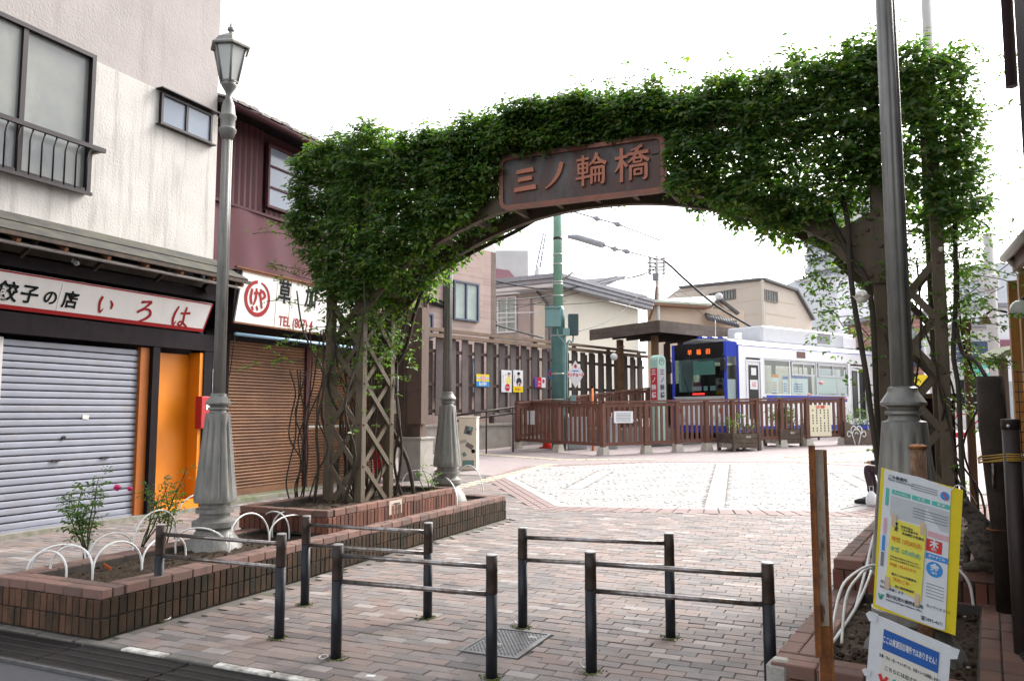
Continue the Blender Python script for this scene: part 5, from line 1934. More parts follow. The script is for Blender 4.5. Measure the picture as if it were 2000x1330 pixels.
bush("rose_bush", "leafy rose bush in the front of the left planter before the lavender shutter", P(172, 1090, 'z', .28), 0.80, 0.28, 190, seed=3, group="rose bushes in the left planter", stems=6)
q = P(275, 1062, 'z', .28)
bush("rose_bush", "thin rose bush with two bright pink flowers before the shutter's orange edge", q, 0.66, 0.30, 64, seed=5, group="rose bushes in the left planter", stems=4,
     flowers=[(*P(229, 952, 'y', q.y), .045), (*P(254, 954, 'y', q.y + .1), .034)])
bush("rose_bush", "upright rose bush standing in front of the orange door", P(322, 1060, 'z', .28), 0.84, 0.22, 100, seed=8, group="rose bushes in the left planter", stems=4)
bush("rose_bush", "small dark rose bush beside the second lamp's foot", P(838, 965, 'z', .5), 0.42, 0.2, 40, seed=9, stems=4)
q = P(1890, 985, 'z', .47)
bush("rose_bush", "small rose bush with one pink flower behind the tabby cat", q, 0.42, 0.14, 40, seed=12, stems=3, flowers=[(*P(1896, 893, 'y', q.y), .022)])
for px, py, lb in ((210, 1110, "orange plant label lying in the soil of the left planter, nearest the front"), (297, 1078, "orange plant label standing behind the first barrier post")):
 c = P(px, py, 'z', .30)
 solo("plant_label", MB().box(c + V((0, 0, .012)), (0.075, 0.004, 0.05), ux=V((.8, .2, -.45)).normalized(), uz=V((.45, -.5, .75)).normalized()), plain("label_orange", (0.62, 0.13, 0.03)), lb, "label", "orange plant labels in the left bed")

# ================================================================ garbage notice board, front right
m_pyel = plain("board_yellow", (0.80, 0.62, 0.02), 0.45)
m_paper = plain("poster_white", (0.74, 0.75, 0.77), 0.4)
m_grn = plain("print_green", (0.10, 0.52, 0.42), 0.5)
m_blue = plain("print_blue", (0.05, 0.28, 0.68), 0.5)
m_navy = plain("print_navy", (0.03, 0.12, 0.42), 0.5)
m_pinkp = plain("print_pink", (0.72, 0.42, 0.45), 0.5)
m_grey = plain("print_grey", (0.55, 0.57, 0.58), 0.5)
m_ink = plain("print_ink", (0.04, 0.05, 0.07), 0.5)
m_inkg = plain("print_grey_ink", (0.22, 0.23, 0.25), 0.5)
m_yel2 = plain("note_yellow", (0.84, 0.74, 0.10), 0.55)
m_tape = plain("masking_tape", (0.66, 0.50, 0.33), 0.6)
m_redp = plain("print_red", (0.66, 0.05, 0.04), 0.5)
m_oran = plain("print_orange", (0.72, 0.22, 0.02), 0.5)
m_teal = plain("print_teal", (0.10, 0.42, 0.36), 0.5)
BY = 4.2
TL, TR, BL, BRr = (P(x, y, 'y', BY) for x, y in ((1721, 913), (1881, 957), (1705, 1185), (1857, 1245)))
U_ = (TR - TL)
W_ = (BL - TL)
nn = V((0, -1, 0))


def bpt(s, t_, z=0.0):
 return TL + U_ * s + W_ * t_ + nn * z


BW, BH = U_.length, W_.length


def patch(mb, s0, t0_, s1, t1_, z, th=0.0012):
 q = [bpt(s0, t0_, z), bpt(s1, t0_, z), bpt(s1, t1_, z), bpt(s0, t1_, z)]
 return mb.prism(q, nn * th)


nbd = thing("notice_board", "yellow-edged garbage collection notice board wired to a rusty pipe at the front right", "notice board", tuple(P(1790, 1240, 'y', BY)))
part("backing", MB().prism([bpt(0, 0), bpt(1, 0), bpt(1.0, 1), bpt(0, 1)], -nn * 0.008), m_pyel, nbd)
part("poster", MB().prism([bpt(.045, .004, .001), bpt(.5, -.008, .003), bpt(.86, .012, .002), bpt(.875, .985, .006), bpt(.80, .995, .004), bpt(.3, .985, .002), bpt(.03, .975, .001)], nn * 0.0012), m_paper, nbd)
mb = MB()
for s0, s1 in ((.15, .38), (.40, .62), (.64, .86)):
 patch(mb, s0, .13, s1, .162, .004)
patch(mb, .075, .13, .115, .255, .004)
part("green_print", mb, m_grn, nbd)
mb = MB()
patch(mb, .14, .175, .86, .325, .004, .0008)
patch(mb, .62, .47, .86, .86, .004, .0008)
part("grey_print", mb, m_grey, nbd)
mb = MB()
patch(mb, .615, .345, .86, .385, .005)
patch(mb, .07, .345, .105, .46, .005)
part("pink_print", mb, m_pinkp, nbd)
mb = MB()
patch(mb, .60, .497, .87, .537, .0055)
patch(mb, .065, .47, .10, .58, .005)
part("blue_print", mb, m_blue, nbd)
mb = MB()
mb.prism([bpt(.715 + .10 * math.cos(w) * 1.0, .60 + .053 * math.sin(w), .0055) for w in np.linspace(0, 6.283, 25)[:-1]], nn * .0012)
part("blue_print", mb, m_blue, nbd)
mb = MB()
mb.prism([bpt(.79 + .055 * math.cos(w), .075 + .03 * math.sin(w), .0055) for w in np.linspace(0, 6.283, 21)[:-1]], nn * .0012)
part("blue_print", mb, m_blue, nbd)
mb = MB()
patch(mb, .60, .40, .79, .485, .0055)
mb.prism([bpt(.755, .052, .0072), bpt(.77, .047, .0072), bpt(.825, .098, .0072), bpt(.81, .103, .0072)], nn * .001)
part("red_print", mb, m_redp, nbd)
mb = MB()
patch(mb, .06, .59, .095, .69, .005)
for t_, s0, s1 in [(.705 + .022 * i, .63, .84) for i in range(5)] + [(.215 + .02 * i, .42, .84) for i in range(4)] + [(.05 + .016 * i, .38, .70) for i in range(3)]:
 patch(mb, s0, t_, s1, t_ + .005, .006)
part("ink_print", mb, m_inkg, nbd)
vw = (-W_).normalized()


def btext(lines, mat, nm="lettering", z=.0068):
 return part(nm, text_mesh([(tx, s * BW, -t_ * BH, size, al, wt_, sx) for tx, s, t_, size, al, wt_, sx in lines], nm, None, TL + nn * z, U_, vw, .001, res=2), mat, nbd)


btext([("ごみ集積所", .09, .045, .017, 'LEFT', .02, 1), ("Waste Collection Point", .09, .065, .012, 'LEFT', .01, 1), ("荒川区荒川清掃事務所", .15, .885, .019, 'LEFT', .02, .85), ("Arakawa Garbage Collection Office", .15, .912, .012, 'LEFT', .01, .9), ("☎3892-4671", .58, .955, .020, 'LEFT', .01, .85),
       ("ないでください！", .64, .86, .015, 'LEFT', .01, .9), ("平成", .07, .80, .017, 'LEFT', .01, 1), ("祝日も収集します", .07, .835, .013, 'LEFT', .01, 1)], m_ink)
btext([("Recyclables", .265, .147, .014, 'CENTER', .01, .9), ("古 紙", .51, .147, .014, 'CENTER', .02, 1), ("資 源", .75, .147, .014, 'CENTER', .02, 1), ("木", .695, .43, .036, 'CENTER', .05, 1), ("曜日", .695, .465, .012, 'CENTER', .02, 1), ("金", .715, .59, .036, 'CENTER', .05, 1), ("曜日", .715, .625, .012, 'CENTER', .02, 1), ("燃やすごみ", .735, .517, .014, 'CENTER', .02, 1)], m_paper)
# the yellow note with its tapes
nt = [bpt(.165, .335, .008), bpt(.59, .335, .012), bpt(.575, .845, .010), bpt(.135, .80, .008)]
part("yellow_note", MB().prism(nt, nn * .0012), m_yel2, nbd)
for s, t_ in ((.195, .345), (.545, .345), (.155, .795), (.525, .845)):
 part("tape", patch(MB(), s - .028, t_ - .045, s + .028, t_ + .04, .0145), m_tape, nbd)
btext([("可燃", .175, .475, .023, 'LEFT', .03, .85), ("12月28日(月)", .305, .475, .025, 'LEFT', .02, .60)], m_oran, "lettering", .0135)
btext([("不燃", .17, .545, .023, 'LEFT', .03, .85), ("12月18日(金)", .30, .545, .025, 'LEFT', .02, .60)], m_teal, "lettering", .0135)
btext([("年末年始の", .28, .372, .012, 'LEFT', .02, .9), ("ごみの収集予定", .28, .392, .012, 'LEFT', .02, .9), ("年末最後の収集日", .30, .418, .014, 'LEFT', .03, .85), ("年末年始の収集日をお知らせします。", .17, .60, .009, 'LEFT', .01, .85), ("決められた日の朝8時までにお出し下さい", .17, .62, .009, 'LEFT', .01, .8),
       ("粗大ごみの収集受付", .2, .72, .012, 'LEFT', .02, 1), ("荒川清掃事務所", .25, .80, .012, 'LEFT', .02, 1)], m_ink, "lettering", .0135)
btext([("年始 1月4日から", .17, .655, .016, 'LEFT', .02, 1), ("粗大ごみ", .22, .755, .018, 'LEFT', .03, 1)], m_oran, "lettering", .0135)
mb = MB()
for a, b in (((.205, .39), (.225, .37)), ((.225, .37), (.245, .395)), ((.215, .38), (.24, .362)), ((.21, .415), (.225, .39)), ((.24, .415), (.23, .39))):
 A, B = bpt(*a, .0135), bpt(*b, .0135)
 mb.beam(A, B, .001, .005, side=nn)
mb.ball(bpt(.228, .36, .0135), .006, 8, 5)
part("emblem", mb, m_ink, nbd)
mb = MB()
for s0, t0_, s1, t1_ in ((.06, .885, .08, .92), (.10, .885, .085, .92), (.12, .885, .09, .925)):
 mb.beam(bpt(s0, t0_, .0068), bpt(s1, t1_, .0068), .001, .007, side=nn)
part("emblem", mb, m_teal, nbd)
mb = MB().tube(catmull([tuple(bpt(.86, .02, .01)), tuple(bpt(.95, -.03, .02)), tuple(bpt(1.12, .03, -.03)), tuple(bpt(1.2, .08, -.1))], 5), .002, 5)
part("tie_wire", mb, m_white, nbd)

# lower sheet, taped below it
q0, q1, q2, q3 = (P(x, y, 'y', BY - .012) for x, y in ((1702, 1196), (1858, 1262), (1850, 1420), (1690, 1350)))
U2, W2 = q1 - q0, q3 - q0


def b2(s, t_, z=0):
 return q0 + U2 * s + W2 * t_ + nn * z


ls = thing("taped_notice", "white notice with a blue banner and red crosses taped under the yellow notice board", "notice", tuple(P(1770, 1400, 'y', BY - .012)))
m_cream = plain("notice_cream", (0.76, 0.72, 0.64), 0.5)
part("sheet", MB().prism([b2(0, 0), b2(1, 0), b2(1, 1.3), b2(0, 1.3)], -nn * .006), m_paper, ls)
part("inner_sheet", MB().prism([b2(.17, .10, .001), b2(.86, .10, .001), b2(.86, 1.2, .001), b2(.17, 1.2, .001)], nn * .001), m_cream, ls)
part("banner", MB().prism([b2(.17, .13, .0025), b2(.865, .13, .0025), b2(.865, .385, .0025), b2(.17, .385, .0025)], nn * .001), m_navy, ls)
B2W, B2H = U2.length, W2.length
v2 = (-W2).normalized()
part("lettering", text_mesh([("ここは資源回収場所ではありません！", .515 * B2W, -.26 * B2H, .034, 'CENTER', .025, .42)], "lettering", None, q0 + nn * .004, U2, v2, .001, res=2), m_paper, ls)
part("lettering", text_mesh([("古着・びん・缶・ペットボトル、白色トレイは回収しません", .52 * B2W, -.47 * B2H, .017, 'CENTER', .02, .58), ("こちらには出さないで下さい", .55 * B2W, -.60 * B2H, .022, 'CENTER', .02, .82)], "lettering", None, q0 + nn * .003, U2, v2, .001, res=2), m_ink, ls)
mb = MB()
for s, t_ in ((.21, .80), (.78, .92)):
 for sg_ in (1, -1):
  mb.beam(b2(s - .05, t_ - .10 * sg_, .004), b2(s + .05, t_ + .10 * sg_, .004), .001, .014, side=nn)
mb.beam(b2(.3, .86, .005), b2(.76, .74, .005), .001, .003, side=nn)
mb.beam(b2(.3, .74, .005), b2(.76, .90, .005), .001, .003, side=nn)
part("red_cross", mb, m_redp, ls)
mb = MB()
for i in range(5):
 mb.beam(b2(.50 + .05 * i, .66, .003), b2(.50 + .05 * i, .84, .003), .001, .0035, side=nn)
for i in range(4):
 mb.beam(b2(.50, .67 + .05 * i, .003), b2(.70, .67 + .05 * i, .003), .001, .0035, side=nn)
part("crate_print", mb, M("print_ochre", (0.55, 0.40, 0.06), 0.6, var=0.3), ls)
mb = MB()
for s, t_, r in ((.35, .72, .010), (.38, .78, .008), (.42, .80, .011), (.34, .79, .008), (.40, .73, .006)):
 mb.ball(b2(s, t_, .003), r, 8, 5, (1, .1, 1.3))
part("bottle_print", mb, m_teal, ls)
for c_, r in (((.0, .04), .024), ((.99, .07), .03), ((-.01, .75), .018)):
 p_ = b2(*c_, .003)
 part("tape", MB().prism([p_ + V((-r, 0, r * .4)), p_ + V((-r * .2, -.004, r)), p_ + V((r * 1.3, 0, r * .5)), p_ + V((r * .9, -.003, -r * .9)), p_ + V((-r * .4, -.002, -r))], nn * .001), m_paper, ls)
q = P(1795, 930, 'y', 4.34)
rp_ = thing("support_pipe", "short rusty pipe rising behind the top of the notice board", "post", (q.x, 4.34, 0))
part("pipe", MB().tube([(q.x, 4.34, 0), (q.x, 4.34, P(1795, 874, 'y', 4.34).z)], 0.036, 16), M("dark_rust", (0.17, 0.085, 0.05), 0.85, col2=(0.07, 0.04, 0.03), var=1.0, scale=34, stain=(0.34, 0.24, 0.13), stain_amt=0.6, stain_sc=(30, 30, 14), bump=0.5), rp_)
part("pipe_cap", MB().lathe([(0, .040), (.012, .042), (.02, .03)], (q.x, 4.34, P(1795, 876, 'y', 4.34).z), 16), m_rusty2, rp_)

# ================================================================ posts, tie and wall at the right edge
m_dkwood = M("dark_log", (0.022, 0.015, 0.012), 0.85, col2=(0.05, 0.037, 0.028), var=0.9, scale=6, stain=(0.02, 0.016, 0.014), stain_amt=0.7, stain_sc=(14, 14, 1.6), bump=0.5, bscale=50)
m_dkpipe = M("brown_pipe_paint", (0.036, 0.024, 0.021), 0.5, 0.0, col2=(0.024, 0.017, 0.015), var=0.8, scale=10, stain=(0.15, 0.12, 0.11), stain_amt=0.5, stain_sc=(30, 30, 12), stain_lo=0.62)
q = P(1943, 900, 'y', 5.4)
wp = thing("timber_post", "thick dark weathered log post tied to a brown pipe at the right edge", "post", (q.x, 5.4, .5))
part("trunk", MB().tube([(q.x + .02, 5.4, .45), (q.x + .015, 5.4, 1.0), (q.x, 5.4, 1.5), (q.x - .003, 5.4, P(1943, 735, 'y', 5.4).z)], [.055, .058, .075, .072], 18), m_dkwood, wp)
part("peg", MB().tube([(q.x - .02, 5.33, 1.16), (q.x - .02, 5.32, 1.30)], 0.008, 6), m_rail, wp)
q2 = P(1977, 900, 'y', 4.95)
bp_ = thing("steel_pipe", "tall brown painted steel pipe standing at the right edge in front of the wire mesh", "post", (q2.x, 4.95, 0))
part("pipe", MB().tube([(q2.x, 4.95, 0), (q2.x, 4.95, P(1977, 822, 'y', 4.95).z)], .041, 18), m_dkpipe, bp_)
part("collar", MB().lathe([(0, .044), (.05, .045), (.055, .041)], (q2.x, 4.95, P(1977, 838, 'y', 4.95).z), 18), m_dkpipe, bp_)
part("bolt", MB().ball((q2.x - .015, 4.91, P(1973, 832, 'y', 4.9).z), .010, 8, 5), m_capm, bp_)
mb = MB()
for i, (dz, r) in enumerate(((0, .004), (.012, .004), (.024, .0035), (-.01, .0035))):
 z = P(1955, 897, 'y', 5.2).z + dz
 pts = []
 for k in range(33):
  w = 6.283 * k / 32
  c = V((q.x, 5.4, z - .02 + .006 * math.sin(w * 3 + i))) if math.cos(w - 2.4) > 0 else V((q2.x, 4.95, z + .02))
  rr = .083 if math.cos(w - 2.4) > 0 else .049
  pts.append(c + V((math.cos(w) * rr, math.sin(w) * rr, 0)))
 mb.tube(pts, r, 5, caps=False)
solo("tie_cord", mb, M("yellow_cord", (0.42, 0.24, 0.04), 0.7, var=0.6, scale=30), "yellow cord binding the log post to the brown pipe", "cord")
mb = MB()
z = P(1960, 1043, 'y', 5.2).z
mb.tube([(q.x + .06 * math.cos(w), 5.4 + .06 * math.sin(w), z) for w in np.linspace(0, 6.283, 17)], .004, 5)
mb.tube([(q.x + .05, 5.36, z), (q2.x, 4.91, z + .005)], .004, 5)
solo("tie_cord", mb, m_rusty2, "thin lower wire between the log post and the brown pipe", "cord")
# dark ribbed hose along the planter's right rim and the dark wall beyond it
mb = MB()
a, b = UO + UU * 1.115 + V((0, 0, .30)) + UW * .5, UO + UU * 1.05 + V((0, 0, .56)) + UW * 1.98
mb.tube([a, b], .013, 8)
for k in range(40):
 p_ = a.lerp(b, (k + .5) / 40)
 mb.tube([p_ - (b - a).normalized() * .008, p_ + (b - a).normalized() * .008], .019, 8)
solo("ribbed_hose", mb, plain("black_rubber", (0.02, 0.02, 0.022), 0.6), "black ribbed hose running up the right rim of the front planter", "hose")
dw = thing("shed_wall", "low dark wall at the lower right edge beyond the brown pipe", "wall", (1.3, 5.2, 0))
part("boarding", MB().box((1.36, 5.4, .64), (0.9, 1.5, 1.28)), M("dark_boarding", (0.030, 0.027, 0.03), 0.7, var=0.7, scale=4), dw)
part("capping", MB().box((1.36, 5.4, 1.30), (0.96, 1.56, 0.04)), m_dkpipe, dw)
wf = thing("wire_fence", "black wire mesh panel standing on the low dark wall at the right edge", "fence", (1.1, 6.1, 1.3))
mb = MB()
for k in range(9):
 mb.tube([(.90 + k * .06, 5.95, 1.32), (.90 + k * .06, 5.95, 1.86)], .0035, 5)
for k in range(9):
 mb.tube([(.88, 5.95, 1.34 + k * .064), (1.4, 5.95, 1.34 + k * .064)], .0035, 5)
part("mesh_wires", mb, m_dkpipe, wf, kind='stuff')
part("post", MB().box((1.42, 5.95, 1.6), (0.04, .04, .6)), m_dkpipe, wf)
tb = thing("tall_building", "dark brown tall building edge rising out of the top right corner", "building", (2.4, 5.0, 0))
part("wall", MB().box((2.51, 3.9, 6), (3.0, 4.2, 12)), M("dark_brown_cladding", (0.03, 0.018, 0.022), 0.8, var=0.6, scale=3, spec=.2), tb)
q = P(1966, 100, 'y', 6.6)
part("drain_pipe", MB().tube([(q.x + .02, 6.6, P(1966, 172, 'y', 6.6).z), (q.x + .02, 6.6, 12)], .04, 10), M("dark_brown_pipe", (0.05, 0.03, 0.035), 0.45, var=0.4), tb)
part("bracket", MB().box((q.x + .1, 6.35, 6.6), (.05, .6, .04)), m_dkpipe, tb)

# wooden house with a hanging eave
m_hw = M("honey_wood", (0.40, 0.22, 0.075), 0.6, col2=(0.28, 0.14, 0.05), var=0.8, scale=4, stain=(0.12, 0.07, 0.03), stain_amt=0.5, stain_sc=(16, 16, 1.2))
m_hwall = M("ochre_plaster", (0.42, 0.33, 0.22), 0.85, var=0.6, scale=3)
wh = thing("wooden_house", "ochre timber house at the right edge with a deep brown eave and white gutter", "house", (2.4, 8.0, 0))
part("wall", MB().box((2.85, 7.6, 1.75), (3.0, 3.1, 3.5)), m_hwall, wh)
q = P(1966, 545, 'y', 9.2)
part("eave", MB().beam((1.18, 7.6, 3.12), (1.95, 7.6, 3.62), 3.5, .09, side=(0, 1, 0)), m_oldwood, wh)
part("fascia", MB().box((1.16, 7.6, 3.10), (.05, 3.52, .16)), M("fascia_brown", (0.16, 0.10, 0.07), 0.7, var=0.6), wh)
part("roof", MB().beam((1.12, 7.6, 3.24), (1.98, 7.6, 3.80), 3.56, .06, side=(0, 1, 0)), m_tile, wh)
part("gutter", MB().tube([(1.08, 5.9, 3.18), (1.08, 9.42, 3.18)], .05, 8), M("white_gutter", (0.30, 0.28, 0.26), 0.5, var=0.4), wh)
part("gutter_pipe", MB().tube([(1.1, 9.25, 3.14), (1.2, 9.23, 3.0), (1.42, 9.2, 2.98)], .04, 8), M("white_gutter2", (0.30, 0.28, 0.26), 0.5, var=0.4), wh)
wh.location.x += .29
for x, y in ((1.10, 9.17), (1.12, 8.72), (1.12, 8.3)):
 part("post", MB().box((x, y, 1.45), (.09, .09, 2.9)), m_hw, wh)
for i in range(9):
 part("lattice_bar", MB().box((1.13, 8.36 + i * .04, 1.1), (.03, .02, 1.9)), m_hw, wh)
wl_ = thing("wall_lamp", "white globe lamp on the timber house at the right edge", "lamp", (1.2, 8.35, 2.3))
part("globe", MB().ball((1.21, 8.32, 2.52), .085, 14, 9), m_lens, wl_)
part("arm", MB().tube([(1.35, 8.32, 2.62), (1.24, 8.32, 2.62), (1.21, 8.32, 2.58)], .018, 8), m_dkpipe, wl_)
wl_.location.x += .1
sp = thing("spotlight", "small beige spotlight pointing down from the timber house", "lamp", (1.15, 9.05, 2.5))
part("housing", MB().lathe([(0, .055), (.06, .04), (.1, .02)], (1.13, 9.1, 2.47), 12), M("beige_metal", (0.36, 0.28, 0.2), 0.5, var=0.3), sp)
part("arm", MB().tube([(1.13, 9.1, 2.56), (1.2, 9.1, 2.62), (1.32, 9.1, 2.58)], .012, 6), m_dkpipe, sp)


# ================================================================ cat and sitting person (skinned bodies)
def skinned(name, nodes, edges, mat, parent=None, sub=2, loose_root=0):
 me = bpy.data.meshes.new(name)
 me.from_pydata([n_[0] for n_ in nodes], edges, [])
 ob = bpy.data.objects.new(name, me)
 COL.objects.link(ob)
 md = ob.modifiers.new("skin", 'SKIN')
 sv_ = me.skin_vertices[0].data
 for i, n_ in enumerate(nodes):
  r = n_[1]
  sv_[i].radius = (r, r) if not isinstance(r, tuple) else r
  sv_[i].use_root = (i == loose_root)
 ob.modifiers.new("sub", 'SUBSURF').levels = sub
 bpy.context.view_layer.update()
 dg_ = bpy.context.evaluated_depsgraph_get()
 ev = ob.evaluated_get(dg_)
 m2 = bpy.data.meshes.new_from_object(ev)
 bpy.data.objects.remove(ob)
 mb = MB()
 mb.add([tuple(v.co) for v in m2.vertices], [tuple(p.vertices) for p in m2.polygons], True)
 bpy.data.meshes.remove(m2)
 return mb


def tabby():
 m, t, b, out = _mat("tabby_fur")
 c = mix(t, ramp(t, noise(t, 1.0, 3, wpos(t, (16, 16, 46))), 0.44, 0.60), (0.075, 0.058, 0.042), (0.012, 0.010, 0.009))
 c = mix(t, ramp(t, noise(t, 70, 4, wpos(t, (1, 1, .35))), .45, .75), c, (0.085, 0.068, 0.054))
 t.links.new(c, b.inputs['Base Color'])
 b.inputs['Roughness'].default_value = 0.95
 bn = t.nodes.new("ShaderNodeBump")
 bn.inputs['Strength'].default_value = 0.8
 bn.inputs['Distance'].default_value = 0.008
 t.links.new(noise(t, 160, 3, wpos(t, (1, 1, .3))), bn.inputs['Height'])
 t.links.new(bn.outputs[0], b.inputs['Normal'])
 return m


m_fur = tabby()
kc = P(1914, 1090, 'y', 6.05)
K = V((kc.x + .035, 6.05, 0.545))
fwd = V((-0.55, 0.83, 0)).normalized()
lft = V((-fwd.y, fwd.x, 0))


def kp(f, l, z):
 return tuple(K + fwd * f + lft * l + V((0, 0, z)))


nodes = [(kp(-.03, 0, .085), .088), (kp(-.02, .0, .17), .094), (kp(.0, .0, .255), .088), (kp(.03, .01, .325), .070), (kp(.06, .04, .375), .050), (kp(.09, .075, .415), .056), (kp(.135, .10, .405), .034), (kp(.16, .115, .395), .020),
         (kp(-.01, .055, .06), .048), (kp(.06, .075, .035), .032), (kp(.12, .08, .022), .022), (kp(-.01, -.055, .06), .048), (kp(.06, -.075, .035), .032), (kp(.12, -.08, .022), .022),
         (kp(.09, .045, .24), .034), (kp(.115, .045, .12), .024), (kp(.125, .045, .03), .022), (kp(.155, .045, .016), .018), (kp(.09, -.045, .24), .034), (kp(.115, -.045, .12), .024), (kp(.125, -.045, .03), .022), (kp(.155, -.045, .016), .018),
         (kp(-.09, 0, .045), .032), (kp(-.115, -.05, .02), .028), (kp(-.10, -.11, -.02), .028), (kp(-.06, -.14, -.05), .024), (kp(-.03, -.15, -.07), .012),
         (kp(.070, .105, .455), .020), (kp(.062, .115, .490), .004), (kp(.098, .040, .455), .020), (kp(.098, .030, .490), .004)]
edges = [(0, 1), (1, 2), (2, 3), (3, 4), (4, 5), (5, 6), (6, 7), (0, 8), (8, 9), (9, 10), (0, 11), (11, 12), (12, 13), (2, 14), (14, 15), (15, 16), (16, 17), (2, 18), (18, 19), (19, 20), (20, 21), (0, 22), (22, 23), (23, 24), (24, 25), (25, 26), (5, 27), (27, 28), (5, 29), (29, 30)]
ct_ = thing("cat", "grey-brown tabby cat sitting with its back turned on the corner of the raised right planter", "cat", tuple(K))
part("body", skinned("body", nodes, edges, m_fur), m_fur, ct_)
mb = MB()
for s in (1, -1):
 mb.ball(kp(.135, .09 + s * .026, .428), .008, 8, 6)
part("eyes", mb, M("cat_eye", (0.3, 0.32, 0.06), 0.1, var=0.3), ct_)
mb = MB().ball(kp(.178, .122, .398), .006, 8, 5)
for s in (1, -1):
 for k in range(3):
  mb.tube([kp(.165, .115 + s * .01, .392), kp(.165, .115 + s * .07, .387 + .012 * k)], .0007, 3)
part("nose_and_whiskers", mb, m_pinkp, ct_)

# person squatting beyond the right leg of the arch
m_trous = M("plum_trousers", (0.055, 0.035, 0.045), 0.85, col2=(0.035, 0.025, 0.032), var=0.7, scale=12, bump=0.3)
m_coat = M("dark_jacket", (0.025, 0.025, 0.03), 0.8, var=0.6, scale=10)
m_skin = M("skin", (0.42, 0.25, 0.17), 0.55, var=0.3)
m_hair = M("dark_hair", (0.02, 0.017, 0.015), 0.6, var=0.4)
m_shoe = M("black_shoe", (0.02, 0.021, 0.024), 0.4, var=0.5)
kn = P(1706, 905, 'y', 14.3)
g0 = gz(14.3)
PX, PY = kn.x - .17, 14.3
pe = thing("person", "person in plum trousers sitting low beyond the arch's right leg, one black shoe forward", "person", (PX + .4, PY, g0))


def pp3(a, b, z):
 return (PX + a, PY + b, g0 + z)


nodes = [(pp3(.52, .05, .40), .125), (pp3(.54, .05, .58), .125), (pp3(.50, .05, .78), .14), (pp3(.44, .05, .95), .10), (pp3(.41, .05, 1.04), .052), (pp3(.37, .05, 1.14), .085), (pp3(.355, .05, 1.22), .075),
         (pp3(.50, -.07, .42), .095), (pp3(.06, -.10, .60), .070), (pp3(.10, -.10, .34), .055), (pp3(.12, -.10, .10), .042), (pp3(-.02, -.10, .05), .036),
         (pp3(.50, .17, .42), .095), (pp3(.10, .20, .58), .070), (pp3(.16, .20, .34), .055), (pp3(.20, .20, .10), .042), (pp3(.06, .20, .05), .036),
         (pp3(.46, -.15, .90), .062), (pp3(.34, -.20, .66), .045), (pp3(.14, -.15, .67), .036), (pp3(.07, -.13, .68), .03),
         (pp3(.46, .25, .90), .062), (pp3(.36, .29, .66), .045), (pp3(.20, .24, .66), .036), (pp3(.13, .22, .66), .03)]
edges = [(0, 1), (1, 2), (2, 3), (3, 4), (4, 5), (5, 6), (0, 7), (7, 8), (8, 9), (9, 10), (10, 11), (0, 12), (12, 13), (13, 14), (14, 15), (15, 16), (3, 17), (17, 18), (18, 19), (19, 20), (3, 21), (21, 22), (22, 23), (23, 24)]
bodym = skinned("body", nodes, edges, m_skin)
me = bodym.mesh("body", None, WL[pe.name])
for m_ in (m_trous, m_coat, m_skin):
 me.materials.append(m_)
for p_ in me.polygons:
 c = p_.center + WL[pe.name]
 zz, xx = c.z - g0, c.x - PX
 p_.material_index = 2 if (zz > 1.0 or (abs(c.y - PY - .05) > .14 and xx < .13 and .63 < zz < .74)) else (1 if (zz > .62 and (xx > .2 or abs(c.y - PY - .05) > .2 and zz > .64 and xx > .12)) else 0)
link("body", me, pe)
part("hair", MB().ball(pp3(.385, .05, 1.21), .10, 14, 9, (1, .95, .95)), m_hair, pe)
for b_, a_ in ((-.10, 0), (.20, .08)):
 mb = MB()
 pts = [pp3(.16 + a_, b_, .045), pp3(.05 + a_, b_, .05), pp3(-.06 + a_, b_, .04), pp3(-.14 + a_, b_, .03)]
 part("shoe", MB().tube(pts, [.045, .05, .046, .024], 12), m_shoe, pe)
mb = MB()
for b_ in (-.145, -.125, -.105, -.085):
 mb.tube([pp3(.08, b_, .68), pp3(.045, b_, .675), pp3(.03, b_, .65)], [.010, .009, .007], 6)
mb.tube([pp3(.08, -.15, .67), pp3(.06, -.165, .655)], [.011, .008], 6)
part("fingers", mb, m_skin, pe)
bg = thing("bag", "white plastic bag standing by the sitting person's shoe", "bag", (PX + .02, PY - .3, g0))
part("pouch", MB().lathe([(0, .07), (.04, .09), (.14, .085), (.2, .05), (.23, .02)], (PX + .12, PY - .32, g0), 14, 7, .03), m_paper, bg)
part("handles", MB().tube([(PX + .10, PY - .32, g0 + .21), (PX + .09, PY - .32, g0 + .30), (PX + .15, PY - .32, g0 + .31), (PX + .15, PY - .32, g0 + .21)], .006, 6), m_paper, bg)

# ================================================================ gate pillar and board wall behind the left leg
m_gate = M("gate_timber", (0.115, 0.075, 0.055), 0.75, col2=(0.075, 0.052, 0.042), var=0.9, scale=3, stain=(0.04, 0.03, 0.026), stain_amt=0.6, stain_sc=(9, 9, .8), bump=0.3, bscale=30)
m_conc = M("concrete", (0.33, 0.30, 0.27), 0.9, col2=(0.24, 0.22, 0.19), var=0.9, scale=4, stain=(0.09, 0.085, 0.06), stain_amt=0.7, stain_sc=(3, 3, 1.2), bump=0.3)
b0 = G(800, 937)
d0 = (b0 - V((0, 0, CAM_H))).dot(_fw)
k0 = d0 / 1532
z_at = lambda py, d: CAM_H + _fw.z * 0 + D(1000, py, d).z - CAM_H
gt = thing("wooden_gate", "dark timber gate pillar with board wall on a concrete base behind the arch's left leg", "gate", tuple(b0))
zc = z_at(858, d0)
part("plinth", MB().bbox(b0 + V((0, .25, (zc - b0.z) / 2)), (.56, .56, zc - b0.z), .01), m_conc, gt)
part("plinth_cap", MB().bbox(b0 + V((0, .25, zc - b0.z + .02)), (.62, .62, .05), .008), m_conc, gt)
zt_ = z_at(598, d0)
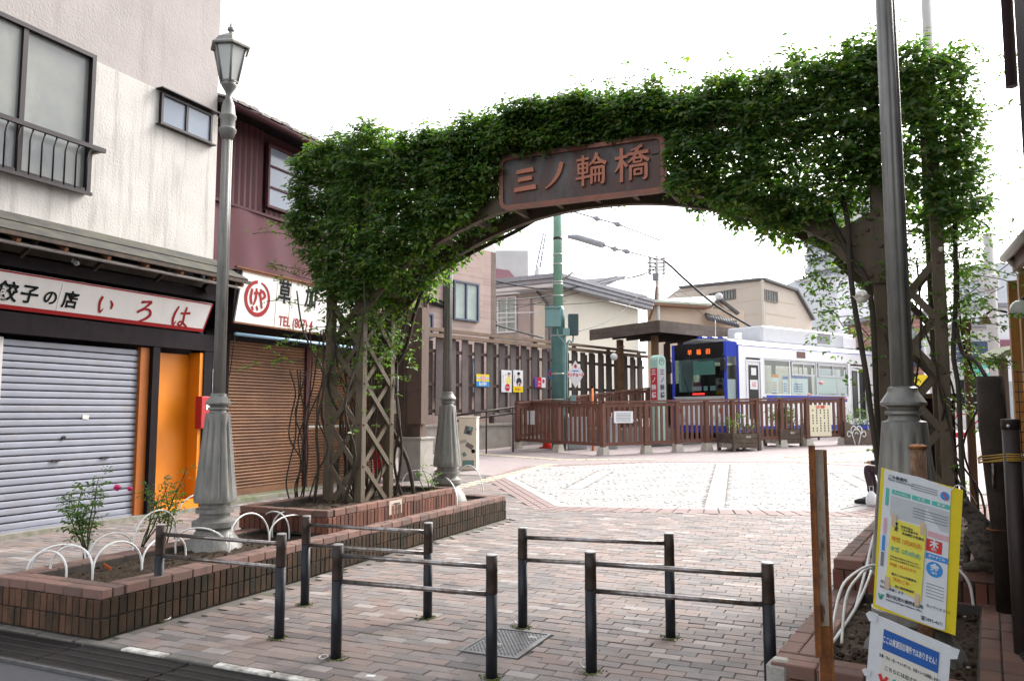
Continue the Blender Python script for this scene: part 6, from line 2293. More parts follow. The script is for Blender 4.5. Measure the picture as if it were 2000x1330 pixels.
part("pillar", MB().bbox(b0 + V((0.06, .25, (zc + zt_) / 2 - b0.z + .03)), (.24, .26, zt_ - zc), .01), m_gate, gt)
part("pillar_cladding", MB().box(b0 + V((.10, .14, (zt_ + z_at(828, d0)) / 2 - b0.z)), (.36, .30, zt_ - z_at(828, d0))), m_gate, gt)
for i in range(5):
 x = b0.x - .22 - i * .245
 part("plank", MB().bbox((x, b0.y + .3 + .012 * (i % 2), (z_at(600, d0) + z_at(868 + 8 * i, d0)) / 2), (.235, .03, z_at(600, d0) - z_at(868 + 8 * i, d0)), .004), m_gate, gt)
part("crossbar", MB().box((b0.x - .7, b0.y + .345, z_at(640, d0)), (1.4, .05, .12)), m_gate, gt)
part("crossbar", MB().box((b0.x - .7, b0.y + .345, z_at(850, d0)), (1.4, .05, .12)), m_gate, gt)
for (y0, y1, lb) in ((735, 765, "white sheet pinned on the gate's boards, upper one"), (781, 808, "cream sheet pinned on the gate's boards, lower one")):
 c = P(770, (y0 + y1) / 2, 'y', b0.y + .27)
 n_ = thing("paper_notice", lb, "notice", (c.x, c.y, c.z))
 part("sheet", MB().box(c, (.24, .004, (y1 - y0) * k0)), plain("pinned_paper", (0.74, 0.73, 0.70) if y0 < 770 else (0.74, 0.68, 0.50)), n_)
 mb = MB()
 for i in range(5):
  mb.box(c + V((0, -.003, .06 - .03 * i)), (.18, .002, .006))
 part("text_lines", mb, m_inkg, n_)
c = G(748, 930)
rbn = thing("red_bin", "red plastic bin standing behind the lattice of the arch's left leg", "bin", tuple(c))
part("body", MB().lathe([(0, .17), (.02, .19), (.62, .25), (.66, .25), (.66, .22), (.05, .16)], tuple(c), 4, smooth=False, rot=.6), plain("bin_red", (0.42, 0.03, 0.035), 0.45), rbn)
part("rim", MB().lathe([(.64, .265), (.68, .265)], tuple(c), 4, smooth=False, rot=.6), plain("bin_red2", (0.42, 0.03, 0.035), 0.45), rbn)

# stickered utility cabinet
c = G(913, 918)
du = (c - V((0, 0, CAM_H))).dot(_fw)
ku = du / 1532
uc = thing("utility_cabinet", "cream metal utility cabinet plastered with stickers beside the second lamp", "cabinet", tuple(c))
hu = (918 - 816) * ku
m_cream2 = M("cabinet_cream", (0.60, 0.55, 0.45), 0.5, col2=(0.52, 0.46, 0.36), var=0.6, scale=5, stain=(0.35, 0.2, 0.08), stain_amt=0.4, stain_sc=(6, 6, 3), stain_lo=.6)
ca = math.radians(18)
cu_, cv_ = V((math.cos(ca), math.sin(ca), 0)), V((-math.sin(ca), math.cos(ca), 0))
part("case", MB().bbox(c + V((0, 0, hu / 2)) + cv_ * .2, (.44, .42, hu), .01, cu_, cv_), m_cream2, uc)
part("lid", MB().bbox(c + V((0, 0, hu + .012)) + cv_ * .2, (.48, .46, .03), .008, cu_, cv_), m_cream2, uc)
part("hinge", MB().tube([c + cu_ * .2 - cv_ * .012 + V((0, 0, hu * .78)), c + cu_ * .2 - cv_ * .025 + V((0, 0, hu * .78))], .014, 8), m_bronze, uc)
m_dg = plain("sticker_grey", (0.16, 0.16, 0.15))
m_dg2 = plain("sticker_teal", (0.13, 0.22, 0.20))


def sticker(s, h, w, hh, rot, mat, lb=None):
 o = c + cu_ * s + V((0, 0, h)) - cv_ * .012
 cr, sr = math.cos(rot), math.sin(rot)
 u = cu_ * cr + V((0, 0, sr))
 return o, u, part("sticker", MB().box(o, (w, .003, hh), u, cv_, V((0, 0, cr)) - cu_ * sr), mat, uc, lb)


o, u, st_ = sticker(.02, hu * .755, .2, .2, -.25, m_dg, "square grey sticker reading 38")
part("lettering", text_mesh([("1", -.05, .045, .1, 'CENTER', .03, 1), ("38", 0, -.045, .1, 'CENTER', .03, 1)], "lettering", None, o - cv_ * .003, u, V((-.25, 0, .97)).cross(V((0, 0, 0))) + (V((0, 0, 1)) + cu_ * .25), .002), m_black, st_)
part("leaf_mark", MB().ball(o + cu_ * .04 + V((0, 0, .045)) - cv_ * .003, .035, 8, 5, (1, .1, 1)), m_grn, st_)
sticker(-.10, hu * .545, .16, .08, .2, plain("sticker_pale", (0.35, 0.34, 0.30)))
sticker(.05, hu * .46, .19, .11, -.5, plain("sticker_brown", (0.15, 0.13, 0.11)))
sticker(-.08, hu * .30, .09, .1, .6, m_dg2)
sticker(.02, hu * .13, .28, .15, .0, m_dg2, "teal graffiti sticker near the cabinet's foot")
part("sticker", MB().tube([c + cu_ * .14 - cv_ * .010 + V((0, 0, hu * .36)), c + cu_ * .14 - cv_ * .014 + V((0, 0, hu * .36))], .05, 14), m_black, uc, "round black sticker")

# ================================================================ slatted timber fence behind
m_slat = M("weathered_plank2", (0.145, 0.118, 0.115), 0.85, col2=(0.095, 0.08, 0.08), var=0.9, scale=2.2, rnd=[(1, 1, 1), (.85, .84, .84), (1.15, 1.12, 1.1), (.92, .95, .88)], stain=(0.06, 0.065, 0.035), stain_amt=0.6, stain_sc=(3, 3, .5), bump=0.4, bscale=18)
m_slatb = M("brown_backboard", (0.095, 0.065, 0.055), 0.85, col2=(0.06, 0.045, 0.04), var=0.9, scale=3, rnd=[(1, 1, 1), (.8, .8, .8), (1.2, 1.15, 1.1), (.9, .9, .9)])
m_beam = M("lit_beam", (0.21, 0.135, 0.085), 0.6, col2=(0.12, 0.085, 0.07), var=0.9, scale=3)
FA, FB = D(830, 800, 24.4), D(1180, 800, 32.0)
FA.z = FB.z = 0
FD = (FB - FA).normalized()
FN = V((FD.y, -FD.x, 0))


def on_line(px, A, d):
 """distance along the line A + d*u (plan) at which photo column px meets it"""
 r = ray(px, 800)
 # A + d u = r t (xy)
 det = d.x * (-r.y) + r.x * d.y
 return (-A.x * (-r.y) + (-r.x) * A.y) / det


u0, u1 = on_line(826, FA, FD), on_line(1062, FA, FD)
st = (u1 - u0) / 10
dz = lambda py, d: D(1000, py, d).z
zt_ = (dz(655, 24.4) + dz(690, 32.0)) / 2
zb_ = dz(812, 24.4)
fx = thing("slat_fence", "long weathered timber fence of spaced upright planks with enamel signs behind the station", "fence", tuple(FA + FD * 5))
pl0 = MB().bbox((0, 0, (zt_ + zb_) / 2), (st * .50, .035, zt_ - zb_), .004).mesh("plank", m_slat)
pl1 = MB().bbox((0, 0, (zt_ + zb_) / 2), (st * .46, .03, zt_ - zb_ - .15), .004).mesh("plank", m_slatb)
fang = math.atan2(FD.y, FD.x)
for i in range(-2, 22):
 for me, o_, off in ((pl0, 0, .06), (pl1, .5, -.06)):
  ob = bpy.data.objects.new("plank", me)
  COL.objects.link(ob)
  ob.parent = fx
  ob.location = FA + FD * (u0 + st * (i + o_)) + FN * off - WL[fx.name] + V((0, 0, random.uniform(-.05, .05)))
  ob.rotation_euler = (random.uniform(-.006, .006), 0, fang + random.uniform(-.02, .02))
fl_ = st * 25
for zz in (zb_ + .82 * (zt_ - zb_), zb_ + .40 * (zt_ - zb_), zb_ + .06 * (zt_ - zb_)):
 part("rail", MB().beam(FA + FD * (u0 - st * 2.5) + V((0, 0, zz)), FA + FD * (u0 + st * 21.8) + V((0, 0, zz)), .05, .11), m_slatb, fx)
part("top_beam", MB().beam(FA + FD * (u0 - st) + FN * .1 + V((0, 0, zt_ + .22)), FA + FD * (u0 + st * 21.8) + FN * .1 + V((0, 0, zt_ + .22)), .10, .10), m_beam, fx)
part("top_beam", MB().beam(FA + FD * (u0 - st) + FN * .16 + V((0, 0, zt_ + .03)), FA + FD * (u0 + st * 21.8) + FN * .16 + V((0, 0, zt_ + .03)), .12, .12), m_beam, fx)
for i in range(0, 22, 4):
 part("post", MB().box(FA + FD * (u0 + st * (i + 1.5)) - FN * .14 + V((0, 0, (zt_ + .3 + .2) / 2)), (.12, .12, zt_ + .3 - .2), FD, FN), m_slatb, fx)
cwl = thing("concrete_wall", "low stained concrete wall at the foot of the timber fence", "wall", tuple(FA + FD * 4 + FN * .4))
zt2 = dz(831, 24.2)
part("coping", MB().beam(FA + FD * (u0 - 3) + FN * .4 + V((0, 0, zt2)), FA + FD * (u0 + 12) + FN * .4 + V((0, 0, zt2)), .26, .07), m_conc, cwl)
part("stem", MB().beam(FA + FD * (u0 - 3) + FN * .4 + V((0, 0, zt2 / 2 + .1)), FA + FD * (u0 + 12) + FN * .4 + V((0, 0, zt2 / 2 + .1)), .2, zt2 - .27), m_conc, cwl)
hr = thing("handrail", "dark steel ramp handrail rising along the concrete wall left of the brown fence", "handrail", tuple(D(940, 840, 23.5)))
for (ya, yb) in ((812, 795), (823, 806)):
 part("rail", MB().tube([D(885, ya, 23.2), D(1006, yb, 24.5)], .03, 8), m_dkpipe, hr)
for px, yy in ((890, 813), (950, 804), (1002, 796)):
 a = D(px, yy, 23.2 + (px - 885) / 121 * 1.3)
 part("post", MB().tube([a, (a.x, a.y, gz(a.y))], .025, 8), m_dkpipe, hr)


# ---- enamel signs on the fence
def fence_pt(px, py, out=.10):
 r = ray(px, py)
 o = V((0, 0, CAM_H))
 t = ((FA + FN * out) - o).dot(FN) / r.dot(FN)
 return o + r * t


def esign(label, x0, y0, x1, y1):
 a, b, c_, d_ = fence_pt(x0, y0), fence_pt(x1, y0), fence_pt(x1, y1), fence_pt(x0, y1)
 zt, zb2 = (a.z + b.z) / 2, (c_.z + d_.z) / 2
 w = (b - a)
 w.z = 0
 L, H = w.length, zt - zb2
 org = V((a.x, a.y, zb2))
 t = thing("enamel_sign", label, "sign", tuple(org + FD * L / 2), "old enamel signs by the timber fence")

 def patch_(s0, t0_, s1, t1_, mat, z, nm="panel"):
  return part(nm, MB().box(org + FD * ((s0 + s1) / 2 * L) + V((0, 0, (t0_ + t1_) / 2 * H)) + FN * (z / 2), ((s1 - s0) * L, z, (t1_ - t0_) * H), FD, FN), mat, t)

 def txt(lines, mat, z):
  return part("lettering", text_mesh([(q[0], q[1] * L, q[2] * H, q[3] * H, 'CENTER', .04, q[4] if len(q) > 4 else 1) for q in lines], "lettering", None, org + FN * z, FD, (0, 0, 1), .003), mat, t)

 def blob(s, q, r, mat, sc=(1, 1), nm="picture", z=.012):
  p_ = org + FD * (s * L) + V((0, 0, q * H)) + FN * z
  pts = [p_ + FD * (r * H * sc[0] * math.cos(w)) + V((0, 0, r * H * sc[1] * math.sin(w))) for w in np.linspace(0, 6.283, 21)[:-1]]
  return part(nm, MB().prism(pts, FN * .003), mat, t)
 return patch_, txt, blob


m_eyel, m_eblue, m_ewhite, m_ered = plain("enamel_yellow", (0.80, 0.60, 0.02), 0.3), plain("enamel_blue", (0.03, 0.26, 0.60), 0.3), plain("enamel_white", (0.74, 0.74, 0.76), 0.3), plain("enamel_red", (0.56, 0.03, 0.05), 0.3)
m_epink = plain("enamel_pink", (0.70, 0.40, 0.36), 0.3)
m_face = plain("print_skin", (0.66, 0.44, 0.32), 0.5)
pa, tx2, bl_ = esign("small enamel sign with yellow and blue halves, leftmost on the timber fence", 930, 731, 955, 755)
pa(0, 0, 1, .42, m_eblue, .012)
pa(0, .42, 1, 1, m_eyel, .012)
pa(0, .62, 1, .78, plain("enamel_pale", (0.45, 0.50, 0.68), .3), .016)
bl_(.5, .70, .26, m_epink, z=.017)
tx2([("亀の子束子", .5, .2, .30, .62)], m_ewhite, .013)
pa, tx2, bl_ = esign("tall white enamel sign with a smiling person and a red disc", 979, 723, 999, 766)
pa(0, 0, 1, 1, m_ewhite, .012)
bl_(.68, .52, .20, plain("dress_yellow", (0.78, 0.66, 0.20), .4), (.9, 1))
bl_(.72, .78, .10, m_face)
bl_(.72, .85, .10, plain("hat_brown", (0.16, 0.09, 0.05), .4), (1, .55), z=.014)
bl_(.40, .78, .04, m_face)
bl_(.58, .22, .17, m_ered, z=.016)
tx2([("オロナミンC", .58, .22, .075, .62)], m_ewhite, .02)
tx2([("元\n気\nハ\nツ\nラ\nツ", .15, .60, .055, .9)], m_inkg, .013)
pa, tx2, bl_ = esign("tall white enamel sign with a person in a dark kimono over a yellow foot", 1002, 723, 1021, 766)
pa(0, .27, 1, 1, m_ewhite, .012)
pa(0, 0, 1, .27, m_eyel, .012)
bl_(.58, .47, .19, plain("kimono_black", (0.03, 0.025, 0.035), .4), (1, 1))
bl_(.62, .36, .11, m_ewhite, (1.1, .8), z=.016)
bl_(.64, .36, .07, m_ered, z=.020)
bl_(.54, .77, .085, m_face)
bl_(.54, .85, .10, m_black, (1, .65), z=.015)
tx2([("ボンカレー", .5, .13, .13, .66)], m_ered, .013)
tx2([("お\n湯\nで\n温\nめ\nる", .14, .62, .055, .9)], m_inkg, .013)
pa, tx2, bl_ = esign("small enamel sign in red, white and purple left of the green pole", 1044, 737, 1065, 757)
pa(.2, 0, .62, 1, m_ered, .012)
pa(0, 0, .2, 1, plain("enamel_purple", (0.16, 0.08, 0.36), .3), .012)
pa(.62, 0, 1, 1, m_ewhite, .012)
bl_(.8, .64, .2, m_ered)
tx2([("アサヒ", .41, .52, .24, .5), ("ビール", .41, .2, .24, .5)], m_ewhite, .013)

# ================================================================ green utility pole
PD = 25.4
pb = D(1091, 800, PD)
PX_, PY_ = pb.x, pb.y
pg0 = gz(PY_)
m_gpole = M("green_pole_paint", (0.20, 0.36, 0.27), 0.5, col2=(0.14, 0.29, 0.21), var=0.9, scale=2.5, stain=(0.30, 0.36, 0.28), stain_amt=0.5, stain_sc=(5, 5, .9))
m_gpole2 = M("teal_pole_paint", (0.10, 0.21, 0.20), 0.5, col2=(0.065, 0.16, 0.155), var=0.9, scale=3, stain=(0.2, 0.13, 0.06), stain_amt=0.5, stain_sc=(7, 7, 2), stain_lo=.56)
m_teal2 = M("teal_box", (0.17, 0.30, 0.29), 0.5, var=0.5, scale=4)
m_dteal = M("dark_teal_box", (0.05, 0.085, 0.09), 0.5, var=0.5, scale=4)
m_bandm = M("band_metal", (0.5, 0.5, 0.46), 0.4, 0.5, var=0.5)
up_ = thing("utility_pole", "thick green steel utility pole with control boxes rising behind the brown railing", "utility pole", (PX_, PY_, pg0))
zz = lambda py: D(1091, py, PD).z
kk = PD / 1532
part("lower_tube", MB().lathe([(pg0, 14 * kk), (zz(620), 13.5 * kk), (zz(604), 12.5 * kk), (zz(596), 10.5 * kk)], (PX_, PY_, 0), 24), m_gpole2, up_)
part("upper_tube", MB().lathe([(zz(597), 10 * kk), (zz(300), 8.4 * kk)], (PX_, PY_, 0), 24), m_gpole, up_)
mb = MB()
for py in (655, 730, 780, 492, 512, 575, 547, 552):
 r = (10.2 if py < 600 else 14.3) * kk
 mb.lathe([(zz(py) - .02, r), (zz(py) + .02, r)], (PX_, PY_, 0), 24)
part("bands", mb, m_bandm, up_, kind='stuff')


def pbox(name, x0, y0, x1, y1, d, depth, mat, bev=.01):
 a, b = D(x0, y1, d), D(x1, y0, d)
 c_ = (a + b) / 2
 w = (V((b.x, b.y, 0)) - V((a.x, a.y, 0))).length
 return part(name, MB().bbox(c_, (w, depth, abs(b.z - a.z)), bev, _rt, V((-_rt.y, _rt.x, 0))), mat, up_)


pbox("control_box", 1065, 602, 1094, 639, PD - .25, .3, m_teal2)
pbox("control_box_hood", 1064, 600, 1096, 603, PD - .25, .36, m_teal2, .004)
pbox("meter_box", 1110, 614, 1129, 655, PD + .1, .35, m_dteal)
pbox("junction_box", 1099, 641, 1112, 656, PD - .3, .15, m_teal2)
pbox("junction_box", 1114, 772, 1124, 790, PD - .1, .2, m_teal2)
for pts in ([(1088, 640, .2), (1090, 655, .28), (1100, 667, .33), (1106, 690, .2), (1104, 790, .1)], [(1120, 655, -.05), (1118, 668, .0), (1108, 676, .2), (1108, 790, .12)], [(1104, 656, .3), (1103, 700, .28), (1103, 790, .28)]):
 part("conduit", MB().tube(catmull([tuple(D(x, y, PD - o_)) for x, y, o_ in pts], 5), .03, 8), m_teal2, up_)
part("light_stub", MB().tube([D(1100, 546, PD), D(1120, 531, PD - .3)], [.05, .03], 8), m_bandm, up_)
part("bracket_arm", MB().tube([D(1108, 462, PD), D(1128, 464, PD), D(1178, 479, PD - .6)], [.06, .11, .11], 12), M("grey_sleeve", (0.38, 0.39, 0.42), 0.5, var=0.4), up_)
part("arm_clamp", MB().lathe([(zz(460) - .04, 9.6 * kk), (zz(460) + .04, 9.6 * kk)], (PX_, PY_, 0), 24), m_bronze, up_)
for pts in ([(1178, 479), (1200, 486), (1223, 491), (1300, 510)], [(1100, 408), (1165, 427), (1206, 438), (1290, 470)]):
 part("span_wire", MB().tube([D(x, y, PD - .6) for x, y in pts], .022, 5), m_bronze, up_)
 for x, y in pts[1:3]:
  c_ = D(x, y, PD - .6)
  dd = (D(pts[2][0], pts[2][1], PD - .6) - D(pts[1][0], pts[1][1], PD - .6)).normalized()
  part("insulator", MB().tube([c_ - dd * .14, c_ - dd * .05, c_, c_ + dd * .07, c_ + dd * .15], [.03, .06, .10, .07, .02], 10), M("insulator_grey", (0.36, 0.37, 0.40), 0.3, var=0.3), up_)


def diamond(label, px, py, hw, hh, d, base, lines, tmat, extra=None):
 c_ = D(px, py, d)
 w, h = hw * d / 1532, hh * d / 1532
 n_ = V((_rt.y, -_rt.x, 0))
 t = thing("enamel_sign", label, "sign", tuple(c_ - V((0, 0, h))), "old enamel signs by the timber fence")
 part("panel", MB().prism([c_ + _rt * w, c_ + V((0, 0, h)), c_ - _rt * w, c_ - V((0, 0, h))], -n_ * .02), base, t)
 part("lettering", text_mesh([(q[0], q[1] * w, q[2] * h, q[3] * h, 'CENTER', .04, q[4]) for q in lines], "lettering", None, c_ + n_ * .002, _rt, (0, 0, 1), .004), tmat, t)
 part("bracket", MB().beam(c_ - n_ * .02, V((PX_, PY_, c_.z)), .03, .03), m_bronze, t)
 return t, c_, w, h, n_


t, c_, w, h, n_ = diamond("white diamond enamel sign with red characters right of the green pole", 1124, 731, 17, 27, PD - .3, m_ewhite, [("キンチョール", 0, -.05, .30, .68)], m_ered)
part("crest", MB().prism([c_ + V((0, 0, h * .58)) + _rt * (.16 * w * math.cos(a)) + V((0, 0, .14 * h * math.sin(a))) for a in np.linspace(0, 6.283, 15)[:-1]], n_ * .004), m_ered, t)
part("fine_print", MB().box(c_ + V((0, 0, h * .25)) + n_ * .002, (w * .7, .004, h * .08), _rt, n_), m_eblue, t)
t, c_, w, h, n_ = diamond("blue diamond enamel sign half hidden behind the green pole", 1086, 730, 18, 27, PD + .6, m_eblue, [("金鳥", -.28, 0, .42, .9)], m_ered)

# ================================================================ brown railing of the tram stop
m_rbrown = M("railing_brown", (0.16, 0.072, 0.050), 0.6, col2=(0.12, 0.056, 0.041), var=0.8, scale=5, stain=(0.06, 0.035, 0.03), stain_amt=0.4, stain_sc=(8, 8, 2))
m_foot = M("footing_concrete", (0.5, 0.46, 0.40), 0.9, col2=(0.36, 0.33, 0.28), var=0.8, scale=8)
rl = thing("railing", "long brown wooden railing on concrete footings round the end of the tram stop", "railing", tuple(G(1178, 888)))
RH = 1.50


def rail_run(A, B, posts, nb, h=RH, mat=m_rbrown, owner=rl, foot=True, first=True):
 d = (B - A)
 L = d.length
 dn = d.normalized()
 dh = V((dn.x, dn.y, 0)).normalized()
 s = V((dh.y, -dh.x, 0))
 part("top_rail", MB().beam(A + V((0, 0, h + .03)), B + V((0, 0, h + .03)), .17, .06), mat, owner)
 part("upper_rail", MB().beam(A + V((0, 0, h - .07)), B + V((0, 0, h - .07)), .06, .11), mat, owner)
 part("bottom_rail", MB().beam(A + V((0, 0, .30)), B + V((0, 0, .30)), .06, .10), mat, owner)
 ts = [0] + posts + [1] if first else posts + [1]
 for t in ts:
  p_ = A.lerp(B, t)
  part("post", MB().box(p_ + V((0, 0, (h + .22) / 2)), (.13, .13, h - .22), dh, s), mat, owner)
  if foot:
   part("footing", MB().box(p_ + V((0, 0, .08)), (.30, .30, .28), dh, s, top=.72), m_foot, owner)
 ts = [0] + posts + [1]
 me = MB().box((0, 0, (h - .12 + .35) / 2), (.085, .035, h - .47)).mesh("baluster", mat)
 for a, b in zip(ts[:-1], ts[1:]):
  n_ = max(1, round((b - a) * L / .185))
  for i in range(1, n_):
   p_ = A.lerp(B, a + (b - a) * i / n_)
   ob = bpy.data.objects.new("baluster", me)
   COL.objects.link(ob)
   ob.parent = owner
   ob.location = p_ - WL[owner.name]
   ob.rotation_euler = (0, 0, math.atan2(dh.y, dh.x))


R0, R1, R2 = G(1010, 876), G(1178, 888), G(1648, 867)
d = (R1 - R0)
rail_run(R0, R1, [on_line(1090, R0, V((d.x, d.y, 0)))], 0)
d = (R2 - R1)
dd = V((d.x, d.y, 0))
rail_run(R1, R2, [on_line(x, R1, dd) for x in (1261, 1322, 1379, 1430, 1478, 1525, 1575)], 0, first=False)
rr2 = thing("railing", "brown railing climbing the ramp behind the green pole towards the platform", "railing", tuple(D(1130, 820, 27)))
Ra, Rb = D(1010, 787, 24.9), D(1268, 757, 29.5)
rail_run(Ra - V((0, 0, 1.35)), Rb - V((0, 0, 1.35)), [.25, .5, .75], 0, h=1.30, owner=rr2, foot=False)
d = (R2 - R1).normalized()
rn = V((d.y, -d.x, 0))


def rail_notice(label, x0, y0, x1, y1, A, B, mat, text=None, lines=0, tm=None):
 dn = (B - A)
 dn.z = 0
 dn.normalize()
 nn_ = V((dn.y, -dn.x, 0))
 o = V((0, 0, CAM_H))

 def pt(px, py):
  r = ray(px, py)
  return o + r * (((A + nn_ * .07) - o).dot(nn_) / r.dot(nn_))
 a, b = pt(x0, y1), pt(x1, y0)
 w = (V((b.x, b.y, 0)) - V((a.x, a.y, 0))).length
 h = b.z - a.z
 c_ = V(((a.x + b.x) / 2, (a.y + b.y) / 2, a.z + h / 2))
 t = thing("paper_notice", label, "notice", (c_.x, c_.y, a.z))
 part("sheet", MB().box(c_, (w, .012, h), dn, nn_), mat, t)
 mb = MB()
 for i in range(lines):
  if text == 'v':
   q = c_ + dn * (w * (.36 - .72 * i / max(1, lines - 1)))
   for k in range(9):
    if random.random() < .85:
     mb.box(q + V((0, 0, h * (.33 - .082 * k))) + nn_ * .0075, (w * .05, .003, h * .055), dn, nn_)
  else:
   mb.box(c_ + V((0, 0, h * (.32 - .64 * i / max(1, lines - 1)))) + nn_ * .0075, (w * .76, .003, h * .05), dn, nn_)
 if mb.v:
  part("text_lines", mb, tm or m_inkg, t)
 return t, c_, w, h, dn, nn_


rail_notice("small blank white sheet on the left end of the brown railing", 1026, 802, 1044, 829, R0, R1, m_paper)
rail_notice("wide white timetable sheet on the brown railing right of its corner", 1199, 803, 1236, 826, R1, R2, m_paper, 'h', 6)
t, c_, w, h, dn, nn_ = rail_notice("tall cream notice in vertical writing at the right end of the brown railing", 1583, 791, 1622, 852, R1, R2, plain("cream_notice", (0.78, 0.72, 0.52)), 'v', 5, m_ink)
part("lettering", text_mesh([("注意", 0, h * .42, h * .12, 'CENTER', .03, 1.6)], "lettering", None, c_ + nn_ * .008, dn, (0, 0, 1), .003), m_redp, t)

# things standing inside the railing
m_galv = M("galvanised_sheet", (0.40, 0.45, 0.47), 0.4, 0.35, col2=(0.3, 0.34, 0.36), var=0.8, scale=3)
for (x0, x1, d_, lb) in ((1056, 1075, 25.9, "narrow grey metal cabinet behind the railing left of the green pole"), (1106, 1142, 25.2, "wide grey metal cabinet behind the railing right of the green pole"), (1186, 1202, 25.2, "grey metal cabinet behind the railing right of the corner post")):
 a, b = D(x0, 816, d_), D(x1, 816, d_)
 w = (b - a).length
 m_ = (a + b) / 2
 z0 = gz(m_.y)
 t = thing("metal_cabinet", lb, "cabinet", (m_.x, m_.y, z0))
 part("case", MB().bbox((m_.x, m_.y + .15, (z0 + m_.z) / 2), (w, .3, m_.z - z0), .01, _rt, V((-_rt.y, _rt.x, 0))), m_galv, t)
 part("lid", MB().bbox((m_.x, m_.y + .15, m_.z + .012), (w + .04, .34, .025), .005, _rt, V((-_rt.y, _rt.x, 0))), m_galv, t)
 for k in range(max(2, int(w / .2))):
  part("rib", MB().box(V((m_.x, m_.y, (z0 + m_.z) / 2)) - V((-_rt.y, _rt.x, 0)) * .01 + _rt * (-w / 2 + w * (k + .5) / max(2, int(w / .2))), (.02, .03, m_.z - z0 - .1), _rt), m_galv, t)
c_ = D(1069, 872, 25.8)
z0 = gz(c_.y)
tc = thing("traffic_cone", "red traffic cone behind the railing left of the green pole", "traffic cone", (c_.x, c_.y, z0))
m_cone = plain("cone_red", (0.62, 0.04, 0.02), 0.5)
part("cone", MB().lathe([(.03, .17), (.1, .15), (.72, .03), (.74, .02)], (c_.x, c_.y, z0), 18), m_cone, tc)
part("base", MB().bbox((c_.x, c_.y, z0 + .02), (.42, .42, .04), .01), m_cone, tc)
c_ = D(1157, 800, 24.6)
op = thing("marker_post", "slim orange marker post with a black tip behind the railing", "post", (c_.x, c_.y, gz(c_.y)))
part("shaft", MB().tube([(c_.x, c_.y, gz(c_.y)), (c_.x, c_.y, D(1157, 757, 24.6).z)], .035, 10), plain("marker_orange", (0.72, 0.17, 0.02), 0.5), op)
part("tip", MB().tube([(c_.x, c_.y, D(1157, 758, 24.6).z), (c_.x, c_.y, D(1157, 754, 24.6).z)], .037, 10), m_black, op)

# ================================================================ platform, shelter, stop pillar
SC, SL_, SR = D(1287, 625, 28.6), D(1152, 645, 32.0), D(1494, 648, 32.9)
ztop = (SC.z + SL_.z + SR.z) / 3
for p_ in (SC, SL_, SR):
 p_.z = ztop
e1, e2 = SL_ - SC, SR - SC
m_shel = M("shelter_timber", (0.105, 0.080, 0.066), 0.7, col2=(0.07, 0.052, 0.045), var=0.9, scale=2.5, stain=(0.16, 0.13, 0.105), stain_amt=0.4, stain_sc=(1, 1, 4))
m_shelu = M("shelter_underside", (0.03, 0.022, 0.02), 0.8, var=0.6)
m_pine = M("aged_post_wood", (0.24, 0.13, 0.06), 0.65, col2=(0.14, 0.075, 0.04), var=0.9, scale=3)
sh = thing("shelter", "dark timber platform shelter with a deep fascia beside the tram", "shelter", (SC.x, SC.y, .5))
FH = .44
n1, n2 = e1.normalized(), e2.normalized()
for a, b, nm in ((SC, SL_, n2), (SC, SR, n1)):
 for r in range(2):
  part("fascia_board", MB().beam(a - V((0, 0, FH * (.25 + .5 * r))), b - V((0, 0, FH * (.25 + .5 * r))), .05, FH * .49), m_shel, sh)
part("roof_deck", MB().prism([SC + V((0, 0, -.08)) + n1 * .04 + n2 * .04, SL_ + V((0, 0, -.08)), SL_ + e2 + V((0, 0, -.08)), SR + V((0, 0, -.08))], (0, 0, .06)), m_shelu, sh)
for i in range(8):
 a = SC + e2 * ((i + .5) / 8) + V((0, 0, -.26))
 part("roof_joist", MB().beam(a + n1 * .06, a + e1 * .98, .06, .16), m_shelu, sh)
PZ = .95
for s, t_ in ((.25, .12), (.75, .12), (.25, .55), (.75, .55), (.25, .95), (.75, .95)):
 p_ = SC + e1 * s + e2 * t_
 part("post", MB().box((p_.x, p_.y, (PZ + ztop - FH) / 2), (.2, .2, ztop - FH - PZ), n1, V((n1.y, -n1.x, 0))), m_pine if t_ < .2 else m_shel, sh)
p_ = SC + e1 * .95 + e2 * .1
for i in range(9):
 a = SC + e1 * (.06 + .1 * i) + e2 * .55
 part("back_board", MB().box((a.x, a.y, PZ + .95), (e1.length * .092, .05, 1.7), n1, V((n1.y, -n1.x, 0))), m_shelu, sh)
pst = thing("wall_poster", "faded dark film poster on the shelter's back wall", "poster", tuple(SC + e1 * .35 + e2 * .52 + V((0, 0, -2.6))))
a = SC + e1 * .38 + e2 * .535
part("sheet", MB().box((a.x, a.y, PZ + 1.2), (1.0, .04, 1.25), n1, V((n1.y, -n1.x, 0))), M("poster_print", (0.14, 0.09, 0.075), 0.3, col2=(0.05, 0.06, 0.07), var=1.0, scale=3.5, stain=(0.22, 0.17, 0.14), stain_amt=.6, stain_sc=(2.5, 2.5, 2.5)), pst)
a = D(1199, 697, 29)
gl_ = thing("globe_lamp", "round white globe lamp hanging under the shelter's front edge", "lamp", tuple(a))
part("globe", MB().ball(a, .14, 14, 9), m_lens, gl_)
part("stem", MB().tube([a + V((0, 0, .1)), a + V((.2, .1, .35)), a + V((.35, .2, .38))], .02, 6), m_bronze, gl_)
plf = solo("platform", MB().prism([(q.x, q.y, .30) for q in (SC - e2 * .25 + e1 * .02, SL_ - e2 * .25, SL_ + e2 * 1.6, SR + e2 * .6 + e1 * .02)], (0, 0, PZ - .30)), m_conc, kind='structure')

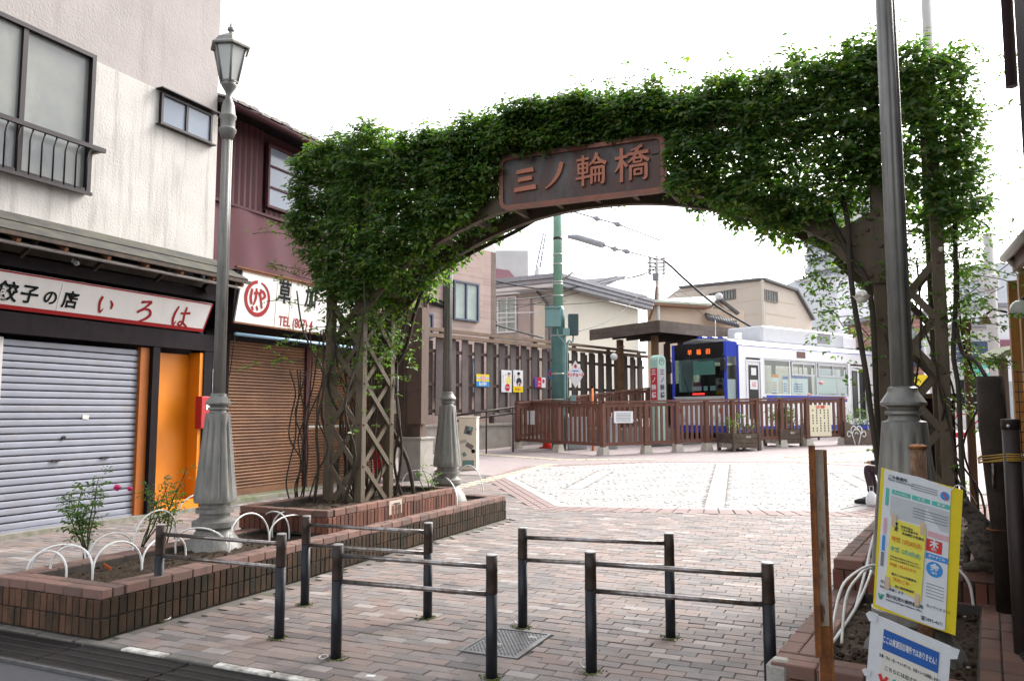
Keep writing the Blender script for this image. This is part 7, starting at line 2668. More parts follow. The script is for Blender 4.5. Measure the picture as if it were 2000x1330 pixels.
PDp = 27.0
c_ = D(1286, 785, PDp)
z0 = .5
pil = thing("stop_pillar", "pale green rounded stop pillar with the stop's name on a red and a grey face", "sign", (c_.x, c_.y, z0))
m_mint = M("mint_paint", (0.36, 0.55, 0.47), 0.4, var=0.3)
m_pgrey = plain("pillar_grey", (0.42, 0.40, 0.42), 0.4)
pa_ = math.atan2(_rt.y, _rt.x) + math.radians(36)
pu, pv = V((math.cos(pa_), math.sin(pa_), 0)), V((-math.sin(pa_), math.cos(pa_), 0))
zt_ = D(1286, 693, PDp).z
w = .40
cen = V((c_.x, c_.y, 0))
poly = [cen - pu * w / 2 + V((0, 0, z0)), cen + pu * w / 2 + V((0, 0, z0))]
for k in range(13):
 a = math.pi * k / 12
 poly.append(cen + pu * (w / 2 * math.cos(a)) + V((0, 0, zt_ - w / 2 + w / 2 * math.sin(a))))
part("column", MB().prism([p_ - pv * .18 for p_ in poly], pv * .36), m_mint, pil)
zf0, zf1 = D(1286, 781, PDp).z, D(1286, 719, PDp).z
# face to the left (-pu) red, face towards the viewer (-pv) grey
part("red_panel", MB().box(cen - pu * (w / 2 + .004) + V((0, 0, (zf0 + zf1) / 2)), (.012, .30, zf1 - zf0), pu, pv), m_ered, pil)
part("grey_panel", MB().box(cen - pv * .185 + V((0, 0, (zf0 + zf1) / 2)), (.34, .012, zf1 - zf0), pu, pv), m_pgrey, pil)
hh = zf1 - zf0
for i, ch_ in enumerate("三ノ輪橋"):
 part("character", text_mesh([(ch_, 0, hh * (.36 - .24 * i), .21, 'CENTER', .03)], "character", None, cen - pu * (w / 2 + .011) + V((0, 0, (zf0 + zf1) / 2)), -pv, (0, 0, 1), .004), m_ewhite, pil)
for i, ch_ in enumerate("三ノ輪橋"):
 part("character", text_mesh([(ch_, 0, hh * (.36 - .24 * i), .21, 'CENTER', .03)], "character", None, cen - pv * .192 + V((0, 0, (zf0 + zf1) / 2)), pu, (0, 0, 1), .004), m_ink, pil)
mb = MB()
cc = cen - pv * .186 + V((0, 0, zt_ - .22))
ringp = [cc + pu * (.12 * math.cos(a)) + V((0, 0, .12 * math.sin(a))) for a in np.linspace(0, 6.283, 25)]
mb.tube(ringp, .012, 6)
part("roundel", mb, m_inkg, pil)
part("lettering", text_mesh([("り", 0, 0, .15, 'CENTER', .03)], "lettering", None, cc, pu, (0, 0, 1), .004), m_inkg, pil)

# ================================================================ the tram
TA = math.radians(29)
TDr = V((math.sin(TA), math.cos(TA), 0))
TNr = V((math.cos(TA), -math.sin(TA), 0))
TK = 1.2
CH, WF = .42, .99
tc0 = D(1443, 800, 27.5)
tc0.z = 0
TO = tc0 - TDr * (CH * TK) - TNr * (1.1 * TK)


def T(s, t_, z):
 return TO + TDr * (s * TK) + TNr * (t_ * TK) + V((0, 0, z))


def s_of(px):
 A = T(0, 1.1, 0)
 return on_line(px, A, TDr) / TK


m_twhite = M("tram_white", (0.80, 0.80, 0.82), 0.28, col2=(0.76, 0.76, 0.78), var=0.5, scale=1.5)
m_tblue = M("tram_blue", (0.025, 0.055, 0.46), 0.25, var=0.3, scale=2)
m_tline = M("tram_line", (0.18, 0.18, 0.62), 0.35, var=0.2)
m_tglass = glass_mat("tram_glass", (0.88, 0.93, 0.92), 0.05)
m_tdark = M("tram_black", (0.012, 0.014, 0.016), 0.12, var=0.3)
m_tin = M("tram_interior", (0.30, 0.31, 0.29), 0.7, var=0.4)
m_tgrey = M("tram_grey", (0.55, 0.56, 0.58), 0.4, var=0.3)
m_rub = M("rubber_black", (0.015, 0.015, 0.016), 0.6, var=0.3)
z_fl, z_w0, z_w1, z_ro = 0.85, 2.19, 3.50, 3.95
LEN = 12.0
tram = thing("tram", "blue and white tram bound for Waseda standing at the terminus behind the railing", "tram", tuple(T(6, 0, .5)))
EPS = .06
sD0, sD1 = s_of(1459), s_of(1488)
sW0, sW1 = s_of(1494), s_of(1659)
sE0, sE1 = s_of(1664), s_of(1694)
# body shell: side panels below and above the windows, pillars, far side, tail
for (side, tt) in ((1, 1.1), (-1, -1.1)):
 th = .05

 def panel(name, s0, s1, z0, z1, mat, out=0.0, t_=th):
  c0 = T((s0 + s1) / 2, tt, (z0 + z1) / 2) + TNr * (side * (out - t_ / 2))
  return part(name, MB().box(c0, ((s1 - s0) * TK, t_, z1 - z0), TDr, TNr), mat, tram)
 panel("side_panel", CH, LEN, z_w1 + .02, z_ro, m_twhite)
 if side == 1:
  panel("side_panel", CH, sD0, z_fl, z_w1 + .02, m_twhite)
  panel("side_panel", sD1, sW0, z_fl, z_w1 + .02, m_twhite)
  panel("side_panel", sW0, sW1, z_fl, z_w0 - .21, m_twhite)
  panel("blue_band", sW0 + .1, sW1 - .1, z_w0 - .21, z_w0, m_tblue)
  panel("blue_band", sW0 - .0, sW0 + .1, z_w0 - .21, z_w0, m_twhite)
  panel("blue_band", sW1 - .1, sW1, z_w0 - .21, z_w0, m_twhite)
  panel("side_panel", sW1, sE0, z_fl, z_w1 + .02, m_twhite)
  panel("side_panel", sE1, LEN, z_fl, z_w1 + .02, m_twhite)
  panel("blue_skirt", CH, LEN, z_fl + .02, z_fl + .22, m_tblue, .008, .01)
  # doors
  for a, b, nl in ((sD0, sD1, 1), (sE0, sE1, 2)):
   dr = panel("door", a + .02, b - .02, z_fl + .05, z_w1 - .12, m_twhite, -.02)
   ww = (b - a - .04) / nl
   for q in range(nl):
    g0, g1 = a + .02 + ww * (q + .22), a + .02 + ww * (q + .80)
    c0 = T((g0 + g1) / 2, 1.1, (z_fl + .5 + z_w1 - .28) / 2) + TNr * (-.012)
    part("door_glass", MB().box(c0, ((g1 - g0) * TK, .012, z_w1 - z_fl - .78), TDr, TNr), m_tdark, dr)
    fr = MB()
    for (u0_, u1_, v0_, v1_) in ((g0 - .03, g1 + .03, z_w1 - .28, z_w1 - .25), (g0 - .03, g1 + .03, z_fl + .47, z_fl + .5), (g0 - .03, g0, z_fl + .5, z_w1 - .28), (g1, g1 + .03, z_fl + .5, z_w1 - .28)):
     fr.box(T((u0_ + u1_) / 2, 1.1, (v0_ + v1_) / 2) + TNr * (-.010), ((u1_ - u0_) * TK, .018, v1_ - v0_), TDr, TNr)
    part("door_seal", fr, m_rub, dr)
    if nl == 1:
     part("door_sticker", MB().box(T((g0 + g1) / 2, 1.1, 2.55) + TNr * 0.0, ((g1 - g0) * TK * .95, .006, .34), TDr, TNr), m_paper, dr)
     part("door_sticker", MB().box(T((g0 + g1) / 2, 1.1, 3.02) + TNr * 0.0, ((g1 - g0) * TK * .6, .006, .26), TDr, TNr), m_paper, dr)
     part("lettering", text_mesh([("入口", 0, 0, .20, 'CENTER', .02, .62)], "lettering", None, T((g0 + g1) / 2, 1.1, 2.55) + TNr * .004, TDr, (0, 0, 1), .004), m_redp, dr)
   fr = MB()
   for (u0_, u1_, v0_, v1_) in ((a, b, z_w1 - .12, z_w1 - .06), (a, a + .03, z_fl, z_w1 - .12), (b - .03, b, z_fl, z_w1 - .12)):
    fr.box(T((u0_ + u1_) / 2, 1.1, (v0_ + v1_) / 2) + TNr * (.008), ((u1_ - u0_) * TK, .03, v1_ - v0_), TDr, TNr)
   part("door_surround", fr, m_twhite, tram)
  # window band: three big panes with opening top lights
  cuts = [sW0, sW0 + (sW1 - sW0) * .285, sW0 + (sW1 - sW0) * .60, sW1]
  for q in range(3):
   a, b = cuts[q], cuts[q + 1]
   wnd = part("window", MB().box(T((a + b) / 2, 1.1, (z_w0 + z_w1) / 2) - TNr * .02, ((b - a) * TK - .02, .012, z_w1 - z_w0), TDr, TNr), m_tglass, tram)
   fr = MB()
   for (u0_, u1_, v0_, v1_) in ((a, a + .03, z_w0, z_w1), (b - .03, b, z_w0, z_w1), (a + .03, b - .03, z_w1 - .03, z_w1), (a + .03, b - .03, z_w0, z_w0 + .04)):
    fr.box(T((u0_ + u1_) / 2, 1.1, (v0_ + v1_) / 2) - TNr * .008, ((u1_ - u0_) * TK, .03, v1_ - v0_), TDr, TNr)
   if q > 0:
    zc_ = z_w1 - .50
    for (u0_, u1_, v0_, v1_) in ((a + .1, b - .08, zc_ - .06, zc_), (a + .1, b - .08, z_w1 - .12, z_w1 - .05), (a + .1, a + .15, zc_, z_w1 - .12), (b - .13, b - .08, zc_, z_w1 - .12), ((a + b) / 2 - .02, (a + b) / 2 + .02, zc_, z_w1 - .12)):
     fr.box(T((u0_ + u1_) / 2, 1.1, (v0_ + v1_) / 2) - TNr * .004, ((u1_ - u0_) * TK, .035, v1_ - v0_), TDr, TNr)
   part("window_frame", fr, m_tgrey if q else m_twhite, wnd)
  # advertising panels standing inside against the panes
  posters = [(sW0 + .42, sW0 + .78, 2.28, 2.95, m_paper), (sW0 + 1.0, sW0 + 1.28, 2.25, 2.9, m_paper), (sW0 + 1.45, sW0 + 2.35, 2.25, 2.95, m_paper), (sW0 + 2.9, sW0 + 4.0, 2.3, 2.98, plain("ad_grey", (0.62, 0.66, 0.66))), (sW0 + 4.05, sW0 + 4.9, 2.3, 2.95, plain("ad_pale", (0.66, 0.62, 0.66)))]
  for a, b, z0_, z1_, mt in posters:
   pp_ = part("window_poster", MB().box(T((a + b) / 2, 1.1, (z0_ + z1_) / 2) - TNr * .045, ((b - a) * TK, .01, z1_ - z0_), TDr, TNr), mt, tram)
   mbp = MB().box(T((a + b) / 2, 1.1, z1_ - .05) - TNr * .036, ((b - a) * TK * .98, .008, .12), TDr, TNr)
   for q in range(4):
    mbp.box(T((a + b) / 2 - (b - a) * .1, 1.1, z0_ + .1 + .09 * q) - TNr * .036, ((b - a) * TK * .55, .006, .03), TDr, TNr)
   if mt is m_paper:
    part("poster_print", mbp, m_navy if a > sW0 + .9 else m_oran, pp_)
  part("route_panel", MB().box(T(sW0 + (sW1 - sW0) * .42, 1.1, 3.74) + TNr * .004, (.55, .02, .24), TDr, TNr), M("led_board", (0.12, 0.045, 0.03), 0.3, var=.4), tram)
  part("lettering", text_mesh([("8810", 0, 0, .16, 'CENTER', .02, .8)], "lettering", None, T(sW0 + .02, 1.1, z_w0 - .12) + TNr * .004, TDr, (0, 0, 1), .003), m_navy, tram)
 else:
  panel("side_panel", CH, LEN, z_fl, z_w0, m_twhite)
  q = CH
  for a, b in ((1.0, 3.0), (3.2, 5.2), (5.4, 7.4), (7.6, 9.6), (9.8, 11.6)):
   panel("side_panel", q, a, z_w0, z_w1 + .02, m_twhite)
   panel("window", a, b, z_w0, z_w1, m_tglass, -.02, .01)
   q = b
  panel("side_panel", q, LEN, z_w0, z_w1 + .02, m_twhite)
part("floor", MB().box(T((CH + LEN) / 2, 0, z_fl + .2), ((LEN - CH) * TK, 2.0 * TK, .1), TDr, TNr), m_tin, tram)
part("tail_panel", MB().box(T(LEN, 0, (z_fl + z_ro) / 2), (.06, 2.2 * TK, z_ro - z_fl), TDr, TNr), m_twhite, tram)
part("cab_partition", MB().box(T(1.25, -.25, 2.2), (.04, 1.4 * TK, 2.2), TDr, TNr), m_tdark, tram)
# roof: curved shell
prof = [(-1.1, z_ro), (-1.02, z_ro + .12), (-.8, z_ro + .22), (-.3, z_ro + .28), (.3, z_ro + .28), (.8, z_ro + .22), (1.02, z_ro + .12), (1.1, z_ro)]
mb = MB()
fro = [T(CH if abs(t_) > 1.0 else .06 + .28 * abs(t_), t_, z) for t_, z in prof]
bak = [T(LEN, t_, z) for t_, z in prof]
n = len(prof)
mb.add(fro + bak, [(i, i + 1, n + i + 1, n + i) for i in range(n - 1)], True)
mb.add(fro, [tuple(range(n))])
mb.add(bak, [tuple(range(n))[::-1]])
part("roof", mb, m_twhite, tram)
part("roof_line", MB().box(T((CH + LEN) / 2, 1.1, z_ro - .005) + TNr * .006, ((LEN - CH) * TK, .012, .035), TDr, TNr), m_tline, tram)
# cab front: black windscreen, blue edges, chamfered corners
ZT_ = z_ro + .10


def fquad(name, pts, mat, th=.04, parent=None):
 a, b, c1, d1 = [V(p_) for p_ in pts]
 nrm = (b - a).cross(d1 - a).normalized()
 return part(name, MB().prism([a, b, c1, d1], -nrm * th), mat, parent or tram)


for sgn in (1, -1):
 e0, e1_ = (0, WF * sgn), (CH, 1.1 * sgn)
 seq = lambda z0_, z1_: [T(*e0, z0_), T(*e1_, z0_), T(*e1_, z1_), T(*e0, z1_)] if sgn > 0 else [T(*e1_, z0_), T(*e0, z0_), T(*e0, z1_), T(*e1_, z1_)]
 fquad("corner_panel", seq(z_fl, z_w0 - .22), m_twhite)
 fquad("corner_panel", seq(z_w1 + .02, ZT_), m_tblue)
 fquad("corner_glass", seq(z_w0 - .22, z_w1 + .02), m_tglass, .015)
 part("corner_pillar", MB().beam(T(0, WF * sgn, z_fl), T(0, WF * sgn, ZT_), .10, .09), m_tblue, tram)
 part("corner_pillar", MB().beam(T(CH, 1.1 * sgn, z_fl), T(CH, 1.1 * sgn, z_ro), .08, .06), m_tblue if sgn > 0 else m_twhite, tram)
pp_ = fquad("corner_poster", [T(.06, WF + .01, 1.98), T(CH - .04, 1.08, 1.98), T(CH - .04, 1.08, 2.72), T(.06, WF + .01, 2.72)], m_paper, .004)
pp_.location += -TNr * .05
fquad("front_panel", [T(0, -WF, z_fl), T(0, WF, z_fl), T(0, WF, 2.08), T(0, -WF, 2.08)], m_twhite)
part("front_bumper", MB().box(T(-.03, 0, z_fl + .12), (.12, 1.9 * TK, .26), TDr, TNr), m_tblue, tram)
part("front_sill", MB().box(T(-.02, 0, 2.10), (.06, 1.92 * TK, .06), TDr, TNr), m_tgrey, tram)
fquad("windscreen", [T(0, -WF + .05, 2.13), T(0, WF - .05, 2.13), T(0, WF - .05, 3.48), T(0, -WF + .05, 3.48)], glass_mat("windscreen_glass", (0.62, 0.74, 0.72), 0.04), .012)
fquad("display_panel", [T(0, -WF + .05, 3.48), T(0, WF - .05, 3.48), T(0, WF - .05, ZT_), T(0, -WF + .05, ZT_)], m_tdark)
m_led = emit_mat("led_orange", (1.0, 0.17, 0.02), .55)
part("destination", text_mesh([("早", -.42, 0, .21, 'CENTER', 0), ("稲", .0, 0, .21, 'CENTER', 0), ("田", .42, 0, .21, 'CENTER', 0)], "lettering", None, T(0, .02, 3.72) - TDr * .012, TNr, (0, 0, 1), .006), m_led, tram)
part("sun_blind", MB().box(T(.10, .12, 3.16), (.02, .98, .50), TDr, TNr), M("blind_cloth", (0.58, 0.70, 0.66), 0.7, var=0.3), tram)
part("dashboard", MB().box(T(.35, 0, 2.22), (.6, 1.8 * TK, .16), TDr, TNr), m_tdark, tram)
for t_, w_ in ((-.15, .40), (.18, .16), (.45, .22)):
 part("dashboard_card", MB().box(T(.08, t_, 2.42), (.02, w_, .16), TDr, TNr), m_paper, tram)
part("front_lamp", MB().box(T(-.01, -.02, 2.22), (.03, .52, .05), TDr, TNr), emit_mat("lamp_red", (1.0, 0.03, 0.02), 0.8), tram)
part("wiper", MB().tube([T(-.03, -.28, 2.1), T(-.05, -.38, 2.3), T(-.04, -.52, 2.75)], .016, 6), m_rub, tram)
for t_ in (-.62, .62):
 part("headlight", MB().tube([T(0, t_, 1.35), T(-.05, t_, 1.35)], .11, 14), m_lens, tram)
 part("tail_light", MB().box(T(-.015, t_ * 1.3, 1.62), (.04, .14, .18), TDr, TNr), plain("tail_red", (0.6, 0.03, 0.02), .3), tram)
for t_, sg_ in ((1.02, 1), (-1.02, -1)):
 mr_ = part("mirror", MB().bbox(T(-.16, t_, 3.22), (.10, .20, .44), .03, TDr, TNr), m_rub, tram)
 part("mirror_arm", MB().tube([T(0, t_ * .97, 3.55), T(-.16, t_, 3.58), T(-.16, t_, 3.44)], .02, 6), m_rub, mr_)
# interior seen through the glass
for s in np.arange(2.2, 10.6, 1.05):
 for t_ in (-.75, .75):
  st_ = part("seat", MB().bbox(T(s, t_, z_fl + .75), (.5, .55, .12), .02, TDr, TNr), m_tblue, tram)
  part("seat_back", MB().bbox(T(s + .2, t_, z_fl + 1.05), (.1, .55, .6), .02, TDr, TNr), m_tblue, st_)
for s in (2.4, 4.4, 6.4, 8.4):
 part("grab_pole", MB().tube([T(s, .5, z_fl), T(s, .5, z_ro)], .022, 6), m_tgrey, tram)
# roof equipment and pantograph
a, b = s_of(1494) + .5, s_of(1494) + 6.0
ac = part("roof_unit", MB().bbox(T((a + b) / 2, .05, z_ro + .55), ((b - a) * TK, 1.35 * TK, .62), .06, TDr, TNr), m_tgrey, tram)
part("grille", MB().box(T(a + (b - a) * .62, .05 + .675, z_ro + .58) + TNr * .006, (.9, .02, .42), TDr, TNr), M("grille_grey", (0.25, 0.25, 0.26), .6, var=.4), ac)
part("side_cover", MB().bbox(T((a + b) / 2 + 2.2, .05 + .60, z_ro + .50), (.9, .3, .45), .03, TDr, TNr), m_twhite, ac)
for s in (.5, .8, 1.1):
 part("roof_fitting", MB().bbox(T(s, -.5 + s * .5, z_ro + .33), (.3, .25, .12), .02, TDr, TNr), m_tblue, tram)
part("aerial", MB().tube([T(.7, .1, z_ro + .25), T(.7, .1, z_ro + 1.0)], .012, 5), m_tgrey, tram)
part("roof_lamp", MB().bbox(T(1.0, .7, z_ro + .36), (.2, .2, .24), .03, TDr, TNr), m_twhite, tram)
mb = MB()
pbx = (b + .6)
for t_ in (-.45, .45):
 mb.tube([T(pbx, t_, z_ro + .35), T(pbx + .9, t_ * .8, z_ro + .95), T(pbx - .1, t_ * .6, z_ro + 1.75)], .022, 6)
mb.tube([T(pbx - .1, -.7, z_ro + 1.72), T(pbx - .1, -.5, z_ro + 1.80), T(pbx - .1, .5, z_ro + 1.80), T(pbx - .1, .7, z_ro + 1.72)], .022, 6)
mb.box(T(pbx + .3, 0, z_ro + .35), (1.4, 1.2, .08), TDr, TNr)
part("pantograph", mb, m_bronze, tram)
for s in (1.6, 9.8):
 bo = part("bogie", MB().box(T(s, 0, .78), (2.1, 1.7, .3), TDr, TNr), m_rub, tram)
 for q in (-.75, .75):
  for t_ in (-.7, .7):
   part("wheel", MB().tube([T(s, t_ - .05, .80) + TDr * q, T(s, t_ + .05, .80) + TDr * q], .33, 16), m_iron, bo)
mb = MB()
for t_ in (-.55, .55):
 mb.beam(T(-3, t_, .46), T(14, t_, .46), .07, .10)
solo("rails", mb, m_iron, kind='structure')

# ================================================================ timber flower boxes and low wall by the railing
m_box = M("old_box_timber", (0.115, 0.085, 0.062), 0.85, col2=(0.07, 0.052, 0.04), var=0.9, scale=4, stain=(0.20, 0.17, 0.14), stain_amt=0.5, stain_sc=(5, 5, 2), bump=0.3)
m_wash = M("whitewashed_foot", (0.42, 0.38, 0.34), 0.85, col2=(0.2, 0.16, 0.13), var=0.9, scale=8)
m_pot = plain("terracotta", (0.45, 0.16, 0.07), 0.8)


def flower_box(label, px0, pxc, px1, py_top, py_bot, seed):
 c = G(pxc, py_bot)
 d = (c - V((0, 0, CAM_H))).dot(_fw)
 h = (py_bot - py_top) * d / 1532 * .93
 dh = V(((R2 - R1).x, (R2 - R1).y, 0)).normalized()
 L = on_line(px1, c, dh)
 s = V((-dh.y, dh.x, 0))
 W = on_line(px0, c, s)
 W = min(max(W, .5), .9)
 t = thing("flower_box", label, "planter box", tuple(c), "timber flower boxes along the railing")
 cen = c + dh * L / 2 + s * W / 2
 rows = 3
 for r in range(rows):
  z = c.z + .10 + (h - .12) * (r + .5) / rows
  hh_ = (h - .12) / rows - .008
  part("board", MB().box(c + dh * L / 2 + s * .02 + V((0, 0, z - c.z)), (L - .06, .035, hh_), dh, s), m_box, t)
  part("board", MB().box(c + dh * L / 2 + s * (W - .02) + V((0, 0, z - c.z)), (L - .06, .035, hh_), dh, s), m_box, t)
  for q in (.02, L - .02):
   part("board", MB().box(c + dh * q + s * W / 2 + V((0, 0, z - c.z)), (.035, W - .06, hh_), dh, s), m_box if r else m_wash, t)
 for a in (.03, L - .03):
  for b in (.03, W - .03):
   part("corner_post", MB().box(c + dh * a + s * b + V((0, 0, h / 2)), (.09, .09, h), dh, s), m_box, t)
 part("soil", MB().box(cen + V((0, 0, h - .12)), (L - .08, W - .08, .05), dh, s), m_soil, t)
 part("label_plate", MB().box(c + dh * L * .55 - s * .004 + V((0, 0, h * .78)), (.18, .01, .07), dh, s), m_wash, t)
 for i in range(4):
  a0 = c + dh * (.1 + (L - .2) * i / 4) + s * .1 + V((0, 0, h - .12))
  a1 = c + dh * (.1 + (L - .2) * (i + 1) / 4) + s * .1 + V((0, 0, h - .12))
  pts = [a0.lerp(a1, .5 - .5 * math.cos(w)) + V((0, 0, .42 * math.sin(w) ** .75)) for w in np.linspace(0, math.pi, 11)]
  part("hoop", MB().tube(pts, .014, 5), M("weathered_hoop", (0.30, 0.22, 0.15), .6, var=.4) if i == 0 and seed == 31 else m_box, t)
 return c, dh, s, L, W, h


for args, pl_lab, nfl, fh, fm_ in ((("left timber flower box by the railing, with a small plant and four hoops", 1400, 1433, 1484, 843, 882, 31), "thin young plant in the left timber flower box", 70, .75, m_leafy), (("timber flower box with a bushy yellow-green plant, right of the two by the railing", 1490, 1525, 1566, 835, 873, 32), "bushy yellow-green plant in the right timber flower box", 420, 1.05, m_leafy)):
 c, dh, s, L, W, h = flower_box(*args)
 bush("potted_shrub", pl_lab, c + dh * L * .5 + s * W * .5 + V((0, 0, h - .12)), fh, .55, nfl, cat="plant", group="shrubs in the flower boxes", lm=fm_, leaf=.075, seed=args[-1], stems=7)
 if args[-1] == 32:
  for q in (.25, .6):
   b = c + dh * L * q + s * .2 + V((0, 0, h - .12))
   po = thing("flower_pot", "small terracotta pot " + ("at the left" if q < .5 else "at the right") + " in the right timber flower box", "pot", tuple(b))
   part("pot", MB().lathe([(0, .05), (.12, .075), (.14, .08)], tuple(b), 12), m_pot, po)

lw0, lw1 = G(1652, 868), G(1760, 868)
m_pebble = M("pebbled_wall", (0.20, 0.155, 0.125), 0.9, col2=(0.12, 0.095, 0.08), var=0.9, scale=10, bump=0.6, bscale=30)
lwt = thing("garden_wall", "low curved pebble-dash garden wall with white ironwork beside the railing's right end", "wall", tuple(lw0))
d = (lw1 - lw0)
d.z = 0
L = d.length
d.normalize()
s = V((-d.y, d.x, 0))
dl = (lw0 - V((0, 0, CAM_H))).dot(_fw)
zt0, zt1 = D(1655, 822, dl).z, D(1700, 840, dl).z
n = 16
top = []
for i in range(n + 1):
 q = i / n
 top.append(lw0 + d * (L * q) + V((0, 0, 0)) + V((0, 0, (zt0 + (zt1 - zt0) * math.sin(min(1, q * 2) * math.pi / 2) + (.18 * (q - .5) if q > .5 else 0)) - lw0.z)))
part("wall", MB().prism([lw0, lw0 + d * L] + top[::-1], s * .3), m_pebble, lwt)
io = lw0 + d * (L * .20) - s * .02
mb = MB()
iw = (dl / 1532)


def iron(pts):
 mb.tube([io + d * (a * iw) + V((0, 0, b * iw)) for a, b in catmull_2(pts)], .018, 6)


def catmull_2(p_):
 return [(q.x, q.y) for q in catmull(p_, 5)]


iron([(-3, 0), (-8, 20)])
iron([(3, 0), (8, 20)])
iron([(-8, 20), (-14, 26), (-17, 20), (-14, 15), (-11, 18)])
iron([(8, 20), (14, 26), (17, 20), (14, 15), (11, 18)])
iron([(-8, 20), (-5, 27), (0, 29), (5, 27), (8, 20)])
iron([(-8, 20), (-10, 30), (-5, 36), (-1, 32), (-4, 29)])
iron([(8, 20), (10, 30), (5, 36), (1, 32), (4, 29)])
iron([(-3, 20), (0, 24), (3, 20)])
part("ironwork", mb, m_white, lwt)
SHR = [((1590, 862), 1.5, .5, 100, "rose bush with pale pink blooms standing before the tram's windows", [(1604, 748, .10), (1580, 771, .08), (1652, 778, .07)]), ((1640, 860), 1.1, .5, 90, "leafy bush behind the railing's right end", []),
       ((1700, 850), 1.7, .55, 150, "yellow-green bush behind the low garden wall", []), ((1672, 852), 1.0, .5, 60, "sparse bush with yellow leaves over the low garden wall", []), ((1555, 860), .9, .4, 50, "low bush behind the railing near the cream notice", [])]
for (q, h, r, n_, lb, fls) in SHR:
 g_ = G(*q) + V((.1, .9, 0))
 g_.z = gz(g_.y)
 dd_ = (g_ - V((0, 0, CAM_H))).dot(_fw)
 bush("rose_shrub", lb, g_, h, r, n_, cat="shrub", group="shrubs beside the tram", lm=m_leafy, leaf=.085, seed=int(q[0]), stems=8, flowers=[(*D(x, y, dd_ - .3), rr) for x, y, rr in fls], fm=m_pale)


# ================================================================ houses behind
class Face:
 """vertical facade from A to B (plan), outward normal n"""

 def __init__(s, A, B):
  s.A = V((A.x, A.y, 0))
  s.u = V((B.x - A.x, B.y - A.y, 0))
  s.L = s.u.length
  s.u.normalize()
  s.n = V((s.u.y, -s.u.x, 0))

 def at(s, a, z, o=0.0):
  return s.A + s.u * a + V((0, 0, z)) + s.n * o

 def px(s, x):
  return on_line(x, s.A, s.u)

 def zpy(s, x, y):
  r = ray(x, y)
  o = V((0, 0, CAM_H))
  t = (s.A - o).dot(s.n) / r.dot(s.n)
  return (o + r * t).z

 def slab(s, mb, a0, a1, z0, z1, o0, o1):
  return mb.box(s.at((a0 + a1) / 2, (z0 + z1) / 2, (o0 + o1) / 2), (a1 - a0, abs(o1 - o0), z1 - z0), s.u, s.n)

 def window(s, parent, x0, y0, x1, y1, cols, fm, gm, rows=1, louvre=0, fw=.07):
  a0, a1 = s.px(x0), s.px(x1)
  xm = (x0 + x1) / 2
  z1, z0 = s.zpy(xm, y0), s.zpy(xm, y1)
  mb = MB()
  for q in ((a0, a1, z0, z0 + fw), (a0, a1, z1 - fw, z1), (a0, a0 + fw, z0 + fw, z1 - fw), (a1 - fw, a1, z0 + fw, z1 - fw)):
   s.slab(mb, *q, 0, .09)
  for i in range(1, cols):
   a = a0 + (a1 - a0) * i / cols
   s.slab(mb, a - fw * .5, a + fw * .5, z0 + fw, z1 - fw, 0, .075)
  for i in range(1, rows):
   z = z0 + (z1 - z0) * i / rows
   for c in range(cols):
    s.slab(mb, a0 + (a1 - a0) * c / cols + fw, a0 + (a1 - a0) * (c + 1) / cols - fw, z - fw * .3, z + fw * .3, 0, .07)
  f = part("window", mb, fm, parent)
  for c in range(cols):
   mb = MB()
   s.slab(mb, a0 + (a1 - a0) * c / cols + fw * .4, a0 + (a1 - a0) * (c + 1) / cols - fw * .4, z0 + fw * .4, z1 - fw * .4, .004, .02 + .01 * (c % 2))
   part("pane", mb, gm, f)
  for i in range(louvre):
   mb = MB()
   a = a0 + fw + (a1 - a0 - 2 * fw) * (i + .5) / louvre
   s.slab(mb, a - .03, a + .03, z0 + fw, z1 - fw, .05, .11)
   part("louvre", mb, fm, f)
  return f


m_tilewall = brick_tex_mat("brown_tile", (0.40, 0.29, 0.255), (0.31, 0.22, 0.195), (0.38, 0.30, 0.265), 1.0, .9, .11, rot=(math.radians(90), 0, 0), ms=.012, stain=(0.45, 0.35, 0.31), stain_amt=.6)
m_navyf = M("navy_window_frame", (0.07, 0.08, 0.12), .4, .2, var=.4)
m_curt = M("curtained_glass", (0.34, 0.40, 0.37), .1, col2=(0.22, 0.28, 0.26), var=.9, scale=1.6, stain=(0.5, 0.54, 0.5), stain_amt=.6, stain_sc=(6, 6, .3))
m_beige = M("beige_siding", (0.56, 0.49, 0.42), .8, col2=(0.50, 0.44, 0.375), var=.6, scale=1)
m_cream3 = M("cream_siding", (0.62, 0.58, 0.49), .8, col2=(0.56, 0.52, 0.44), var=.6, scale=1)
m_tan = M("tan_wall", (0.58, 0.47, 0.36), .85, col2=(0.50, 0.40, 0.31), var=.7, scale=1.2)
m_groof = M("grey_roof", (0.23, 0.235, 0.26), .6, col2=(0.30, 0.30, 0.32), var=.7, scale=2, stain=(0.14, 0.14, 0.15), stain_amt=.4)
m_groof2 = M("pale_green_roof", (0.55, 0.60, 0.50), .5, var=.4)
m_whitew = M("white_wall", (0.72, 0.73, 0.76), .8, var=.5, scale=.6)
m_pale = M("pale_concrete", (0.62, 0.61, 0.60), .85, var=.5, scale=.8)
m_dkg = M("dark_grey_trim", (0.12, 0.12, 0.125), .6, var=.5)
m_lou = M("brown_louvre", (0.17, 0.14, 0.13), .5, var=.4)


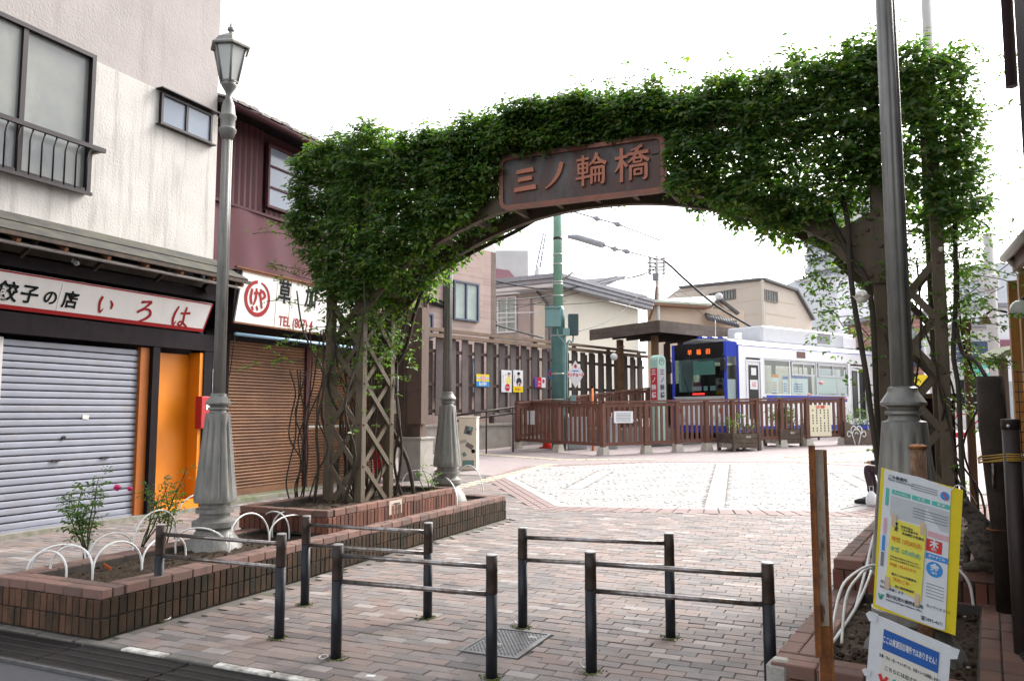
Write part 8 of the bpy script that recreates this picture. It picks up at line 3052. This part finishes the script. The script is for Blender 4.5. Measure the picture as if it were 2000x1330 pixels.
def walls(name, label, pts, mat, cat="building", extra_back=8.0, zb=0.3):
 """pts: (px, py of the wall top, depth) from left to right; closed to the back"""
 P3 = [D(x, y, d_) for x, y, d_ in pts]
 cx_ = sum(p_.x for p_ in P3) / len(P3)
 cy_ = sum(p_.y for p_ in P3) / len(P3)
 t = thing(name, label, cat, (cx_, cy_, zb))
 bk = V((-_rt.y, _rt.x, 0)) * extra_back
 for i in range(len(P3) - 1):
  a, b = P3[i], P3[i + 1]
  f = Face(a, b)
  part("wall", MB().prism([V((a.x, a.y, zb)), V((b.x, b.y, zb)), b, a], -f.n * .25), mat, t)
 a, b = P3[0], P3[-1]
 bl, br_ = a + bk, b + bk
 part("wall", MB().prism([V((a.x, a.y, zb)), a, V((bl.x, bl.y, a.z)), V((bl.x, bl.y, zb))], _rt * .2), mat, t, "side wall")
 part("wall", MB().prism([V((b.x, b.y, zb)), b, V((br_.x, br_.y, b.z)), V((br_.x, br_.y, zb))], -_rt * .2), mat, t, "side wall")
 part("roof", MB().prism([p_ + V((0, 0, -.05)) for p_ in P3] + [V((br_.x, br_.y, b.z - .05)), V((bl.x, bl.y, a.z - .05))], (0, 0, .10)), m_pale if mat is not m_beige else m_dkg, t)
 return t, P3


# brown tiled apartment house
Aa = FA - FN * 2.6
a0 = V((Aa.x, Aa.y, 0)) + FD * (on_line(700, Aa, FD))
a1 = V((Aa.x, Aa.y, 0)) + FD * (on_line(968, Aa, FD))
ap = thing("apartment_house", "brown tiled apartment house with blue-framed windows behind the timber fence", "building", tuple((a0 + a1) / 2))
fa = Face(a0, a1)
zA = fa.zpy(968, 494)
part("wall", MB().prism([a0, a1, a1 + V((0, 0, zA)), a0 + V((0, 0, zA))], -fa.n * .3), m_tilewall, ap)
part("wall", MB().prism([a1, a1 - fa.n * 9, a1 - fa.n * 9 + V((0, 0, zA)), a1 + V((0, 0, zA))], -fa.u * .3), m_tilewall, ap, "side wall")
part("roof", MB().prism([a0 + V((0, 0, zA)), a1 + V((0, 0, zA)), a1 - fa.n * 9 + V((0, 0, zA)), a0 - fa.n * 9 + V((0, 0, zA))], (0, 0, .3)), m_pale, ap)
fa.window(ap, 883, 551, 932, 627, 2, m_navyf, m_curt)
fa.window(ap, 826, 612, 842, 660, 1, m_navyf, m_curt)
fa.window(ap, 905, 700, 935, 770, 2, m_navyf, m_curt)
fa.window(ap, 848, 690, 872, 780, 1, m_navyf, m_curt)
mb = MB()
fa.slab(mb, fa.px(864), fa.px(866), fa.zpy(865, 640), fa.zpy(865, 545), .0, .10)
part("shutter_box", mb, m_navyf, ap)
part("drain_pipe", MB().tube([fa.at(fa.px(827), .3, .1), fa.at(fa.px(827), zA, .1)], .09, 8), M("maroon_pipe", (0.13, 0.07, 0.07), .5, var=.4), ap)

# house with the grey roof: two faces
hp = thing("house", "cream house with a layered grey roof edge behind the green pole", "house", tuple(D(1090, 800, 40)))
A_, B_, C_ = D(966, 580, 38.5), D(1080, 566, 37.0), D(1250, 612, 43.0)
f1, f2 = Face(A_, B_), Face(B_, C_)
z1 = f1.zpy(1030, 572)
part("wall", MB().prism([f1.at(0, .3), f1.at(f1.L, .3), f1.at(f1.L, z1), f1.at(0, z1)], -f1.n * .25), M("grey_front_wall", (0.36, 0.34, 0.32), .85, var=.5), hp, "grey front wall")  # front wall is plain grey, darker than the cream gable
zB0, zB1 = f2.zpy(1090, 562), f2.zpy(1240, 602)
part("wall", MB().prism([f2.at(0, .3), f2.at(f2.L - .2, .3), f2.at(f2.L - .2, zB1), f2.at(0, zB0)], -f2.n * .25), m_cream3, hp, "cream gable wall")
for i in range(3):
 o = .55 + .10 * i
 zz0 = f1.zpy(1030, 568) + .19 * i
 part("roof_edge", MB().beam(f1.at(-.6, zz0, o), f1.at(f1.L + .5, zz0 + .05, o), .5, .17), m_groof if i else m_pale, hp)
 part("roof_edge", MB().beam(f2.at(-.35, zB0 + .05 + .19 * i, o * .7), f2.at(f2.L + .3, zB1 + .05 + .19 * i, o * .7), .5, .17), m_groof, hp)
part("roof", MB().prism([f1.at(-.5, z1 + .6, .5), f1.at(f1.L + .4, z1 + .65, .5), f2.at(f2.L + .3, zB1 + .65, .3), f2.at(f2.L + .3, zB1 + .7, -6), D(1222, 542, 50), D(1060, 556, 48), f1.at(-.5, z1 + .65, -5)], (0, 0, .1)), m_groof, hp)
f1.window(hp, 972, 580, 1010, 650, 2, m_whitew, m_curt, 1)
mb = MB()
f1.slab(mb, f1.px(1014), f1.px(1038), .5, f1.zpy(1026, 582), .0, .08)
part("shutter_door", mb, M("pinkish_shutter", (0.42, 0.35, 0.33), .6, var=.4), hp)
mb = MB()
f1.slab(mb, f1.px(1044), f1.px(1066), .5, f1.zpy(1055, 590), .0, .06)
part("wall_panel", mb, m_cream3, hp)
part("drain_pipe", MB().tube([f1.at(f1.px(1052), z1, .15), f1.at(f1.px(1072), z1 - .6, .15), f1.at(f1.px(1076), z1 - 1.2, .12), f1.at(f1.px(1076), .5, .12)], .06, 6), m_dkg, hp)
for py in (612, 621, 630):
 part("balcony_rail", MB().tube([D(968, py, 37.9), D(1048, py - 2, 36.5)] if py == 612 else [D(972, py, 37.9), D(1008, py - 2, 37.3)], .03, 6), m_whitew, hp)
rd = thing("house", "far house with a maroon roof peeping over the grey-roofed house", "house", tuple(D(985, 800, 60)))
part("wall", MB().bbox(D(985, 640, 60) + V((0, 0, 0)), (3.6, 5, 11), .05, _rt), m_pale, rd)
c = D(985, 545, 59.0)
part("roof", MB().prism([D(962, 549, 57), D(1012, 549, 57), D(990, 524, 58), D(962, 520, 58)], V((-_rt.y, _rt.x, 0)) * 5), M("maroon_roof", (0.30, 0.15, 0.17), .7, var=.5), rd)
part("chimney", MB().bbox(D(971, 522, 59), (.5, .5, 1.3), .02, _rt), m_pale, rd)
# tiled house right of the pole
th_ = thing("house", "low tan house with pale green roof and a small tiled canopy behind the tram", "house", tuple(D(1360, 800, 46)))
A_, B_ = D(1270, 610, 44), D(1452, 600, 47)
f3 = Face(A_, B_)
zz3 = f3.zpy(1360, 603)
part("wall", MB().prism([f3.at(0, .3), f3.at(f3.L, .3), f3.at(f3.L, zz3 + .1), f3.at(0, zz3)], -f3.n * .3), m_tan, th_)
part("eave", MB().beam(f3.at(-.4, zz3, .25), f3.at(f3.px(1380), zz3 + .05, .25), .8, .12), M("rusty_eave", (0.25, 0.14, 0.09), .7, var=.6), th_)
part("roof", MB().prism([f3.at(-.4, zz3 + .1, .6), f3.at(f3.px(1380), zz3 + .15, .6), D(1402, 581, 50), D(1282, 596, 50)], (0, 0, .12)), m_groof2, th_)
gb = [D(1378, 606, 46.5), D(1404, 586, 46.5), D(1440, 614, 46.5)]
part("gable", MB().prism([gb[0] - V((0, 0, .6)), gb[1], gb[2] - V((0, 0, .6))], V((-_rt.y, _rt.x, 0)) * .3), m_tan, th_)
for a, b in ((gb[0], gb[1]), (gb[1], gb[2])):
 part("gable_board", MB().beam(a - V((-_rt.y, _rt.x, 0)) * .2, b - V((-_rt.y, _rt.x, 0)) * .2, .35, .14), m_dkg, th_)
part("ridge_ornament", MB().ball(D(1404, 580, 46.3), .24, 10, 7), m_pale, th_)
part("ridge_ornament", MB().ball(D(1296, 592, 48), .2, 10, 7), m_pale, th_)
for i in range(12):
 a = D(1379 + i * 5.2, 617 + i * 1.3, 45.6)
 part("canopy_tile", MB().tube([a + V((0, 0, .1)), a - V((-_rt.y, _rt.x, 0)) * .5 - V((0, 0, .25))], .10, 8), M("dark_tile", (0.10, 0.10, 0.11), .5, var=.5) if i == 0 else bpy.data.materials["dark_tile"], th_)
part("canopy", MB().beam(D(1376, 620, 45.8), D(1442, 634, 45.8), .7, .1), m_tan, th_)

bb, P3 = walls("building", "large beige sided building with slanting roof edge and louvred windows", [(1330, 563, 60), (1489, 547, 53), (1553, 569, 56), (1586, 626, 57.5)], m_beige)
fb1, fb2 = Face(P3[0], P3[1]), Face(P3[1], P3[2])
fb1.window(bb, 1391, 568, 1443, 587, 2, m_lou, m_curt, 1, 9)
fb2.window(bb, 1498, 569, 1524, 591, 1, m_lou, m_curt, 1, 5)
for a, b in ((P3[0], P3[1]), (P3[1], P3[2]), (P3[2], P3[3])):
 part("coping", MB().beam(a + V((0, 0, .06)), b + V((0, 0, .06)), .5, .16), m_dkg, bb)
for k in range(1, 9):
 for f, (a, b) in ((fb1, (P3[0], P3[1])), (fb2, (P3[1], P3[2]))):
  z = 2.5 + k * .95
  if z < min(a.z, b.z) - .2:
   mb = MB()
   f.slab(mb, .05, f.L - .05, z - .015, z + .015, 0, .02)
   part("siding_joint", mb, m_tan, bb)
part("corner_trim", MB().beam(V((P3[1].x, P3[1].y, .5)), P3[1], .16, .16, side=(1, 0, 0)), m_cream3, bb)
bw, P3 = walls("building", "pale blue-white block right of the beige building, washed out by the sky", [(1554, 549, 75), (1630, 541, 70), (1700, 552, 74)], m_whitew)
fw_ = Face(P3[0], P3[1])
part("coping", MB().beam(P3[0], P3[1], .4, .2), m_pale, bw)
hi = thing("apartment_tower", "tall pale apartment tower with balcony bands seen under the arch's right shoulder", "building", tuple(D(1606, 800, 170)))
c0, c1 = D(1575, 480, 175), D(1640, 478, 165)
ft = Face(c0, c1)
part("wall", MB().prism([ft.at(0, 0), ft.at(ft.L, 0), ft.at(ft.L, 48), ft.at(0, 48)], -ft.n * 12), m_pale, hi)
for k in range(14):
 mb = MB()
 ft.slab(mb, 0.3, ft.L - .3, 5 + k * 3.0, 6.1 + k * 3.0, .8, 1.0)
 ft.slab(mb, 0.3, ft.L - .3, 4.8 + k * 3.0, 5 + k * 3.0, 0, 1.0)
 part("balcony", mb, m_whitew, hi)
 mb = MB()
 for q in range(4):
  ft.slab(mb, .6 + q * ft.L / 4, (q + 1) * ft.L / 4 - .4, 6.2 + k * 3.0, 7.5 + k * 3.0, .01, .05)
 part("window_row", mb, M("tower_glass", (0.36, 0.38, 0.42), .3, var=.3) if k == 0 else bpy.data.materials["tower_glass"], hi)
h2 = thing("apartment_tower", "far white apartment tower between the arch's right leg and the concrete pole", "building", tuple(D(1895, 800, 130)))
c0, c1 = D(1862, 524, 135), D(1928, 540, 128)
ft = Face(c0, c1)
zt_ = ft.zpy(1890, 520)
part("wall", MB().prism([ft.at(0, 0), ft.at(ft.L, 0), ft.at(ft.L, zt_), ft.at(0, zt_)], -ft.n * 10), m_whitew, h2)
for k in range(9):
 z = zt_ - 1.8 - k * 1.95
 mb = MB()
 for q in range(4):
  ft.slab(mb, ft.L * (.06 + .235 * q), ft.L * (.06 + .235 * q) + ft.L * .15, z - .65, z, .02, .08)
 part("window_row", mb, M("tower_glass2", (0.42, 0.43, 0.48), .3, var=.3) if k == 0 else bpy.data.materials["tower_glass2"], h2)
 mb = MB()
 ft.slab(mb, 0, ft.L, z - 1.0, z - .75, .02, .5)
 part("balcony", mb, m_pale, h2)

# crane boom, poles and wires
cr = thing("crane", "distant pale crane boom above the grey roof", "crane", tuple(D(1045, 800, 90)))
mb = MB()
a, b = D(1044, 560, 90), D(1064, 455, 90)
for q in (-.25, .25):
 mb.tube([a + _rt * q, b + _rt * q * .6], .09, 6)
for i in range(12):
 p_, q_ = a.lerp(b, i / 12), a.lerp(b, (i + 1) / 12)
 sgn = 1 if i % 2 else -1
 mb.tube([p_ + _rt * .22 * sgn, q_ - _rt * .22 * sgn], .05, 5)
part("boom", mb, M("crane_grey", (0.36, 0.37, 0.42), .5, var=.4), cr)
part("boom_core", MB().tube([a, a.lerp(b, .35)], .3, 8), m_pale, cr)
part("mast_base", MB().tube([V((a.x, a.y, .7)), a], .4, 8), m_pale, cr)
m_cpole = M("pale_pole", (0.50, 0.48, 0.45), .8, col2=(0.42, 0.40, 0.38), var=.6, scale=1.2)


def upole(label, px, py_top, d_, r_px, fit=()):
 t_ = D(px, py_top, d_)
 t = thing("utility_pole", label, "utility pole", (t_.x, t_.y, gz(t_.y)))
 r = r_px * d_ / 1532
 part("pole", MB().tube([(t_.x, t_.y, gz(t_.y) - .2), (t_.x, t_.y, t_.z)], [r * 1.25, r], 14), m_cpole, t)
 return t, t_


t, t_ = upole("slim pale utility pole crowded with insulators behind the shelter", 1283, 500, 44, 3.6)
for i, py in enumerate((507, 514, 521, 528, 536)):
 c = D(1283, py, 44)
 part("crossarm", MB().beam(c - _rt * (.45 + .1 * (i % 2)), c + _rt * .45, .06, .07), m_dkg, t)
 for sg_ in (-1, 1):
  part("insulator", MB().lathe([(0, .05), (.08, .09), (.16, .06), (.22, .03)], tuple(c + _rt * .4 * sg_), 8), m_pale, t)
part("junction_box", MB().bbox(D(1280, 541, 43.8), (.3, .3, .4), .02, _rt), m_groof, t)
part("cable_bundle", MB().tube(catmull([tuple(D(x, y, 43.7)) for x, y in ((1282, 560), (1279, 590), (1273, 610), (1268, 625))], 4), .06, 6), M("rusty_cable", (0.2, 0.11, 0.08), .8, var=.5), t)
t, t_ = upole("thick pale concrete pole at the right with bracket arms, beyond the timber post", 1929, 457, 24, 9)
for py in (530, 548, 560):
 part("band", MB().lathe([(-.06, .20), (.06, .20)], tuple(D(1931, py, 24)), 14), m_cpole, t)
part("crossarm", MB().beam(D(1880, 543, 24), D(1945, 537, 24), .12, .16), m_cpole, t)
part("transformer", MB().bbox(D(1931, 551, 23.8), (.42, .4, .45), .04, _rt), m_pale, t)
t, t_ = upole("pale pole rising behind the rose-covered right shoulder of the arch", 1806, -60, 12.0, 9)
q = P(1886, 640, 'y', 9.7)
sp_ = thing("timber_post", "slim brown timber post with a short bracket beyond the arch's right leg", "post", (q.x, 9.7, .4))
part("shaft", MB().box((q.x, 9.7, (q.z + .3) / 2), (.075, .09, q.z - .3)), m_gate, sp_)
part("bracket", MB().box((q.x - .03, 9.7, q.z + .03), (.16, .10, .12)), m_gate, sp_)

WIRES = [([(1290, 505, 44), (1310, 520, 44), (1340, 548, 44), (1400, 598, 45), (1472, 641, 46)], .07, "thick black cable sagging from the slim pole down over the shelter roof"),
         ([(700, 535, 30), (880, 535, 33), (925, 540, 34), (1080, 565, 36), (1240, 540, 42), (1283, 522, 44)], .035, "overhead cable passing in front of the brown apartment house, topmost"),
         ([(820, 580, 28), (890, 603, 30), (980, 638, 33), (1060, 660, 35)], .04, "overhead cable slanting down across the tiled apartment window"),
         ([(860, 584, 30), (950, 587, 32), (1080, 575, 36), (1283, 515, 44)], .028, "overhead cable level with the apartment's upper window"),
         ([(820, 606, 30), (960, 594, 33), (1150, 592, 38), (1400, 560, 46)], .016, "thin overhead wire running level past the apartment house"),
         ([(870, 612, 30), (1000, 604, 34), (1283, 530, 44)], .014, "thin overhead wire just under the level cable"),
         ([(860, 600, 30), (1060, 592, 36), (1330, 568, 50)], .014, "thin overhead wire crossing in front of the cream house"),
         ([(1100, 655, 26), (1200, 620, 36), (1283, 545, 44)], .016, "thin wire climbing from the green pole to the slim pole"),
         ([(1283, 560, 44), (1340, 590, 44), (1420, 650, 44)], .014, "thin wire falling right from the slim pole"),
         ([(1290, 545, 44), (1380, 600, 46), (1440, 640, 46), (1500, 655, 48)], .014, "thin wire falling right from the slim pole, lower"),
         ([(500, 150, 20), (712, 0, 20), (740, -20, 20)], .008, "faint thin wire in the sky right of the first lamp"),
         ([(1700, 590, 40), (1640, 585, 45), (1560, 560, 60)], .016, "thin wire before the pale blue-white block"),
         ([(1870, 590, 24), (1931, 545, 24), (1990, 500, 24)], .014, "thin wire at the concrete pole on the right, upper"),
         ([(1860, 610, 24), (1931, 575, 24), (1960, 560, 20)], .014, "thin wire at the concrete pole on the right, lower"),
         ([(1108, 470, 24.2), (1190, 500, 30), (1283, 540, 44)], .012, "thin wire under the grey arm of the green pole")]
for pts, r, lb in WIRES:
 solo("overhead_wire", MB().tube(catmull([tuple(D(x, y, d_)) for x, y, d_ in pts], 5), r, 5), m_rub, lb, "wire", "overhead wires over the terminus")
for pts, lb in (([(880, 535, 33), (925, 542, 34)], "spiky cable guard in front of the apartment house, upper one"), ([(888, 603, 30), (970, 634, 33)], "spiky cable guard slanting across the apartment window, lower one"), ([(832, 584, 28), (866, 596, 29)], "short spiky cable guard left of the second lamp")):
 A_, B_ = D(*pts[0]), D(*pts[1])
 mb = MB()
 mb.tube([A_, B_], .075, 8)
 for i in range(46):
  p_ = A_.lerp(B_, (i + .5) / 46)
  for w in np.linspace(0, 6.283, 6)[:-1]:
   w += i
   o = _rt.cross(V((0, 0, 1))) * math.cos(w) * .15 + V((0, 0, math.sin(w) * .15)) + _rt * .03
   mb.tube([p_, p_ + o], .010, 3, caps=False)
 solo("cable_guard", mb, m_rub, lb, "cable guard", "spiky cable guards on the wires")

# ================================================================ the shopping street seen at the right
m_sgn = plain("shop_teal", (0.10, 0.50, 0.42), .5)
m_dblue = plain("shop_dark_blue", (0.05, 0.07, 0.13), .5)


def shopfront(label, x0, x1, y0, d_, mat, parts):
 A_, B_ = D(x0, y0, d_), D(x1, y0, d_)
 f = Face(A_, B_)
 t = thing("shop", label, "shop", tuple((V((A_.x, A_.y, gz(A_.y))) + V((B_.x, B_.y, gz(A_.y)))) / 2))
 zt = A_.z
 part("wall", MB().prism([f.at(0, .4), f.at(f.L, .4), f.at(f.L, zt), f.at(0, zt)], -f.n * 4), mat, t)
 part("roof", MB().prism([f.at(-.2, zt, .4), f.at(f.L + .2, zt, .4), f.at(f.L + .2, zt, -4), f.at(-.2, zt, -4)], (0, 0, .2)), m_groof, t)
 for nm, a, b, ya, yb, o, mt in parts:
  mb = MB()
  f.slab(mb, f.px(a), f.px(b), f.zpy((a + b) / 2, yb), f.zpy((a + b) / 2, ya), 0, o)
  part(nm, mb, mt, t)
 return t, f


m_bstreet = brick_tex_mat("street_brick", (0.40, 0.20, 0.15), (0.33, 0.16, 0.12), (0.42, 0.36, 0.32), 1.0, .5, .18, rot=(math.radians(90), 0, 0), ms=.02)
sA, fA = shopfront("brick shop with a dark blue sign band seen through the arch's right leg", 1735, 1800, 618, 33, m_bstreet, [("sign_band", 1738, 1798, 672, 715, .3, m_dblue), ("window", 1742, 1762, 640, 662, .06, m_curt), ("window", 1770, 1792, 640, 662, .06, m_curt), ("opening", 1742, 1796, 730, 800, .05, m_tdark), ("shop_sign", 1795, 1800, 650, 720, .6, m_ewhite)])
sB, fB = shopfront("pale shop with grey roof and teal awning beyond the arch's right leg", 1868, 1935, 640, 40, m_pale, [("sign_band", 1870, 1932, 668, 708, .4, m_dblue), ("awning", 1888, 1922, 716, 738, 1.2, m_sgn), ("opening", 1870, 1930, 742, 800, .05, m_tdark), ("window", 1880, 1900, 648, 662, .05, m_curt)])
part("awning_lettering", text_mesh([("営業中", 0, 0, .28, 'CENTER', .02)], "lettering", None, fB.at(fB.px(1905), fB.zpy(1905, 727), 1.21), fB.u, (0, 0, 1), .01), m_ewhite, sB)
sC, fC = shopfront("white shop house with a maroon sign panel beyond the green-roofed gate", 1930, 2010, 600, 46, m_whitew, [("sign_panel", 1942, 1985, 664, 694, .2, M("maroon_panel", (0.25, 0.10, 0.14), .5, var=.3)), ("window", 1948, 1965, 706, 735, .06, m_curt), ("shutter", 1940, 1990, 745, 815, .08, m_galv)])
sE, fE = shopfront("low beige stall front at the end of the street behind the bicycle", 1800, 1868, 700, 48, m_tan, [("opening", 1806, 1862, 720, 800, .05, m_tdark), ("awning", 1802, 1866, 704, 718, .9, m_ewhite)])
gr = G(1958, 880)
dg_ = 13.0
gt2 = thing("gate_roof", "small gate with mossy green pent roof on a brown post at the right", "gate", (D(1958, 800, dg_).x, D(1958, 800, dg_).y, gz(12)))
c = D(1958, 700, dg_)
part("post", MB().box((c.x, c.y, (c.z + .1) / 2), (.12, .14, c.z - .1)), m_gate, gt2)
part("arm", MB().beam(D(1928, 708, dg_), D(1962, 700, dg_), .08, .08), m_gate, gt2)
part("roof", MB().beam(D(1920, 705, dg_), D(1967, 680, dg_), .7, .07), M("mossy_roof", (0.10, 0.13, 0.06), .85, col2=(0.14, 0.12, 0.09), var=.9, scale=9), gt2)
# cream-sleeved bicycle with a green covered basket
bc = G(1897, 884)
dB = (bc - V((0, 0, CAM_H))).dot(_fw)
bk_ = thing("bicycle", "parked bicycle with a pale green basket cover, half hidden behind the arch's right leg", "bicycle", tuple(bc))
ub_ = V((.75, -.66, 0)).normalized()
sb_ = V((ub_.y, -ub_.x, 0))
bz = lambda a, z, o=0: bc + ub_ * a + sb_ * o + V((0, 0, z))
KB = 1.35
for a in (-.55 * KB, .55 * KB):
 wh_ = part("wheel", MB().tube([bz(a + .34 * KB * math.cos(w), .36 * KB + .34 * KB * math.sin(w)) for w in np.linspace(0, 6.283, 25)], .022, 6), m_rub, bk_)
 mb = MB()
 for w in np.linspace(0, 6.283, 15)[:-1]:
  mb.tube([bz(a, .36 * KB), bz(a + .33 * KB * math.cos(w), .36 * KB + .33 * KB * math.sin(w))], .004, 3)
 part("spokes", mb, m_galv, wh_, kind='stuff')
mb = MB()
for p_ in ([(-.55, .36), (-.15, .36), (.38, .85), (.55, .36)], [(-.15, .36), (-.28, .88)], [(-.55, .36), (-.26, .80), (.36, .80)], [(.38, .85), (.34, 1.02)]):
 mb.tube([bz(a * KB, z * KB) for a, z in p_], .022, 6)
part("frame", mb, m_ered, bk_)
part("saddle", MB().bbox(bz(-.28 * KB, .92 * KB), (.3, .18, .08), .03, ub_, sb_), m_rub, bk_)
part("handlebar", MB().tube([bz(.25 * KB, 1.03 * KB, -.28), bz(.36 * KB, 1.05 * KB, -.1), bz(.36 * KB, 1.05 * KB, .1), bz(.25 * KB, 1.03 * KB, .28)], .018, 6), m_galv, bk_)
part("basket_cover", MB().lathe([(0, .26), (.30, .34), (.40, .30), (.46, .12)], tuple(bz(.62 * KB, .78 * KB)), 4, smooth=False, rot=.5), plain("mint_cloth", (0.40, 0.66, 0.52), .6), bk_)
part("chain_guard", MB().box(bz(-.3 * KB, .36 * KB, .05), (.6, .03, .14), ub_, sb_), m_ered, bk_)
# small yellow sign plate in the gap of the leg
c = D(1803, 743, 30)
yt = thing("street_sign", "small yellow and white street sign seen through the arch's right leg", "sign", (c.x, c.y, gz(c.y)))
part("panel", MB().prism([c + _rt * (.34 * math.cos(w)) + V((0, 0, .22 * math.sin(w))) for w in np.linspace(0, 6.283, 21)[:-1]], V((-_rt.y, _rt.x, 0)) * .05), m_eyel, yt)
part("post", MB().tube([(c.x, c.y + .08, gz(c.y)), (c.x, c.y + .08, c.z)], .035, 8), m_galv, yt)
# dark board at the back of the right leg
q = P(1790, 770, 'y', 9.2)
db = thing("notice_case", "low dark brown notice case standing behind the arch's right leg", "notice case", (q.x, 9.2, .1))
part("case", MB().bbox((q.x + .03, 9.2, (q.z + .1) / 2), (.62, .06, q.z - .1), .01), m_shopdark, db)
part("frame", MB().box((q.x + .03, 9.17, q.z - .02), (.66, .1, .05)), m_gate, db)
bpy.context.view_layer.update()
